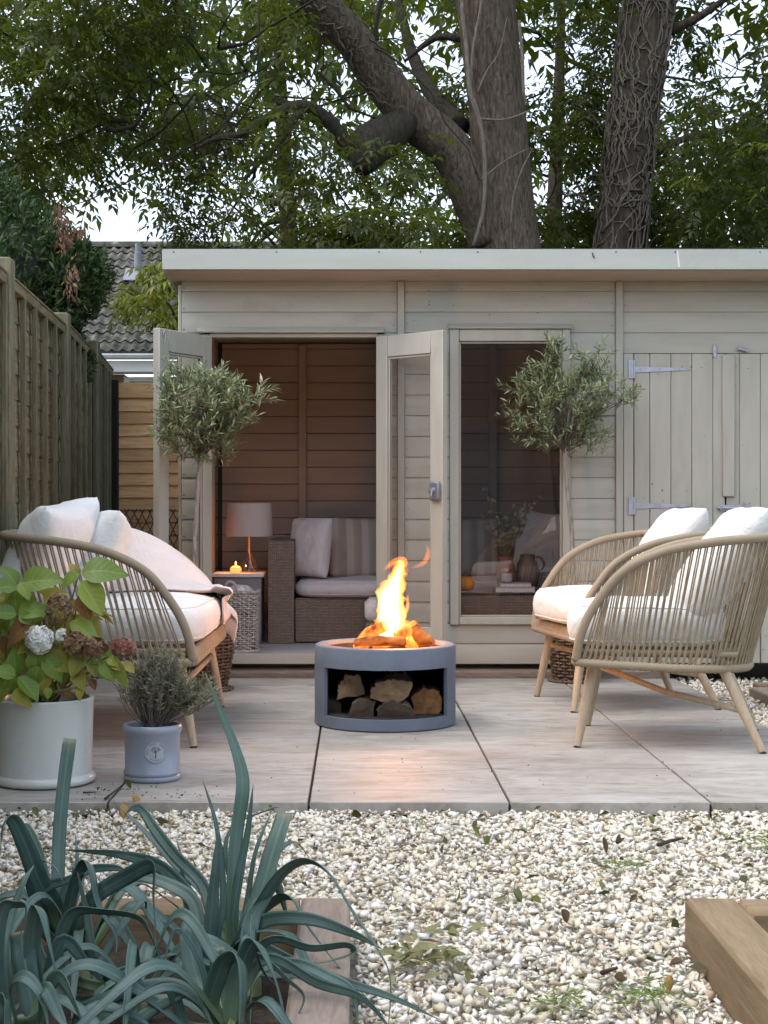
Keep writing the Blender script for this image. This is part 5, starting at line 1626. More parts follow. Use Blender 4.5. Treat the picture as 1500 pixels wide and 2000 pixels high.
fl_d = bpy.data.lights.new("fire_glow", 'POINT'); fl = bpy.data.objects.new("fire_glow", fl_d); COL.objects.link(fl)
fl.location = (PX(768, 6.14), 6.14, 0.46); fl_d.energy = 7.0; fl_d.color = (1.0, 0.36, 0.12); fl_d.shadow_soft_size = 0.09

# ------------------------------------------------------------------ wicker
m_wick_d = mottled("brown_willow", [(0.3, (0.07, 0.045, 0.03)), (0.6, (0.15, 0.10, 0.068)), (0.8, (0.24, 0.17, 0.12))], 25, rough=0.8)
m_wick_w = mottled("whitewashed_willow", [(0.3, (0.30, 0.285, 0.26)), (0.6, (0.42, 0.40, 0.375)), (0.8, (0.52, 0.50, 0.475))], 25, rough=0.85)
def woven(mb, prof, c, rows, stakes, r, amp, rect=None, seed=0):
    """rows of willow woven in and out of the stakes round a body; prof(t)->half size, rect=(hx,hy) for square ones"""
    N = stakes * 4
    H = prof[-1][1] - prof[0][1]
    def size(z):
        for (a, za), (b_, zb) in zip(prof[:-1], prof[1:]):
            if za <= z <= zb: return a + (b_ - a) * (z - za) / (zb - za)
        return prof[-1][0]
    def pt(th, z, off):
        s = size(z)
        if rect:
            c_, s_ = math.cos(th), math.sin(th)
            k = (abs(c_) ** 6 + abs(s_) ** 6) ** (-1 / 6)
            return Vector((c[0] + (rect[0] * s + off) * k * c_, c[1] + (rect[1] * s + off) * k * s_, c[2] + z))
        return Vector((c[0] + (s + off) * math.cos(th), c[1] + (s + off) * math.sin(th), c[2] + z))
    for i in range(rows):
        z = prof[0][1] + H * (i + 0.5) / rows
        pts = []
        for k in range(N):
            th = 2 * PI * k / N
            off = amp * math.sin(th * stakes / 2 + (i % 2) * PI) + random.gauss(0, amp * 0.12)
            pts.append(pt(th, z + random.gauss(0, H / rows * 0.10), off))
        mb.tube(pts, r * random.uniform(0.85, 1.12), 5, closed=True)
    for k in range(stakes):
        th = 2 * PI * (k + 0.5) / stakes
        mb.tube([pt(th, prof[0][1] + H * j / 6, 0) for j in range(7)], r * 0.95, 5)
    for z in (prof[0][1], prof[-1][1]):
        for ph in (0, PI):
            mb.tube([pt(2 * PI * k / N, z + 0.004 * math.cos(k * PI / 3 + ph), amp * 1.1 * math.sin(k * PI / 3 + ph)) for k in range(N)], r * 1.2, 5, closed=True)
m_inside = mottled("basket_lining", [(0.3, (0.03, 0.025, 0.02)), (0.7, (0.06, 0.05, 0.04))], 10)
m_comp = mottled("potting_compost", [(0.3, (0.02, 0.014, 0.01)), (0.7, (0.055, 0.04, 0.03))], 60, rough=1.0, bump=1.0, bdist=0.01)
G_PB = "wicker planters holding the olive trees"
OLV = [((-0.748, 7.34, 0), 0.150), ((1.115, 7.715, 0), 0.125)]
for (c_, r_), lab in zip(OLV, ("brown wicker planter half hidden behind the far end of the rope sofa", "brown wicker planter standing behind the rope armchairs near the window")):
    e = empty("wicker_planter", c_, 0, lab, "planter", G_PB)
    b = MB(); woven(b, [(r_ * 0.80, 0.01), (r_, 0.18), (r_ * 1.0, 0.29)], c_, 17, 22, 0.0055, 0.006)
    tag(b.build("weave", m_wick_d, e, angle=180), kind="stuff")
    b = MB(); b.lathe([(0.001, 0.004), (r_ * 0.76, 0.004), (r_ * 0.95, 0.18), (r_ * 0.95, 0.275), (r_ * 0.90, 0.275)], 28, c_); b.build("liner", m_inside, e, angle=60)
    b = MB(); b.lathe([(0.001, 0.262), (r_ * 0.6, 0.256), (r_ * 0.93, 0.250)], 28, c_); b.build("compost", m_comp, e, angle=180)

# ------------------------------------------------------------------ inside the summerhouse
def rattan_mat(name, c0, c1, c2):
    t = NT(name)
    tc = t.n.new("ShaderNodeTexCoord")
    br = t.node("ShaderNodeTexBrick", Scale=1.0)
    br.inputs["Color1"].default_value = (*c1, 1); br.inputs["Color2"].default_value = (*c2, 1); br.inputs["Mortar"].default_value = (*c0, 1)
    br.inputs["Mortar Size"].default_value = 0.0016; br.inputs["Brick Width"].default_value = 0.022; br.inputs["Row Height"].default_value = 0.0085
    mp = t.n.new("ShaderNodeMapping"); cb = t.node("ShaderNodeCombineXYZ"); sp = t.node("ShaderNodeSeparateXYZ")
    t.l.new(tc.outputs["Object"], sp.inputs[0])
    t.l.new(t.math('ADD', sp.outputs[0], sp.outputs[1]), cb.inputs[0]); t.l.new(sp.outputs[2], cb.inputs[1])
    t.l.new(cb.outputs[0], br.inputs["Vector"])
    n = t.noise(t.coord("Object", (1, 1, 4)), 18, 4)
    c = t.mix(t.math('MULTIPLY', n, 0.5), br.outputs["Color"], c0)
    return t.pbr(c, 0.6, t.bump(br.outputs["Fac"], -0.9, 0.004), 0.0, 0.35)
m_rat = rattan_mat("grey_brown_rattan", (0.075, 0.056, 0.042), (0.27, 0.215, 0.172), (0.36, 0.30, 0.245))
m_seatg = fabric_mat("pale_grey_cloth", (0.60, 0.585, 0.60), (0.67, 0.655, 0.67))
m_grey = fabric_mat("grey_cloth", (0.30, 0.30, 0.31), (0.37, 0.37, 0.38))
m_whitec = fabric_mat("white_cloth", (0.66, 0.65, 0.66), (0.74, 0.73, 0.73))
def stripe_mat():
    t = NT("striped_cushion_cloth"); tc = t.n.new("ShaderNodeTexCoord"); sp = t.node("ShaderNodeSeparateXYZ"); t.l.new(tc.outputs["UV"], sp.inputs[0])
    w = t.math('FRACT', t.math('MULTIPLY', sp.outputs[0], 5.0))
    c = t.ramp(w, [(0.0, (0.36, 0.32, 0.28)), (0.36, (0.36, 0.32, 0.28)), (0.40, (0.50, 0.46, 0.42)), (0.80, (0.50, 0.46, 0.42)), (0.84, (0.40, 0.36, 0.32)), (1.0, (0.40, 0.36, 0.32))])
    n = t.noise(t.coord("Object"), 9, 4)
    return t.pbr(c, 0.9, t.bump(n, 0.25, 0.02), 0.0, 0.15)
m_stripe = stripe_mat()

rs_ = empty("rattan_sofa", (0.35, 9.0, FL), label="grey brown rattan corner sofa inside the summerhouse", cat="sofa")
b = MB(); b.prism([(8.60, FL + 0.002), (8.60, 0.70), (8.66, 0.708), (9.50, 0.708), (9.50, FL + 0.002)], -0.496, -0.350); b.build("arm", m_rat, rs_, angle=30, fix=True)
b = MB(); b.box(-0.349, 1.245, 8.625, 9.45, FL + 0.002, 0.372, 0.012); b.build("base", m_rat, rs_)
b = MB(); b.box(-0.349, 1.245, 9.36, 9.52, 0.373, 0.708, 0.015); b.build("backrest", m_rat, rs_)
def flat_cushion(name, x0, x1, y0, y1, z0, z1, seed, mat, label, grp):
    return seat_cushion(name, ((x0 + x1) / 2, (y0 + y1) / 2, 0), 0, -(x1 - x0) / 2, (x1 - x0) / 2, (y1 - y0) / 2, z0, z1, seed, mat, label, grp, False, 0.25)
flat_cushion("sofa_cushion", -0.345, 0.44, 8.60, 9.34, 0.375, 0.472, 2.0, m_seatg, "pale seat cushion on the rattan sofa beside its arm", "pale rattan sofa cushions")
flat_cushion("sofa_cushion", 0.45, 1.235, 8.60, 9.34, 0.375, 0.472, 4.0, m_seatg, "pale seat cushion on the rattan sofa behind the window", "pale rattan sofa cushions")
pillow("scatter_cushion", Matrix.Translation((-0.265, 8.86, 0.655)) @ Matrix.Rotation(math.radians(-38), 4, 'Z') @ Matrix.Rotation(-0.16, 4, 'X'), .30, .36, .13, 12.0, m_whitec, "plain white cushion propped in the corner of the rattan sofa", "cushions on the rattan sofa", sag=-.02, pw=3.4, soft=.2)
def tex_pillow(*a, **k):
    return pillow(*a, **k)
pillow("scatter_cushion", Matrix.Translation((0.045, 9.10, 0.655)) @ Matrix.Rotation(math.radians(6), 4, 'Z') @ Matrix.Rotation(-0.22, 4, 'X'), .46, .40, .14, 15.0, m_stripe, "wide beige striped cushion beside the plain white one", "cushions on the rattan sofa", sag=.02)
pillow("scatter_cushion", Matrix.Translation((0.66, 9.12, 0.655)) @ Matrix.Rotation(math.radians(-4), 4, 'Z') @ Matrix.Rotation(-0.24, 4, 'X'), .44, .38, .14, 17.0, m_stripe, "beige striped cushion seen through the window glass", "cushions on the rattan sofa", sag=.02)
pillow("scatter_cushion", Matrix.Translation((1.13, 8.86, 0.70)) @ Matrix.Rotation(math.radians(-24), 4, 'Z') @ Matrix.Rotation(0.05, 4, 'Y') @ Matrix.Rotation(-0.2, 4, 'X'), .42, .44, .14, 19.0, m_seatg, "pale grey cushion standing at the right end of the rattan sofa", "cushions on the rattan sofa", sag=.10)
# footstool and table
ft = empty("rattan_footstool", (0.20, 8.42, FL), label="small rattan footstool with white pad half hidden by the open door", cat="footstool")
b = MB(); b.box(0.055, 0.42, 8.22, 8.57, FL + 0.002, 0.262, 0.012); b.build("base", m_rat, ft)
b = MB(); b.box(0.052, 0.424, 8.216, 8.574, 0.263, 0.385, 0.028); b.build("pad", m_whitec, ft, angle=70)
tb = empty("rattan_table", (0.85, 8.27, FL), label="low rattan coffee table with glass top just inside the window", cat="table")
b = MB(); b.box(0.525, 1.24, 8.06, 8.50, FL + 0.002, 0.425, 0.012); b.build("base", m_rat, tb)
m_tglass = NT("table_glass").pbr((0.05, 0.055, 0.055), 0.04, None, 0.0, 0.8)
b = MB(); b.box(0.522, 1.243, 8.055, 8.505, 0.4265, 0.434, 0.002); b.build("glass_top", m_tglass, tb)
TZ = 0.4345
def pumpkin(name, c, r, h, lobes, mat, label, cat, stem=True):
    b = MB(); rows = []
    for i in range(15):
        a = -PI / 2 + PI * i / 14
        rows.append([Vector((c[0] + r * math.cos(a) ** 0.75 * (1 - 0.10 * abs(math.cos(lobes / 2 * th)) ** 6) * math.cos(th) if math.cos(a) > 0 else c[0], c[1] + (r * math.cos(a) ** 0.75 * (1 - 0.10 * abs(math.cos(lobes / 2 * th)) ** 6) * math.sin(th) if math.cos(a) > 0 else 0), c[2] + h / 2 + h / 2 * math.sin(a) * (1 - 0.12 * math.exp(-((abs(a) - PI / 2) ** 2) * 8)))) for th in np.linspace(0, 2 * PI, 61)[:-1]])
    b.grid(rows, True)
    o = b.build(name, mat, angle=180, fix=True); tag(o, label, cat)
    return o
m_pump = mottled("pumpkin_skin", [(0.3, (0.62, 0.20, 0.02)), (0.7, (0.80, 0.33, 0.035))], 6, rough=0.45, bump=0.1)
m_stem = mottled("pumpkin_stalk", [(0.3, (0.15, 0.13, 0.06)), (0.7, (0.24, 0.2, 0.1))], 20)
pk = empty("pumpkin", (0.587, 8.16, TZ), label="small orange pumpkin on the table at the left edge of the window", cat="pumpkin")
o = pumpkin("flesh", (0.587, 8.16, TZ), 0.060, 0.088, 12, m_pump, None, None); o.parent = pk; o.matrix_parent_inverse = WM[pk].inverted()
b = MB(); b.tube([(0.587, 8.16, TZ + 0.078), (0.588, 8.16, TZ + 0.096), (0.594, 8.158, TZ + 0.106)], [0.008, 0.006, 0.005], 7); b.build("stalk", m_stem, pk)
m_book1 = mottled("book_cover_grey", [(0.3, (0.40, 0.40, 0.46)), (0.7, (0.46, 0.46, 0.52))], 5); m_paper = mottled("book_pages", [(0.3, (0.62, 0.60, 0.58)), (0.7, (0.72, 0.70, 0.68))], 30, (1, 1, 30))
m_book2 = mottled("book_cover_white", [(0.3, (0.55, 0.54, 0.58)), (0.7, (0.62, 0.61, 0.65))], 5)
for (x0, x1, y0, y1, z0, h, mt, lab) in ((0.752, 0.965, 8.08, 8.24, TZ + 0.0005, 0.027, m_book2, "pale book lying under a smaller one on the table"), (0.775, 0.945, 8.09, 8.23, TZ + 0.0285, 0.020, m_book1, "smaller grey book lying on top of the pale one")):
    e = empty("book", ((x0 + x1) / 2, y0, z0), label=lab, cat="book", group="books on the rattan table")
    b = MB(); b.box(x0, x1, y0, y1, z0, z0 + 0.002); b.box(x0, x1, y0, y1, z0 + h - 0.002, z0 + h); b.box(x0, x0 + 0.002, y0, y1, z0 + 0.0021, z0 + h - 0.0021); b.build("cover", mt, e, smooth=False)
    b = MB(); b.box(x0 + 0.0025, x1 - 0.004, y0 + 0.003, y1 - 0.003, z0 + 0.0025, z0 + h - 0.0025); b.build("pages", m_paper, e, smooth=False)
cj = empty("candle_jar", (0.82, 8.17, TZ + 0.05), label="white candle in a glass jar on the stacked books", cat="candle")
b = MB(); b.lathe([(0.001, 0.0), (0.030, 0.0), (0.031, 0.004), (0.031, 0.072), (0.029, 0.072), (0.029, 0.005), (0.001, 0.004)], 24, (0.82, 8.17, TZ + 0.0492)); b.build("jar", m_glass, cj, angle=40)
b = MB(); b.lathe([(0.001, 0.006), (0.028, 0.006), (0.028, 0.050), (0.001, 0.050)], 24, (0.82, 8.17, TZ + 0.0492)); b.build("wax", m_whitec, cj, angle=40)
m_terra = mottled("terracotta", [(0.3, (0.26, 0.10, 0.06)), (0.7, (0.36, 0.16, 0.10))], 9, rough=0.8)
m_jug = mottled("brown_stoneware", [(0.3, (0.10, 0.075, 0.06)), (0.7, (0.20, 0.155, 0.125))], 9, (1, 1, 0.2), rough=0.5)
va = empty("terracotta_vase", (0.835, 8.36, TZ), label="terracotta vase holding eucalyptus sprigs on the rattan table", cat="vase")
b = MB(); b.lathe([(0.001, 0.001), (0.040, 0.001), (0.050, 0.03), (0.056, 0.09), (0.045, 0.14), (0.035, 0.165), (0.043, 0.185), (0.038, 0.185), (0.030, 0.165), (0.030, 0.12)], 28, (0.835, 8.36, TZ)); b.build("body", m_terra, va, angle=60)
jg = empty("stoneware_jug", (0.955, 8.38, TZ), label="brown stoneware jug with loop handle next to the terracotta vase", cat="jug")
b = MB(); b.lathe([(0.001, 0.001), (0.048, 0.001), (0.062, 0.04), (0.066, 0.10), (0.055, 0.15), (0.040, 0.175), (0.042, 0.195), (0.037, 0.195), (0.034, 0.175), (0.034, 0.12)], 28, (0.955, 8.38, TZ)); b.build("body", m_jug, jg, angle=60)
b = MB(); b.tube(catmull([(0.993, 8.375, TZ + 0.182), (1.030, 8.37, TZ + 0.175), (1.045, 8.37, TZ + 0.135), (1.016, 8.375, TZ + 0.10)], 6), 0.007, 8); b.build("handle", m_jug, jg, angle=180)
m_ribglass = glass_mat("ribbed_glass", (0.80, 0.83, 0.88), 1.5, 0.05)
b = MB(); rows = []
for z in (0.0, 0.002, 0.055, 0.105):
    rows.append([Vector((0.985 + (0.070 + 0.012 * z / 0.1) * (1 + 0.035 * (k % 2)) * math.cos(2 * PI * k / 72), 8.15 + (0.06 + 0.01 * z / 0.1) * (1 + 0.035 * (k % 2)) * math.sin(2 * PI * k / 72), TZ + 0.0008 + z)) for k in range(72)])
b = MB(); b.grid(rows, True)
bo = b.build("ribbed_bowl", m_ribglass, angle=20); so = bo.modifiers.new("thick", 'SOLIDIFY'); so.thickness = 0.003
bo.location.x += 0.075
tag(bo, "ribbed clear glass bowl at the right of the books on the table", "bowl")
m_euc = leaf_mat("eucalyptus_leaf", [(0.0, (0.16, 0.20, 0.14)), (0.5, (0.24, 0.27, 0.20)), (1.0, (0.34, 0.34, 0.26))], 0.2, 0.6)
sprig = empty("eucalyptus_sprig", (0.835, 8.36, TZ + 0.17), label="tall eucalyptus sprigs with round leaves standing in the terracotta vase", cat="foliage")
re_ = np.random.default_rng(8)
stm = MB(); Bq, Dq, Nq, Lq = [], [], [], []
for (tx, ty) in ((948, 958), (962, 1000), (945, 1010), (992, 1010), (1008, 985), (1030, 990), (1005, 1030), (985, 1040), (1024, 1020), (1050, 970)):
    e = P(tx, ty, 8.33 + re_.uniform(-0.06, 0.08)); s0 = Vector((0.835, 8.36, TZ + 0.16)); mid = (s0 + e) / 2 + Vector((re_.uniform(-.02, .02), 0, 0.04))
    c_ = catmull([s0, mid, e], 6); stm.tube(c_, [0.003, 0.0015], 5)
    for i in range(3, len(c_)):
        for sg in (-1, 1):
            Bq.append(c_[i][:]); d = np.array([sg * re_.uniform(.5, 1), re_.normal(0, .5), re_.normal(0.2, .4)]); Dq.append(d / np.linalg.norm(d)); n_ = re_.normal(size=3) + np.array([0, -1.0, 0.3]); Nq.append(n_ / np.linalg.norm(n_)); Lq.append(re_.uniform(.022, .036))
stm.build("stems", m_stem, sprig, angle=180)
Lq = np.array(Lq)
mobj("leaves", quads_to_mesh("leaves", np.array(Bq), np.array(Dq), np.array(Nq), Lq, Lq * 0.9, m_euc), sprig)

# lamp corner
m_cab = mottled("grey_cabinet_paint", [(0.3, (0.20, 0.205, 0.225)), (0.7, (0.26, 0.265, 0.285))], 4, rough=0.5)
cab = empty("side_cabinet", (-0.66, 8.72, FL), label="small grey painted cabinet under the table lamp", cat="cabinet")
b = MB(); b.box(-0.80, -0.535, 8.57, 8.88, FL + 0.002, 0.494, 0.004); b.build("carcass", m_cab, cab)
b = MB(); b.box(-0.815, -0.520, 8.552, 8.895, 0.495, 0.516, 0.004); b.build("top", m_whitec, cab)
for z0 in (0.14, 0.26, 0.38):
    b = MB(); b.box(-0.785, -0.55, 8.560, 8.5695, z0, z0 + 0.105, 0.004); b.build("drawer_front", m_cab, cab)
m_shade = NT("lamp_shade_linen")
_t = m_shade; _c = _t.noise(_t.coord("Object", (1, 1, 3)), 90, 3)
_p = _t.pbr((0.50, 0.455, 0.43), 0.9, _t.bump(_c, 0.15, 0.002), 0.0, 0.1)
m_shade = _p
lamp = empty("table_lamp", (-0.625, 8.72, 0.517), label="unlit table lamp with cream drum shade and clear glass base", cat="lamp")
LXc, LYc = -0.612, 8.72
b = MB(); b.lathe([(0.134, 0.725), (0.128, 0.915), (0.1265, 0.915), (0.1325, 0.725)], 48, (LXc, LYc, 0)); b.build("shade", m_shade, lamp, angle=40)
b = MB(); b.lathe([(0.001, 0.5175), (0.052, 0.5175), (0.056, 0.525), (0.050, 0.56), (0.030, 0.60), (0.014, 0.625), (0.012, 0.65), (0.010, 0.65), (0.011, 0.62), (0.026, 0.60), (0.046, 0.56), (0.051, 0.526), (0.001, 0.522)], 28, (LXc, LYc, 0)); b.build("glass_base", m_glass, lamp, angle=60)
m_brass = mottled("brass", [(0.3, (0.45, 0.33, 0.16)), (0.7, (0.55, 0.42, 0.22))], 20, rough=0.3, metal=0.9)
b = MB(); b.tube([(LXc, LYc, 0.63), (LXc, LYc, 0.80)], 0.008, 10); b.tube([(LXc - 0.13, LYc, 0.76), (LXc + 0.13, LYc, 0.76)], 0.002, 5); b.build("stem", m_brass, lamp)
b = MB(); b.tube(catmull([(LXc + 0.001, LYc, 0.64), (LXc + 0.008, LYc, 0.58), (LXc + 0.025, LYc, 0.535), (LXc + 0.04, LYc, 0.523)], 6), 0.0022, 6); b.build("cord", m_brass, lamp)
# pumpkin shaped candle, lit
m_wax = NT("orange_wax")
m_wax.pbr((0.70, 0.27, 0.08), 0.5, None, 0.0, 0.4, **{"Subsurface Weight": 0.6, "Subsurface Radius": (0.03, 0.012, 0.004), "Emission Color": (1.0, 0.33, 0.08, 1), "Emission Strength": 0.55}); m_wax = m_wax.m
pc = empty("pumpkin_candle", (-0.683, 8.63, 0.5165), label="small lit pumpkin shaped candle beside the lamp base", cat="candle")
o = pumpkin("wax", (-0.683, 8.63, 0.5165), 0.033, 0.042, 10, m_wax, None, None); o.parent = pc; o.matrix_parent_inverse = WM[pc].inverted()
fc = flame_mat("candle_flame", (1.0, 0.55, 0.16), 330.0)
b = MB(); b.lathe([(0.0005, 0.0), (0.004, 0.004), (0.0055, 0.010), (0.0035, 0.020), (0.0005, 0.028)], 12, (-0.683, 8.63, 0.5165 + 0.042)); b.build("flame", fc, pc, angle=180)
cd_ = bpy.data.lights.new("candle_glow", 'POINT'); co_ = bpy.data.objects.new("candle_glow", cd_); COL.objects.link(co_); co_.location = (-0.683, 8.63, 0.5165 + 0.075); cd_.energy = 0.65; cd_.color = (1.0, 0.34, 0.09); cd_.shadow_soft_size = 0.012

# white washed basket with a fluffy blanket
bk_c = (-0.614, 8.135, FL + 0.002)
bkt = empty("laundry_basket", bk_c, 0, "whitewashed square willow basket on the shed floor in the doorway", "basket")
b = MB(); woven(b, [(0.90, 0.006), (1.0, 0.32)], bk_c, 27, 26, 0.0050, 0.0055, rect=(0.092, 0.105)); tag(b.build("weave", m_wick_w, bkt, angle=180), kind="stuff")
b = MB(); b.box(bk_c[0] - 0.080, bk_c[0] + 0.080, bk_c[1] - 0.093, bk_c[1] + 0.093, bk_c[2] + 0.004, bk_c[2] + 0.30, 0.01); b.build("liner", m_inside, bkt)
for sx in (-1,):
    b = MB()
    for dz in (0, 0.006):
        b.tube(catmull([(bk_c[0] - 0.085, bk_c[1] - 0.09, bk_c[2] + 0.31), (bk_c[0] - 0.078, bk_c[1] - 0.10, bk_c[2] + 0.355 + dz), (bk_c[0] - 0.050, bk_c[1] - 0.10, bk_c[2] + 0.374 + dz), (bk_c[0] - 0.022, bk_c[1] - 0.10, bk_c[2] + 0.352 + dz), (bk_c[0] - 0.018, bk_c[1] - 0.09, bk_c[2] + 0.31)], 6), 0.005, 7)
    b.build("handle", m_wick_w, bkt, angle=180)
m_fluff = fabric_mat("fluffy_white", (0.62, 0.60, 0.58), (0.72, 0.70, 0.68), wr=40, wrs=0.8)
b = MB()
b.lathe([(0.001 + 0.085 * math.cos(a), 0.055 * math.sin(a)) for a in np.linspace(0, PI / 2 - 0.01, 12)], 40, (bk_c[0] - 0.02, bk_c[1] + 0.01, bk_c[2] + 0.30))
me = b.mesh("fluffy_blanket", m_fluff, True, 180); knobbly(me, 0.014, 60, 3)
tag(mobj("fluffy_blanket", me), "fluffy white blanket heaped in the top of the willow basket", "blanket")
b = MB(); b.lathe([(0.001 + 0.06 * math.cos(a), 0.035 * math.sin(a)) for a in np.linspace(0, PI / 2 - 0.01, 10)], 30, (-0.70, 8.30, 0.51)); 
# ------------------------------------------------------------------ raised beds of timber sleepers
m_sleeper_y = wood_mat("sleeper_wood_long", (0.135, 0.092, 0.050), (0.215, 0.152, 0.088), (0.29, 0.215, 0.135), 'Y', 0.8, 9, 0.35, 0.25, (0.10, 0.06, 0.03))
m_sleeper_x = wood_mat("sleeper_wood_cross", (0.135, 0.092, 0.050), (0.215, 0.152, 0.088), (0.29, 0.215, 0.135), 'X', 0.8, 9, 0.35, 0.25, (0.10, 0.06, 0.03))
m_sleeper_g = wood_mat("sleeper_wood_weathered", (0.165, 0.125, 0.095), (0.255, 0.205, 0.165), (0.33, 0.275, 0.225), 'Y', 0.85, 9, 0.35, 0.2, (0.12, 0.08, 0.05))
bedL = empty("raised_bed", (-0.5, 2.6, -0.05), label="raised bed of timber sleepers planted with leeks", cat="raised bed")
bedR = empty("raised_bed", (1.1, 2.6, -0.05), label="empty raised bed of tan timber sleepers at the edge of the gravel", cat="raised bed")
def sleeper(x0, x1, y0, y1, z0, z1, mat, parent, name="sleeper"):
    b = MB(); b.box(x0, x1, y0, y1, z0, z1, 0.007)
    return b.build(name, mat, parent)
ZB, ZS = -0.055, 0.067
sleeper(-0.112, -0.010, 2.0, 3.128, ZB, ZS, m_sleeper_g, bedL)
sleeper(-1.05, -0.1135, 3.018, 3.126, ZB, ZS, m_sleeper_x, bedL)
sleeper(-1.05, -0.945, 2.0, 3.0165, ZB, ZS, m_sleeper_y, bedL)
sleeper(0.680, 0.787, 1.6, 3.122, ZB, ZS + 0.001, m_sleeper_y, bedR)
sleeper(0.7885, 2.3, 3.012, 3.120, ZB, ZS, m_sleeper_x, bedR)
def soil_patch(x0, x1, y0, y1, z, parent, seed):
    rows = []
    for j in range(46):
        y = y0 + (y1 - y0) * j / 45
        rows.append([Vector((x0 + (x1 - x0) * i / 45, y, z + 0.016 * mnoise.noise(Vector((i * 0.5 + seed, j * 0.5, 0))) + 0.008 * mnoise.noise(Vector((i * 1.7 + seed, j * 1.7, 3))))) for i in range(46)])
    b = MB(); b.grid(rows); b.box(x0, x1, y0, y1, -0.074, z - 0.04)
    return tag(b.build("soil", m_soil, parent, angle=180), kind="stuff")
soil_patch(-0.944, -0.113, 2.0, 3.017, -0.005, bedL, 1.0)
soil_patch(0.788, 2.3, 1.6, 3.011, 0.015, bedR, 7.0)
# sleepers edging the far gravel strip
edge_ = empty("timber_edging", (2.2, 7.0, -0.05), label="weathered timber sleepers edging the gravel strip by the store doors", cat="edging")
sleeper(1.95, 2.9, 7.30, 7.42, -0.06, 0.03, m_sleeper_x, edge_)
sleeper(1.90, 2.02, 6.1, 7.29, -0.06, 0.02, m_sleeper_g, edge_)

# ------------------------------------------------------------------ leeks
def leek_mat():
    t = NT("leek_leaf")
    tc = t.n.new("ShaderNodeTexCoord"); sp = t.node("ShaderNodeSeparateXYZ"); t.l.new(tc.outputs["UV"], sp.inputs[0])
    c = t.ramp(t.orand(), [(0.0, (0.040, 0.092, 0.078)), (0.5, (0.064, 0.128, 0.106)), (1.0, (0.10, 0.175, 0.132))])
    st = t.node("ShaderNodeTexNoise", Scale=1.0, Detail=3.0)
    mp = t.n.new("ShaderNodeMapping"); mp.inputs["Scale"].default_value = (34, 1.5, 1); t.l.new(tc.outputs["UV"], mp.inputs[0]); t.l.new(mp.outputs[0], st.inputs["Vector"])
    rs__ = t.ramp(st.outputs["Fac"], [(0.40, (0, 0, 0)), (0.62, (1, 1, 1))])
    c = t.mix(t.math('MULTIPLY', rs__, 0.5), c, (0.026, 0.066, 0.055))
    rib = t.math('LESS_THAN', t.math('ABSOLUTE', t.math('SUBTRACT', sp.outputs[0], 0.5)), 0.045)
    c = t.mix(t.math('MULTIPLY', rib, 0.45), c, (0.17, 0.25, 0.19))
    low = t.ramp(sp.outputs[1], [(0.0, (0.30, 0.36, 0.12)), (0.16, (0.11, 0.20, 0.09)), (0.30, (0, 0, 0))])
    lf = t.ramp(sp.outputs[1], [(0.0, (1, 1, 1)), (0.28, (0, 0, 0))])
    c = t.mix(t.math('MULTIPLY', lf, 0.7), c, (0.20, 0.27, 0.08))
    tipf = t.ramp(sp.outputs[1], [(0.93, (0, 0, 0)), (1.0, (1, 1, 1))])
    c = t.mix(t.math('MULTIPLY', tipf, 0.5), c, (0.28, 0.24, 0.12))
    bl = t.noise(t.coord("Object"), 9, 4)
    blr = t.ramp(bl, [(0.42, (0, 0, 0)), (0.68, (1, 1, 1))])
    c = t.mix(t.math('MULTIPLY', blr, 0.45), c, (0.155, 0.235, 0.225))
    p = t.pbr(c, 0.42, t.bump(st.outputs["Fac"], 0.22, 0.003), 0.0, 0.45)
    tr = t.n.new("ShaderNodeBsdfTranslucent"); t.l.new(c, tr.inputs[0])
    mx = t.n.new("ShaderNodeMixShader"); mx.inputs[0].default_value = 0.12
    t.l.new(t.p.outputs[0], mx.inputs[1]); t.l.new(tr.outputs[0], mx.inputs[2]); t.l.new(mx.outputs[0], t.out.inputs["Surface"])
    return t.m
m_leek = leek_mat()
rl = np.random.default_rng(4)
def strap_leaf(parent, ctl, width, name="leaf", blunt=False, twist=0.0, fold=0.35, facing=None):
    """ctl: 3-D points from base to tip. A keeled strap: two halves meeting at the midrib"""
    c_ = catmull(ctl, 7); m = len(c_)
    v, u, f = [], [], []
    side0 = None
    cols = (-1.0, -0.55, 0.0, 0.55, 1.0)
    for i, p in enumerate(c_):
        t = (c_[min(i + 1, m - 1)] - c_[max(i - 1, 0)]).normalized()
        s = i / (m - 1)
        if side0 is None:
            fc_ = facing or Vector((rl.normal(0, .35), -1, 0.35))
            side0 = t.cross(fc_)
        sd = side0 - t * side0.dot(t); sd.normalize(); side0 = sd
        nrm = sd.cross(t).normalized()
        a = twist * s
        sdr = sd * math.cos(a) + nrm * math.sin(a); nr = nrm * math.cos(a) - sd * math.sin(a)
        if blunt: w = width * (0.72 + 0.28 * min(1, s / 0.35)) * (1 if s < 0.99 else 0.92)
        else: w = width * (0.80 + 0.20 * min(1, s / 0.2)) * (1 - max(0, (s - 0.45) / 0.55) ** 1.7 * 0.97)
        fl_ = fold * (1 - 0.5 * s)
        wav = 0.05 * math.sin(s * 17 + width * 900)
        for c in cols:
            v.append(p + sdr * (w / 2 * c) + nr * (abs(c) ** 1.3 * w / 2 * fl_ + w * wav * c))
            u.append(((c + 1) / 2, s))
    n = len(cols)
    for i in range(m - 1):
        for k in range(n - 1):
            f.append((i * n + k, i * n + k + 1, (i + 1) * n + k + 1, (i + 1) * n + k))
    b = MB(); b.add(v, f, u)
    o = b.build(name, m_leek, parent, angle=180)
    so = o.modifiers.new("thickness", 'SOLIDIFY'); so.thickness = 0.0012
    return o
def Zp(zx, zy, Y): return P(zx / 1.7442, 1300 + zy / 1.7442, Y)
LK = {}
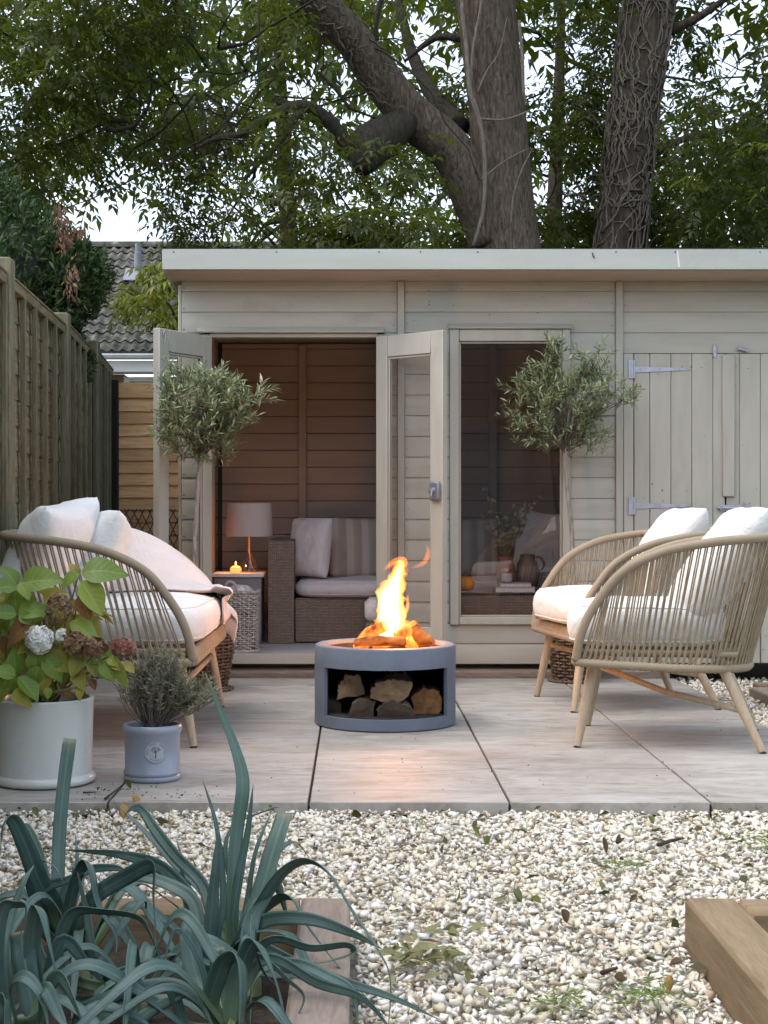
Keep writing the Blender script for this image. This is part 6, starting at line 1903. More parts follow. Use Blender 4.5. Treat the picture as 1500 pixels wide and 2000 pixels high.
def leek_root(key, x, y, lab):
    LK[key] = empty("leek_plant", (x, y, -0.005), label=lab, cat="leek", group="leeks in the raised bed")
    b = MB(); b.tube([(x, y, -0.03), (x, y, 0.02), (x, y, 0.045)], [.017, .016, .010], 12)
    b.build("stalk", m_leekst, LK[key], angle=60)
m_leekst = mottled("leek_stalk", [(0.3, (0.30, 0.36, 0.14)), (0.7, (0.42, 0.46, 0.24))], 12, (6, 6, 1), rough=0.45)
leek_root('A', -0.185, 2.72, "tallest leek with a very long upright leaf, next to the grey sleeper")
leek_root('B', -0.500, 2.78, "leek with one upright blunt leaf standing before the far sleeper")
leek_root('C', -0.545, 2.42, "pale leek at the outer near corner with wide bent over leaves")
leek_root('D', -0.200, 2.42, "leek at the front with a broad folded over leaf beside the grey sleeper")
leek_root('E', -0.370, 2.58, "sprawling leek in the middle of the bed with long low leaves")
def lf(key, pts, wpx, y0, y1, blunt=False, twist=0.0, fold=0.35, base=True):
    """pts in enlarged-photo pixels base to tip; y0,y1 distance at base and tip; wpx width in the same pixels"""
    n = len(pts); ctl = []
    for i, (zx, zy) in enumerate(pts):
        t = i / (n - 1)
        ctl.append(Zp(zx, zy, y0 + (y1 - y0) * t))
    if base:
        rt = LK[key].location
        ctl = [Vector((rt.x + rl.normal(0, .006), rt.y + rl.normal(0, .006), 0.04))] + ctl
    strap_leaf(LK[key], ctl, wpx / 1.7442 * (y0 + y1) / 2 / FPX * 1.10, blunt=blunt, twist=twist, fold=fold)
lf('A', [(790, 950), (795, 700), (806, 560), (825, 430), (820, 350), (790, 250), (745, 140), (700, 25)], 44, 2.72, 2.80, twist=0.4)
lf('A', [(820, 1000), (850, 900), (895, 750), (940, 600), (972, 500)], 56, 2.72, 2.85, True)
lf('A', [(795, 900), (815, 720), (845, 560), (862, 405)], 30, 2.72, 2.75)
lf('A', [(700, 1100), (715, 900), (732, 700), (748, 555)], 58, 2.68, 2.70, fold=.2)
lf('A', [(800, 980), (835, 860), (870, 640), (925, 495)], 28, 2.75, 2.85)
lf('A', [(740, 1000), (760, 800), (740, 560), (690, 385)], 22, 2.70, 2.75)
lf('A', [(790, 1000), (860, 860), (950, 715), (1040, 662), (1120, 705), (1200, 830), (1290, 970), (1330, 1070), (1322, 1235)], 48, 2.72, 2.50, fold=.25)
lf('A', [(810, 950), (860, 800), (900, 700), (960, 620), (1010, 602), (1055, 655)], 26, 2.75, 2.95)
lf('A', [(800, 960), (880, 905), (990, 915), (1050, 1020), (1100, 1130), (1065, 1235)], 40, 2.68, 2.50)
lf('A', [(820, 950), (900, 870), (1050, 862), (1200, 912), (1300, 965)], 44, 2.70, 2.60)
lf('A', [(830, 980), (900, 965), (1000, 1012), (1150, 1070), (1330, 1128), (1495, 1205)], 40, 2.65, 2.48, twist=0.6)
lf('A', [(840, 900), (940, 795), (1000, 795), (1060, 900), (1150, 1020), (1310, 1200)], 38, 2.74, 2.62)
lf('A', [(740, 880), (690, 745), (600, 650), (530, 560), (480, 490), (440, 492), (418, 525)], 36, 2.76, 3.00)
lf('A', [(740, 900), (700, 780), (600, 680), (490, 560), (385, 458)], 28, 2.78, 3.05)
lf('A', [(700, 900), (650, 790), (560, 695), (480, 660), (380, 640), (215, 628)], 44, 2.72, 2.90, twist=.5)
lf('A', [(700, 930), (655, 800), (560, 740), (460, 718), (415, 740), (368, 812)], 40, 2.70, 2.85)
lf('A', [(840, 1000), (860, 860), (910, 780), (940, 720)], 50, 2.66, 2.70, twist=.8)
lf('A', [(780, 1000), (800, 820), (770, 640), (800, 545), (920, 490), (960, 480)], 24, 2.80, 3.05)
lf('A', [(720, 1000), (660, 880), (640, 740), (600, 590)], 26, 2.78, 2.95)
lf('A', [(760, 1050), (690, 1010), (640, 830), (620, 700), (612, 640)], 24, 2.80, 2.9)
lf('B', [(200, 850), (198, 710), (203, 560), (218, 400), (238, 248)], 42, 2.78, 2.86, True, fold=.15)
lf('B', [(195, 860), (175, 800), (135, 735), (90, 620), (45, 528), (12, 540), (0, 650)], 60, 2.76, 2.62, fold=.3)
lf('B', [(190, 880), (160, 740), (130, 620), (90, 545), (60, 560)], 28, 2.80, 2.95)
lf('B', [(200, 880), (215, 780), (290, 700), (400, 690), (430, 720)], 34, 2.78, 2.8)
lf('B', [(230, 900), (250, 760), (285, 675), (312, 690), (340, 820), (395, 920), (395, 985)], 36, 2.74, 2.60)
lf('B', [(170, 900), (120, 800), (100, 715), (130, 665), (180, 680), (215, 740)], 30, 2.78, 2.7)
lf('B', [(230, 880), (265, 740), (270, 680)], 46, 2.80, 2.88, True)
lf('B', [(240, 900), (262, 680), (258, 575)], 18, 2.85, 2.95)
lf('B', [(260, 900), (320, 790), (430, 720), (520, 685), (524, 800), (535, 990)], 52, 2.72, 2.58, True, fold=.15)
lf('B', [(150, 900), (140, 770), (230, 730), (290, 705)], 36, 2.74, 2.70, twist=.6)
lf('C', [(110, 1200), (95, 1080), (82, 990), (70, 905)], 76, 2.42, 2.46, True, fold=.12)
lf('C', [(120, 1180), (110, 950), (128, 830), (150, 850), (170, 950), (198, 1085)], 52, 2.46, 2.40)
lf('C', [(40, 1200), (20, 1000), (35, 880), (80, 740), (115, 680)], 40, 2.48, 2.62)
lf('C', [(60, 1220), (40, 1100), (70, 1060), (115, 1085), (150, 1150), (165, 1240)], 44, 2.36, 2.30)
lf('C', [(10, 1200), (-10, 1000), (10, 830), (60, 812), (90, 830), (60, 950)], 40, 2.44, 2.4)
lf('C', [(150, 1200), (170, 1100), (205, 1060), (245, 1130), (290, 1240)], 48, 2.38, 2.30)
lf('C', [(130, 1220), (150, 1100), (200, 1190), (230, 1240)], 50, 2.34, 2.28)
lf('C', [(0, 1230), (5, 1150), (20, 1140), (24, 1240)], 44, 2.32, 2.28, True)
lf('C', [(140, 1150), (210, 940), (290, 1010), (360, 1090)], 46, 2.50, 2.50)
lf('E', [(230, 1060), (205, 940), (250, 840), (350, 836), (470, 856), (515, 920), (545, 1000)], 40, 2.58, 2.52, fold=.3)
lf('E', [(320, 1130), (430, 1045), (550, 992), (685, 968)], 54, 2.50, 2.58, fold=.2)
lf('E', [(270, 1180), (430, 1112), (590, 1088), (680, 1150), (730, 1240)], 46, 2.46, 2.38)
lf('E', [(250, 1140), (150, 1010), (110, 880), (90, 790)], 36, 2.60, 2.7)
lf('E', [(430, 1230), (540, 1160), (650, 1118)], 44, 2.40, 2.42, twist=.4)
lf('E', [(330, 1080), (360, 980), (430, 870), (490, 800), (500, 850)], 26, 2.62, 2.7)
lf('E', [(340, 1060), (310, 960), (300, 860), (262, 700)], 42, 2.66, 2.7)
lf('E', [(360, 1060), (440, 1020), (520, 1000), (560, 1010)], 40, 2.58, 2.5)
lf('E', [(260, 1230), (330, 1160), (450, 1190), (520, 1235)], 38, 2.38, 2.36)
lf('D', [(720, 1160), (740, 1060), (770, 1000), (812, 992), (832, 1070), (822, 1240)], 62, 2.42, 2.34, True, fold=.15)
lf('D', [(800, 1100), (850, 960), (885, 950), (925, 1030), (955, 1130), (972, 1240)], 58, 2.42, 2.34, fold=.2)
lf('D', [(690, 1100), (655, 1000), (648, 900), (665, 878)], 66, 2.48, 2.55, True, fold=.12)
lf('D', [(700, 1160), (735, 1060), (745, 960)], 46, 2.46, 2.50, True)
lf('D', [(760, 1100), (800, 1010), (880, 985), (980, 1070), (1035, 1130), (1000, 1220)], 18, 2.44, 2.4)
lf('D', [(720, 1180), (680, 1010), (600, 900), (545, 1060)], 16, 2.45, 2.45)
lf('D', [(840, 1020), (930, 930), (1060, 960), (1180, 950), (1205, 980), (1100, 1010), (960, 1015)], 30, 2.52, 2.48)
lf('D', [(870, 1050), (1000, 1015), (1120, 1060), (1200, 1110), (1220, 1230)], 36, 2.50, 2.42)
lf('D', [(640, 1230), (600, 1140), (560, 1090), (480, 1130), (440, 1200)], 34, 2.42, 2.4)
lf('D', [(900, 1000), (1080, 1080), (1230, 1130), (1330, 1235)], 34, 2.46, 2.40)
for _ in range(28):     # low tangle of older leaves
    k = 'ABCDE'[int(rl.integers(0, 5))]; rt = LK[k].location
    a = rl.uniform(0, 2 * PI); L = rl.uniform(.18, .34); d = Vector((math.cos(a), math.sin(a), 0))
    e = rt + d * L; e.x = min(e.x, -0.13) if rl.random() < .8 else e.x
    hgt = rl.uniform(.08, .20)
    strap_leaf(LK[k], [Vector((rt.x, rt.y, .03)), rt.lerp(e, .35) + Vector((0, 0, hgt)), rt.lerp(e, .7) + Vector((0, 0, hgt * .7)), e + Vector((0, 0, .03 if e.x < -.13 else .10))], rl.uniform(.014, .024), twist=rl.normal(0, .4), facing=Vector((rl.normal(0, .3), -0.4, 1)))

# ------------------------------------------------------------------ pots
m_potw = mottled("glazed_white_pot", [(0.3, (0.50, 0.525, 0.49)), (0.7, (0.57, 0.59, 0.555))], 4, rough=0.26, bump=0.07, bscale=12, bdist=0.004, spec=0.5, dirt=((0.27, 0.25, 0.20), 8, 0.60, 0.45))
m_potb = mottled("glazed_blue_grey_pot", [(0.3, (0.225, 0.255, 0.310)), (0.7, (0.285, 0.315, 0.370))], 5, rough=0.28, bump=0.06, bscale=14, bdist=0.004, spec=0.5, dirt=((0.10, 0.10, 0.11), 16, 0.66, 0.7))
WX, WY, WR = -0.994, 4.840, 0.155
wp = empty("white_plant_pot", (WX, WY, 0), label="large white glazed pot holding the hydrangea at the patio edge", cat="plant pot")
b = MB(); b.lathe([(0.001, 0.002), (WR - 0.006, 0.002), (WR + 0.004, 0.008), (WR + 0.006, 0.018), (WR + 0.002, 0.028), (WR - 0.006, 0.033), (WR - 0.004, 0.15), (WR - 0.001, 0.26), (WR + 0.001, 0.268), (WR - 0.004, 0.273), (WR - 0.014, 0.272), (WR - 0.017, 0.26), (WR - 0.018, 0.20)], 72, (WX, WY, 0)); b.build("pot_body", m_potw, wp, angle=50)
b = MB(); b.lathe([(0.001, 0.245), (0.08, 0.240), (WR - 0.016, 0.232)], 40, (WX, WY, 0)); b.build("compost", m_comp, wp, angle=180)
BX_, BY_, BR = -0.658, 4.895, 0.0935
bp = empty("grey_plant_pot", (BX_, BY_, 0), label="small blue grey glazed pot stamped with a round tree emblem", cat="plant pot")
b = MB(); b.lathe([(0.001, 0.002), (BR - 0.004, 0.002), (BR - 0.001, 0.006), (BR - 0.001, 0.014), (BR - 0.005, 0.018), (BR - 0.001, 0.022), (BR - 0.001, 0.030), (BR - 0.006, 0.035), (BR - 0.004, 0.150), (BR + 0.001, 0.156), (BR + 0.003, 0.164), (BR + 0.002, 0.176), (BR - 0.003, 0.180), (BR - 0.011, 0.178), (BR - 0.013, 0.165), (BR - 0.014, 0.13)], 64, (BX_, BY_, 0)); b.build("pot_body", m_potb, bp, angle=50)
b = MB(); b.lathe([(0.001, 0.163), (BR - 0.013, 0.158)], 36, (BX_, BY_, 0)); b.build("compost", m_comp, bp, angle=180)
# emblem: disc, rim, tree and lettering wrapped on the glaze
m_ink = mottled("emblem_ink", [(0.3, (0.05, 0.06, 0.06)), (0.7, (0.09, 0.10, 0.10))], 60, rough=0.5)
m_embl = mottled("emblem_glaze", [(0.3, (0.33, 0.36, 0.40)), (0.7, (0.40, 0.43, 0.46))], 30, rough=0.3, bump=0.05)
EA, EZ, ER = math.radians(-90 + 14.5), 0.100, 0.0335
def on_pot(u, w, d=0.0):
    r = BR - 0.0048 + d
    a = EA + u / r
    return Vector((BX_ + r * math.cos(a), BY_ + r * math.sin(a), EZ + w))
b = MB(); rows = []
for i in range(7):
    rr_ = 0.0004 + (ER - 0.001) * i / 6
    rows.append([on_pot(rr_ * math.cos(a), rr_ * math.sin(a), 0.0011) for a in np.linspace(0, 2 * PI, 49)[:-1]])
b.grid(rows, True); emb = b.build("emblem", m_embl, bp, angle=180, fix=True)
b = MB(); b.tube([on_pot(ER * math.cos(a), ER * math.sin(a), 0.0008) for a in np.linspace(0, 2 * PI, 61)[:-1]], 0.0014, 6, closed=True); b.build("emblem_rim", m_potb, emb, angle=180)
b = MB()
def br(pts, r): b.tube([on_pot(x, y, 0.0016) for x, y in pts], r, 5, flat=0.5)
br([(0, -.018), (0.0003, -.006), (0, .006)], [0.0016, .0012, .001]); br([(-.0045, -.0195), (0, -.0165), (.0045, -.0195)], .0008)
re2 = np.random.default_rng(5)
for a_ in (-75, -50, -25, 0, 25, 50, 75):
    a = math.radians(a_ + 90)
    x1, y1 = .0165 * math.cos(a), .003 + .0135 * math.sin(a)
    br([(0, -.004 + 0.004 * (1 - abs(a_) / 75)), (x1 * .5, (y1 - .002) * .6), (x1, y1)], [.0007, .0005])
    for k in range(5):
        xx, yy = x1 * re2.uniform(.55, 1.05), y1 * re2.uniform(.6, 1.1) + .001
        br([(xx - .0012, yy), (xx + .0012, yy + .0012)], .0008)
b.build("emblem_tree", m_ink, emb, angle=180)
def arc_text(txt, radius, mid_deg, step_deg, size, flip=False):
    n = len(txt)
    for i, ch in enumerate(txt):
        if ch == ' ': continue
        cu = bpy.data.curves.new("letter", 'FONT'); cu.body = ch; cu.size = size; cu.align_x = 'CENTER'; cu.resolution_u = 1
        to = bpy.data.objects.new("letter_tmp", cu); COL.objects.link(to)
        dg = bpy.context.evaluated_depsgraph_get(); tm = bpy.data.meshes.new_from_object(to.evaluated_get(dg))
        bpy.data.objects.remove(to)
        a = math.radians(mid_deg + (-(i - (n - 1) / 2) if not flip else (i - (n - 1) / 2)) * step_deg)
        cx_, cy_ = radius * math.cos(a), radius * math.sin(a)
        rt = a - PI / 2 if not flip else a + PI / 2
        c_, s_ = math.cos(rt), math.sin(rt)
        for v in tm.vertices:
            x, y = v.co.x, v.co.y
            v.co = on_pot(cx_ + x * c_ - y * s_, cy_ + x * s_ + y * c_, 0.0017)
        tm.materials.append(m_ink)
        mobj("letter", tm, emb)
arc_text("HERITAGE GARDEN", 0.0245, 90, 14.2, 0.0088)
arc_text("POTTERY", 0.0300, 270, 11.5, 0.0078, True)

# ------------------------------------------------------------------ hydrangea
hyd = empty("hydrangea", (WX, WY, 0.24), label="green and yellowing hydrangea with one white and several dried brown flower heads", cat="shrub")
HST = [(0.0, (0.095, 0.18, 0.028)), (0.4, (0.150, 0.245, 0.035)), (0.75, (0.25, 0.32, 0.045)), (1.0, (0.33, 0.33, 0.06))]
m_hl = leaf_mat("hydrangea_leaf_green", HST[:3], 0.25, 0.42, (0.3, 0.42, 0.05), 'obj', 0.4, True)
m_hy = leaf_mat("hydrangea_leaf_yellow", [(0.0, (0.24, 0.28, 0.045)), (0.6, (0.38, 0.36, 0.06)), (1.0, (0.36, 0.25, 0.06))], 0.25, 0.45, (0.4, 0.4, 0.05), 'obj', 0.4, True)
m_hr = leaf_mat("hydrangea_leaf_red", [(0.0, (0.22, 0.055, 0.045)), (0.6, (0.30, 0.12, 0.06)), (1.0, (0.34, 0.26, 0.06))], 0.2, 0.5, (0.4, 0.2, 0.05), 'obj', 0.4, True)
m_hb = leaf_mat("hydrangea_leaf_brown", [(0.0, (0.14, 0.06, 0.03)), (1.0, (0.24, 0.12, 0.055))], 0.15, 0.7, (0.3, 0.15, 0.05), 'obj', 0.2, True)
def ovate(name, mat, bend, cup, seed):
    b = MB(); rows = []; n = 12; cols = 9
    for i in range(n + 1):
        s = i / n
        w = 0.40 * (math.sin(PI * min(1, s * 0.98 + 0.01) ** 0.80) ** 0.85) * (1 - 0.25 * s)
        r = []
        for k in range(cols):
            u = -1 + 2 * k / (cols - 1)
            ser = 0.012 * math.sin(s * 60) * abs(u) ** 6
            z = -bend * s * s + cup * abs(u) * w * 1.1 + 0.015 * mnoise.noise(Vector((s * 5 + seed, u * 2, 0)))
            r.append(Vector((u * w * (1 + ser), s * (1 - 0.2 * bend * s), z)))
        rows.append(r)
    b.grid(rows)
    me = b.mesh(name, mat, True, 180)
    return me
HM = {m: [ovate("leaf", mm, bd, cp, i) for i, (bd, cp) in enumerate(((0.25, .25), (0.45, .12), (0.1, .35), (0.6, .2)))] for m, mm in (("g", m_hl), ("y", m_hy), ("r", m_hr), ("b", m_hb))}
rh = np.random.default_rng(12)
m_hstem = mottled("hydrangea_stem", [(0.3, (0.14, 0.10, 0.05)), (0.7, (0.22, 0.19, 0.09))], 20)
stem_mb = MB()
def hleaf(base, tip, kind, normal=None, n=None):
    d = tip - base; L = d.length
    y = d.normalized(); nz = normal or Vector((rh.normal(0, .35), -0.75, 0.65))
    x = y.cross(nz).normalized(); z = x.cross(y).normalized()
    Mx = Matrix((x, y, z)).transposed().to_4x4()
    o = bpy.data.objects.new("leaf", HM[kind][int(rh.integers(0, 4)) if n is None else n])
    L *= 1.10
    o.matrix_basis = Matrix.Translation(base) @ Mx @ Matrix.Diagonal((L, L, L, 1))
    COL.objects.link(o); o.parent = hyd; o.matrix_parent_inverse = WM[hyd].inverted()
def HZ(zx, zy, Y): return P(zx / 5.0, 1080 + zy / 5.0, Y)     # enlargement of the plant
HL = [  # base, tip, kind, distance
    ((205, 300), (575, 215), 'g', 4.74), ((165, 320), (45, 120), 'g', 4.76), ((170, 335), (-90, 330), 'g', 4.72), ((195, 290), (290, 430), 'g', 4.70),
    ((800, 195), (1185, 105), 'g', 4.72), ((770, 200), (590, 310), 'g', 4.70), ((790, 280), (1000, 580), 'g', 4.69), ((760, 230), (720, 110), 'y', 4.78),
    ((165, 590), (120, 370), 'g', 4.72), ((175, 590), (440, 480), 'g', 4.70), ((160, 600), (-80, 560), 'g', 4.69), ((190, 600), (330, 670), 'g', 4.68), ((120, 610), (-40, 480), 'y', 4.74),
    ((330, 680), (30, 800), 'r', 4.69), ((300, 650), (220, 880), 'y', 4.70), ((690, 680), (985, 790), 'g', 4.72), ((720, 640), (980, 820), 'y', 4.76), ((430, 470), (620, 370), 'y', 4.80),
    ((380, 700), (350, 850), 'g', 4.76), ((150, 1190), (140, 950), 'g', 4.70), ((350, 960), (345, 1200), 'g', 4.68), ((150, 1200), (-60, 1120), 'g', 4.67), ((120, 1195), (90, 1400), 'g', 4.66), ((180, 1210), (370, 1420), 'g', 4.66),
    ((430, 1010), (620, 1200), 'g', 4.69), ((470, 980), (650, 1130), 'y', 4.71), ((300, 900), (180, 960), 'y', 4.70), ((150, 1330), (230, 1470), 'y', 4.66), ((60, 1240), (-60, 1440), 'g', 4.68),
    ((400, 1130), (470, 1370), 'y', 4.70), ((380, 1110), (310, 1300), 'g', 4.67), ((790, 1010), (690, 1180), 'y', 4.70), ((880, 1060), (930, 1200), 'y', 4.70), ((1040, 1040), (1190, 1060), 'g', 4.66), ((1010, 1060), (1080, 1210), 'g', 4.67),
    ((1190, 1100), (1150, 1320), 'g', 4.65), ((1210, 1080), (1320, 1140), 'y', 4.65), ((1090, 1090), (1190, 1130), 'r', 4.66), ((850, 1060), (960, 1010), 'g', 4.72), ((640, 1150), (560, 1280), 'g', 4.76), ((740, 1150), (790, 1290), 'y', 4.72),
    ((790, 1300), (760, 1400), 'y', 4.71), ((780, 415), (880, 620), 'b', 4.70), ((60, 820), (20, 960), 'b', 4.74), ((230, 1080), (120, 1180), 'b', 4.80), ((580, 1330), (700, 1380), 'b', 4.78), ((880, 1230), (930, 1330), 'b', 4.73), ((500, 1150), (430, 1330), 'g', 4.82),
    ((460, 1310), (480, 1420), 'g', 4.70), ((30, 420), (-100, 480), 'g', 4.78), ((640, 900), (560, 1000), 'y', 4.74), ((540, 780), (620, 900), 'g', 4.77), ((250, 420), (330, 560), 'g', 4.82), ((-20, 700), (-120, 900), 'g', 4.80), ((-20, 1000), (-130, 1150), 'g', 4.78)]
for (ba, ti, kd, yy) in HL:
    hleaf(HZ(*ba, yy), HZ(*ti, yy - 0.02 + rh.normal(0, 0.012)), kd)
for _ in range(40):   # leaves deeper in and behind, seen from the side
    a = rh.uniform(0, 2 * PI); r = rh.uniform(.05, .2); z = rh.uniform(.33, .62)
    ba = Vector((WX + r * .6 * math.cos(a), WY + 0.05 + r * .6 * abs(math.sin(a)), z)); ti = ba + Vector((math.cos(a) * .09, abs(math.sin(a)) * .09, rh.uniform(-.05, .02)))
    hleaf(ba, ti, rh.choice(['g', 'g', 'g', 'y']), Vector((0.2 * math.cos(a), 0.2, 1)))
for _ in range(30):   # fill between the named leaves, facing the garden
    bx, by = rh.uniform(-60, 1000), rh.uniform(350, 1250)
    if by < 700 and bx > 480: by += 350
    ang = rh.uniform(0, 2 * PI)
    hleaf(HZ(bx, by, 4.80), HZ(bx + 230 * math.cos(ang), by + 200 * math.sin(ang) + 40, 4.79), rh.choice(['g', 'g', 'g', 'y']))
for (ex, ey, yy) in ((205, 300, 4.76), (770, 205, 4.74), (165, 600, 4.72), (350, 800, 4.72), (560, 620, 4.73), (800, 920, 4.71), (1150, 980, 4.68), (350, 960, 4.70), (150, 1200, 4.68), (430, 1010, 4.70), (1190, 1100, 4.66), (780, 415, 4.72)):
    e = HZ(ex, ey, yy); s0 = Vector((WX + rh.normal(0, .035), WY + rh.normal(0, .03), .235)); mid = s0.lerp(e, .5) + Vector((rh.normal(0, .015), 0.01, .035))
    stem_mb.tube(catmull([s0, mid, e], 6), [.0042, .0022], 6)
stem_mb.tube(catmull([HZ(500, 1370, 4.74), HZ(640, 1340, 4.71), HZ(745, 1310, 4.70)], 5), [.006, .004], 6)
stem_mb.tube(catmull([HZ(700, 1270, 4.72), HZ(820, 1100, 4.69), HZ(800, 930, 4.69)], 5), [.004, .003], 6)
stem_mb.build("stems", m_hstem, hyd, angle=180)
def petal_mat(name, stops, tr=0.3): return leaf_mat(name, stops, tr, 0.7, (0.6, 0.5, 0.4), 'island', 0.2)
m_fw = petal_mat("white_floret", [(0.0, (0.88, 0.90, 0.87)), (0.8, (0.90, 0.91, 0.89)), (1.0, (0.86, 0.89, 0.78))])
m_fb = petal_mat("dried_floret", [(0.0, (0.14, 0.075, 0.04)), (0.4, (0.25, 0.145, 0.08)), (0.8, (0.38, 0.25, 0.145)), (1.0, (0.45, 0.33, 0.21))])
m_fp = petal_mat("pink_dried_floret", [(0.0, (0.24, 0.06, 0.07)), (0.5, (0.36, 0.12, 0.11)), (1.0, (0.40, 0.22, 0.14))])
def flower_head(zc, rpx, mat, n, yy, squash=(1, 1), curl=0.35, psize=0.017):
    c = HZ(*zc, yy); R = rpx / 5.0 * yy / FPX
    d = unit(rh.normal(size=(n, 3)) + np.array([0, -0.35, 0.15]))
    p = np.array(c) + d * R * np.array([squash[0], 0.8, squash[1]]) * rh.uniform(.78, 1.0, (n, 1))
    Bq, Dq, Nq, Lq = [], [], [], []
    for k in range(4):
        a = k * PI / 2 + rh.uniform(0, .6, n)
        up = unit(np.cross(d, unit(rh.normal(size=(n, 3)))));  sd = np.cross(d, up)
        dd = unit(up * np.cos(a)[:, None] + sd * np.sin(a)[:, None] + d * curl)
        Bq.append(p); Dq.append(dd); Nq.append(unit(d + rh.normal(0, .25, (n, 3)))); Lq.append(rh.uniform(.75, 1.15, n) * psize)
    L = np.concatenate(Lq)
    mobj("flower_head", quads_to_mesh("flower_head", np.concatenate(Bq), np.concatenate(Dq), np.concatenate(Nq), L, L * 0.95, mat, 0.1), hyd)
flower_head((385, 850), 130, m_fw, 95, 4.655, (1.05, 1.0), 0.2, .020)
flower_head((575, 540), 120, m_fb, 110, 4.69, (1.0, 1.25), 0.6, .015)
flower_head((740, 890), 115, m_fb, 110, 4.675, (1.0, .95), 0.6, .015)
flower_head((930, 920), 110, m_fb, 110, 4.67, (1.1, .8), 0.6, .015)
flower_head((1200, 925), 105, m_fp, 95, 4.65, (1.05, .85), 0.5, .014)
flower_head((600, 810), 48, m_fw, 12, 4.67, (.8, 1.2), 0.4, .017)

# ------------------------------------------------------------------ lavender
lav = empty("lavender", (BX_, BY_, 0.16), label="straggly grey green lavender with woody bare lower stems in the small pot", cat="shrub")
m_ls = mottled("lavender_wood", [(0.3, (0.12, 0.10, 0.088)), (0.7, (0.25, 0.215, 0.19))], 30)
m_ll = leaf_mat("lavender_leaf", [(0.0, (0.14, 0.145, 0.10)), (0.5, (0.21, 0.215, 0.14)), (1.0, (0.31, 0.30, 0.20))], 0.2, 0.7, (0.3, 0.3, 0.15))
rv = np.random.default_rng(33)
sm_ = MB(); Bq, Dq, Nq, Lq = [], [], [], []
for k in range(230):
    a = rv.uniform(0, 2 * PI); spread = rv.beta(1.6, 1.4) * 1.05
    e = Vector((BX_ + 0.01 + math.cos(a) * .125 * spread + max(0, rv.normal(0, .03)), BY_ + math.sin(a) * .10 * spread, .19 + .20 * (1 - .42 * spread ** 2) + rv.normal(0, .028)))
    s0 = Vector((BX_ + rv.normal(0, .010), BY_ + rv.normal(0, .010), .155))
    mid = Vector((s0.x + (e.x - s0.x) * .62 + rv.normal(0, .008), s0.y + (e.y - s0.y) * .62, s0.z + (e.z - s0.z) * .42))
    c_ = catmull([s0, mid, e], 5); sm_.tube(c_, [.0019, .0009], 4, cap=False)
    st = 7
    for i in range(st, len(c_)):
        for _ in range(6):
            t = rv.uniform(0, 1); q = c_[i - 1].lerp(c_[i], t)
            d = np.array([rv.normal(0, .7), rv.normal(0, .7), rv.uniform(.2, 1.1)]); d /= np.linalg.norm(d)
            Bq.append(q[:]); Dq.append(d); n_ = rv.normal(size=3); Nq.append(n_ / np.linalg.norm(n_)); Lq.append(rv.uniform(.014, .028))
for k in range(26):    # long straggling shoots to the side
    e = Vector((BX_ + rv.uniform(.10, .225), BY_ + rv.normal(0, .05), rv.uniform(.24, .36))); s0 = Vector((BX_ + .02, BY_, .17)); mid = s0.lerp(e, .55) + Vector((0, 0, rv.uniform(-.02, .02)))
    c_ = catmull([s0, mid, e], 7); sm_.tube(c_, [.0017, .0008], 4, cap=False)
    for i in range(6, len(c_)):
        for _ in range(9):
            q = c_[i - 1].lerp(c_[i], rv.uniform(0, 1)); d = np.array([rv.normal(.3, .6), rv.normal(0, .6), rv.uniform(.1, 1.0)]); d /= np.linalg.norm(d)
            Bq.append(q[:]); Dq.append(d); n_ = rv.normal(size=3); Nq.append(n_ / np.linalg.norm(n_)); Lq.append(rv.uniform(.014, .028))
tag(sm_.build("stems", m_ls, lav, angle=180), kind="stuff")
Lq = np.array(Lq)
tag(mobj("foliage", quads_to_mesh("foliage", np.array(Bq), np.array(Dq), np.array(Nq), Lq, Lq * .17, m_ll), lav), kind="stuff")

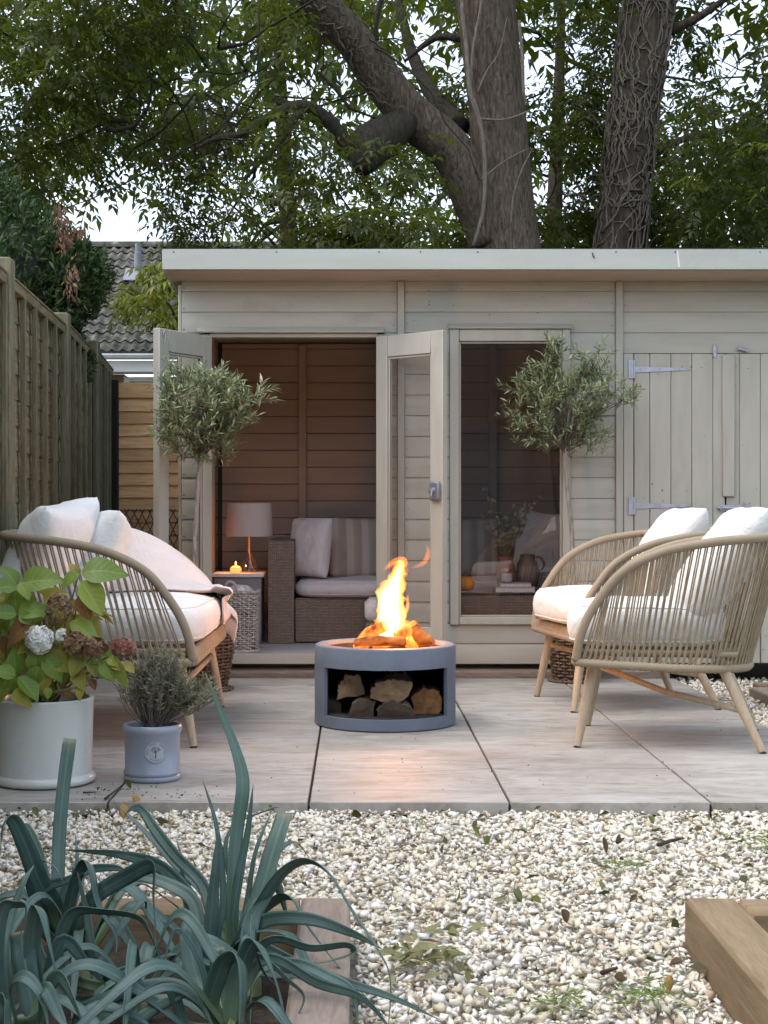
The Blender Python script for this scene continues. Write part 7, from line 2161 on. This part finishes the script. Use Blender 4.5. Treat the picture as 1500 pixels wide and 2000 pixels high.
# ------------------------------------------------------------------ olive trees
m_olb = bark_mat("olive_bark", (0.26, 0.225, 0.185), (0.42, 0.375, 0.32), (0.55, 0.50, 0.445), 40, 0.03)
m_olt = bark_mat("olive_twig", (0.10, 0.085, 0.06), (0.16, 0.14, 0.10), (0.22, 0.20, 0.15), 40, 0.2)
m_ol = leaf_mat("olive_leaf", [(0.0, (0.085, 0.120, 0.042)), (0.35, (0.140, 0.188, 0.062)), (0.65, (0.205, 0.255, 0.095)), (0.88, (0.27, 0.295, 0.165)), (1.0, (0.38, 0.40, 0.27))], 0.15, 0.42, (0.2, 0.25, 0.08), 'island', 0.45)
def olive(base, px_top, py_top, lean_pts, crown, seed, label, nleaf):
    Y = base[1]
    e = empty("olive_tree", (base[0], Y, 0.25), label=label, cat="tree", group="potted olive trees before the shed")
    b = MB(); c_ = catmull([Vector((base[0], Y, .24))] + lean_pts, 9)
    b.tube(c_, lerp_list([.0135, .0120, .0110, .0100, .007], len(c_)), 10)
    me = b.mesh("trunk", m_olb, True, 180); knobbly(me, .0015, 60, seed); mobj("trunk", me, e)
    r_ = np.random.default_rng(seed); top = lean_pts[-2]
    st = MB(); Bq, Dq, Nq, Lq = [], [], [], []
    # crown: lobes in photo pixels (cx, cy, rx, ry, weight)
    w = np.array([c[4] for c in crown], float); w /= w.sum()
    for k in range(nleaf):
        cx, cy, rx, ry, _ = crown[int(r_.choice(len(crown), p=w))]
        d = r_.normal(size=3); d /= np.linalg.norm(d); rr = r_.uniform(.35, 1.0) ** .5
        e3 = P(cx + d[0] * rx * rr, cy - d[2] * ry * rr, Y); e3.y += d[1] * rr * (rx * Y / FPX) * .95
        s0 = top + Vector((0, 0, r_.uniform(-.03, .10))); mid = s0.lerp(e3, .6) + Vector((0, 0, .02))
        out = (e3 - s0).normalized()
        L = r_.uniform(.07, .13); tdir = (out * .55 + Vector((r_.normal(0, .45), r_.normal(0, .45), r_.normal(.45, .4)))).normalized()
        tip = e3 + tdir * L * .5; s1 = e3 - tdir * L * .5
        st.tube([s1, e3, tip], [.0016, .0008], 4, cap=False)
        if k % 5 == 0: st.tube(catmull([s0, mid.lerp(s1, .3), s1], 4), [.0035, .0016], 5, cap=False)
        n = int(r_.integers(5, 9))
        for i in range(n):
            q = s1.lerp(tip, (i + .5) / n)
            sd = Vector((r_.normal(), r_.normal(), r_.normal())); sd = (sd - tdir * sd.dot(tdir)).normalized()
            for sg in (-1, 1):
                dd = (tdir * .75 + sd * sg * .75).normalized()
                Bq.append(q[:]); Dq.append(dd[:]); nn_ = Vector((r_.normal(0, .5), r_.normal(0, .5) - .3, 1)).normalized(); Nq.append(nn_[:]); Lq.append(r_.uniform(.030, .054))
    for k in range(26):     # wispy shoots that break the outline
        cx, cy, rx, ry, _ = crown[int(r_.integers(0, len(crown)))]
        a = r_.uniform(-0.5, PI + 0.5); s1 = P(cx + math.cos(a) * rx * .6, cy - math.sin(a) * ry * .6, Y); s1.y += r_.normal(0, .08)
        od = Vector((math.cos(a) + r_.normal(0, .3), r_.normal(0, .5), math.sin(a) * .8 + .25)).normalized(); L = r_.uniform(.06, .13)
        c_ = catmull([s1, s1 + od * L * .5 + Vector((0, 0, r_.normal(0, .012))), s1 + od * L], 6); st.tube(c_, [.0017, .0007], 4, cap=False)
        for i in range(3, len(c_)):
            td = (c_[i] - c_[i - 1]).normalized(); sd = Vector((r_.normal(), r_.normal(), r_.normal())); sd = (sd - td * sd.dot(td)).normalized()
            for sg in (-1, 1):
                dd = (td * .8 + sd * sg * .65).normalized(); Bq.append(c_[i][:]); Dq.append(dd[:]); Nq.append(Vector((r_.normal(0, .5), -.4, 1)).normalized()[:]); Lq.append(r_.uniform(.034, .062))
    tag(st.build("branches", m_olt, e, angle=180), kind="stuff")
    Lq = np.array(Lq)
    mobj("crown", quads_to_mesh("crown", np.array(Bq), np.array(Dq), np.array(Nq), Lq, Lq * .20, m_ol, .08), e)
    return e
Y1 = OLV[0][0][1]
olive(OLV[0][0], 0, 0, [P(381, 1085, Y1), P(384, 1000, Y1), P(387, 935, Y1), P(392, 890, Y1), P(400, 800, Y1)],
      [(405, 800, 88, 74, 5), (370, 760, 58, 44, 2), (440, 785, 42, 48, 2), (360, 850, 50, 42, 2), (412, 868, 56, 38, 2), (325, 800, 26, 60, .5), (480, 790, 24, 30, .4)], 71,
      "olive tree with a dense round silvery crown before the open left door leaf", 340)
Y2 = OLV[1][0][1]
olive(OLV[1][0], 0, 0, [P(1119, 1090, Y2), P(1114, 1010, Y2), P(1106, 930, Y2), P(1104, 885, Y2), P(1112, 800, Y2)],
      [(1100, 790, 76, 66, 5), (1050, 760, 46, 40, 1.6), (1160, 770, 56, 48, 2), (1090, 850, 66, 34, 1.6), (1080, 715, 22, 26, .5), (1168, 712, 26, 34, .7), (1225, 775, 22, 14, .3), (1010, 820, 20, 34, .5), (1150, 860, 36, 24, .6)], 83,
      "olive tree with a looser ragged crown in front of the window", 265)
# stray low shoot at the right tree's fork
# ------------------------------------------------------------------ litter on gravel and slabs
m_lfg = leaf_mat("fallen_green_leaf", [(0.0, (0.10, 0.13, 0.035)), (1.0, (0.20, 0.22, 0.07))], 0.1, 0.6, by='obj')
m_lfb = leaf_mat("fallen_brown_leaf", [(0.0, (0.045, 0.03, 0.02)), (1.0, (0.12, 0.08, 0.05))], 0.1, 0.8, by='obj')
m_lfo = leaf_mat("fallen_orange_leaf", [(0.0, (0.42, 0.20, 0.05)), (1.0, (0.50, 0.30, 0.10))], 0.2, 0.7, by='obj')
m_debris = mottled("dark_debris", [(0.3, (0.03, 0.022, 0.016)), (0.7, (0.075, 0.055, 0.04))], 40, rough=0.95)
def curled(name, mat, seed, curl):
    b = MB(); rows = []; r_ = np.random.default_rng(seed)
    for i in range(8):
        s = i / 7; w = .24 * math.sin(PI * (s * .96 + .02)) ** .8; r = []
        for k in range(5):
            u = -1 + k / 2
            r.append(Vector((u * w, s - .5, curl * (u * u * w * 1.6 + .5 * (s - .5) ** 2) + .03 * mnoise.noise(Vector((s * 4 + seed, u * 2, 0))))))
        rows.append(r)
    b.grid(rows); return b.mesh(name, mat, True, 180)
LM = {k: [curled("fallen_leaf", m, i + 3, c) for i, c in enumerate((.5, 1.1, 1.7))] for k, m in (("g", m_lfg), ("b", m_lfb), ("o", m_lfo))}
rd = np.random.default_rng(19)
LBL = {"g": "small green leaf fallen on the pale gravel", "b": "small curled brown leaf fallen on the pale gravel"}
def ground_at(py, z): return (HC - z) * FPX / (py - CY)
def drop(px, py, L, kind, z=-0.012, label=None, group=None):
    Y = ground_at(py, z); o = bpy.data.objects.new("fallen_leaf", LM[kind][int(rd.integers(0, 3))])
    o.location = (PX(px, Y), Y, z + 0.004); L *= 0.8
    o.rotation_euler = (rd.normal(0, .5), rd.normal(0, .5), rd.uniform(0, 6.28)); o.scale = (L * rd.uniform(.6, 1.0), L, L)
    COL.objects.link(o)
    tag(o, label or LBL[kind], "leaf", group or ("small green leaves on the gravel" if kind == 'g' else "small brown leaves on the gravel"))
for (px, py, L, kd, lab) in (
        (1270, 1607, .045, 'g', "green leaf on the gravel right in front of the slab under the nearer armchair"),
        (930, 1630, .05, 'g', "upper of two bright green leaves close together halfway along the gravel edge"),
        (955, 1648, .05, 'g', "lower of two bright green leaves close together halfway along the gravel edge"),
        (1010, 1760, .05, 'g', "left one of two green leaves on the gravel between the two timber beds"),
        (1048, 1765, .04, 'g', "right one of two green leaves on the gravel between the two timber beds"),
        (1100, 1798, .055, 'b', "brown leaf by itself on the gravel in front of the two green ones"),
        (1180, 1655, .06, 'b', "larger brown leaf of a touching pair behind the dark feathery sprig"),
        (1205, 1652, .05, 'b', "smaller brown leaf of a touching pair behind the dark feathery sprig"),
        (1235, 1760, .05, 'b', "dry brown leaf on the gravel off the far corner of the tan bed"),
        (1320, 1888, .04, 'b', "brown leaf tucked against the side of the tan bed"),
        (1208, 1920, .045, 'b', "dark brown leaf on the gravel beside the short twig near the tan bed"),
        (720, 1745, .04, 'b', "brown leaf on the gravel at the far end of the grey sleeper"),
        (700, 1600, .05, 'b', "brown leaf on the gravel edge straight in front of the fire pit"),
        (68, 1592, .05, 'g', "green leaf on the gravel edge in front of the white pot"),
        (40, 1730, .05, 'b', "brown leaf on the gravel behind the far sleeper of the leek bed")):
    drop(px, py, L, kd, label=lab, group="fallen leaves on the gravel")
drop(265, 1572, .06, 'o', -.010, "orange leaf on the gravel below the small blue grey pot", "single fallen leaves")
drop(232, 1590, .06, 'o', -.012, "rust coloured leaf lying on the gravel behind the blunt upright leek leaf", "single fallen leaves")
drop(250, 1538, .045, 'g', .004, "green leaf lying on the slab against the small blue grey pot", "single fallen leaves")
drop(190, 1545, .03, 'b', .004, "thin brown leaf lying on the slab at the foot of the white pot", "single fallen leaves")
drop(1308, 1930, .045, 'o', -.008, "reddish leaf on the gravel next to the tan sleeper bed", "single fallen leaves")
# heap of wilted prunings near the leeks, and sprigs of carrot-like green
m_fern = leaf_mat("feathery_green", [(0.0, (0.10, 0.17, 0.035)), (1.0, (0.17, 0.25, 0.06))], 0.25, 0.6)
m_wilt = leaf_mat("wilted_leaf", [(0.0, (0.13, 0.14, 0.055)), (0.6, (0.20, 0.20, 0.09)), (1.0, (0.28, 0.26, 0.14))], 0.15, 0.7)
def heap(name, px, py, n, sx, sy, L, mat, wr, label, hz=.03):
    Y = ground_at(py, -.02); X = PX(px, Y)
    o = np.stack([rd.normal(X, sx, n), rd.normal(Y, sy, n), np.abs(rd.normal(0, hz, n)) - .012], 1)
    d = unit(np.stack([rd.normal(size=n), rd.normal(size=n), rd.normal(0.05, .25, n)], 1)); ll = rd.uniform(*L, n)
    return tag(mobj(name, quads_to_mesh(name, o, d, unit(rd.normal(0, .5, (n, 3)) + np.array([0, -.4, 1])), ll, ll * wr, mat)), label, "leaf litter", kind="stuff")
heap("wilted_prunings", 835, 1890, 60, .045, .06, (.03, .055), m_wilt, .36, "heap of wilted olive green leaves on the gravel beside the leek bed")
heap("feathery_sprig", 1215, 1697, 90, .045, .02, (.015, .03), m_fern, .16, "dark feathery green sprig lying on the gravel between the pit and the tan bed", .01)
heap("feathery_sprig", 1270, 1962, 130, .035, .03, (.015, .03), m_fern, .16, "bright feathery sprig on the gravel just left of the tan sleeper bed", .02)
heap("feathery_sprig", 1100, 1975, 100, .045, .03, (.015, .03), m_fern, .16, "feathery green sprig on the gravel below the middle of the bed gap", .015)
heap("feathery_sprig", 1485, 1655, 60, .03, .03, (.015, .03), m_fern, .2, "green sprig on the gravel at the far side of the tan bed", .015)
def twig(pts, r, label):
    b = MB(); b.tube(catmull(pts, 4), [r, r * .6], 5); tag(b.build("twig", m_debris, angle=180), label, "twig")
def G(px, py, z=-.008):
    Y = ground_at(py, z); return Vector((PX(px, Y), Y, z))
twig([G(205, 1560, .006), G(238, 1534, .010)], .004, "black twig lying over the slab edge below the small pot")
twig([G(1285, 1650), G(1310, 1642), G(1330, 1638)], .006, "short dark twig on the gravel before the nearer armchair")
twig([G(162, 1548, .004), G(188, 1547, .004)], .003, "tiny dark twig on the slab before the white pot")
twig([G(1175, 1900), G(1205, 1890)], .005, "short twig on the gravel near the reddish leaf")
# crumbs of compost spilled round the pots
cr = MB(); n = 150
px_ = np.concatenate([rd.normal(300, 90, 60), rd.normal(180, 60, 25), rd.uniform(500, 1480, 65)]); py_ = np.concatenate([rd.uniform(1530, 1562, 60), rd.uniform(1540, 1562, 25), rd.uniform(1360, 1562, 65)])
pos = np.array([G(a, c, .001)[:] for a, c in zip(px_, py_)]); sz = rd.uniform(.0012, .0042, n) * np.where(rd.random(n) < .1, 1.7, 1)
CV, CF = scatter(pos, sz, PEB, rd)
tag(mobj("spilled_compost", np_mesh("spilled_compost", CV, CF, m_debris)), "dark compost crumbs and grit scattered over the slabs", kind="stuff")

# leaf crumbs, petals and grit lying between the chips
fr_ = np.random.default_rng(55); n = 800
X_ = fr_.uniform(-1.2, 1.7, n); Y_ = 2.5 + 2.0 * fr_.random(n) ** .6
ok = ~((X_ < 0.02) & (X_ > -1.06) & (Y_ < 3.15)) & ~((X_ > .66) & (Y_ < 3.15))
X_, Y_ = X_[ok], Y_[ok]; n = len(X_)
o = np.stack([X_, Y_, fr_.uniform(-.022, -.008, n)], 1)
d = unit(np.stack([fr_.normal(size=n), fr_.normal(size=n), fr_.normal(0, .3, n)], 1)); ll = fr_.gamma(3.0, .006, n).clip(.006, .04)
m_crumb = leaf_mat("leaf_crumb", [(0.0, (0.03, 0.022, 0.015)), (0.55, (0.09, 0.06, 0.035)), (0.8, (0.16, 0.15, 0.06)), (1.0, (0.13, 0.17, 0.05))], 0.1, 0.8)
tag(mobj("leaf_litter", quads_to_mesh("leaf_litter", o, d, unit(fr_.normal(0, .6, (n, 3)) + np.array([0, 0, 1])), ll, ll * fr_.uniform(.25, .7, n), m_crumb)), "crumbs of dry leaf scattered over the gravel", kind="stuff")
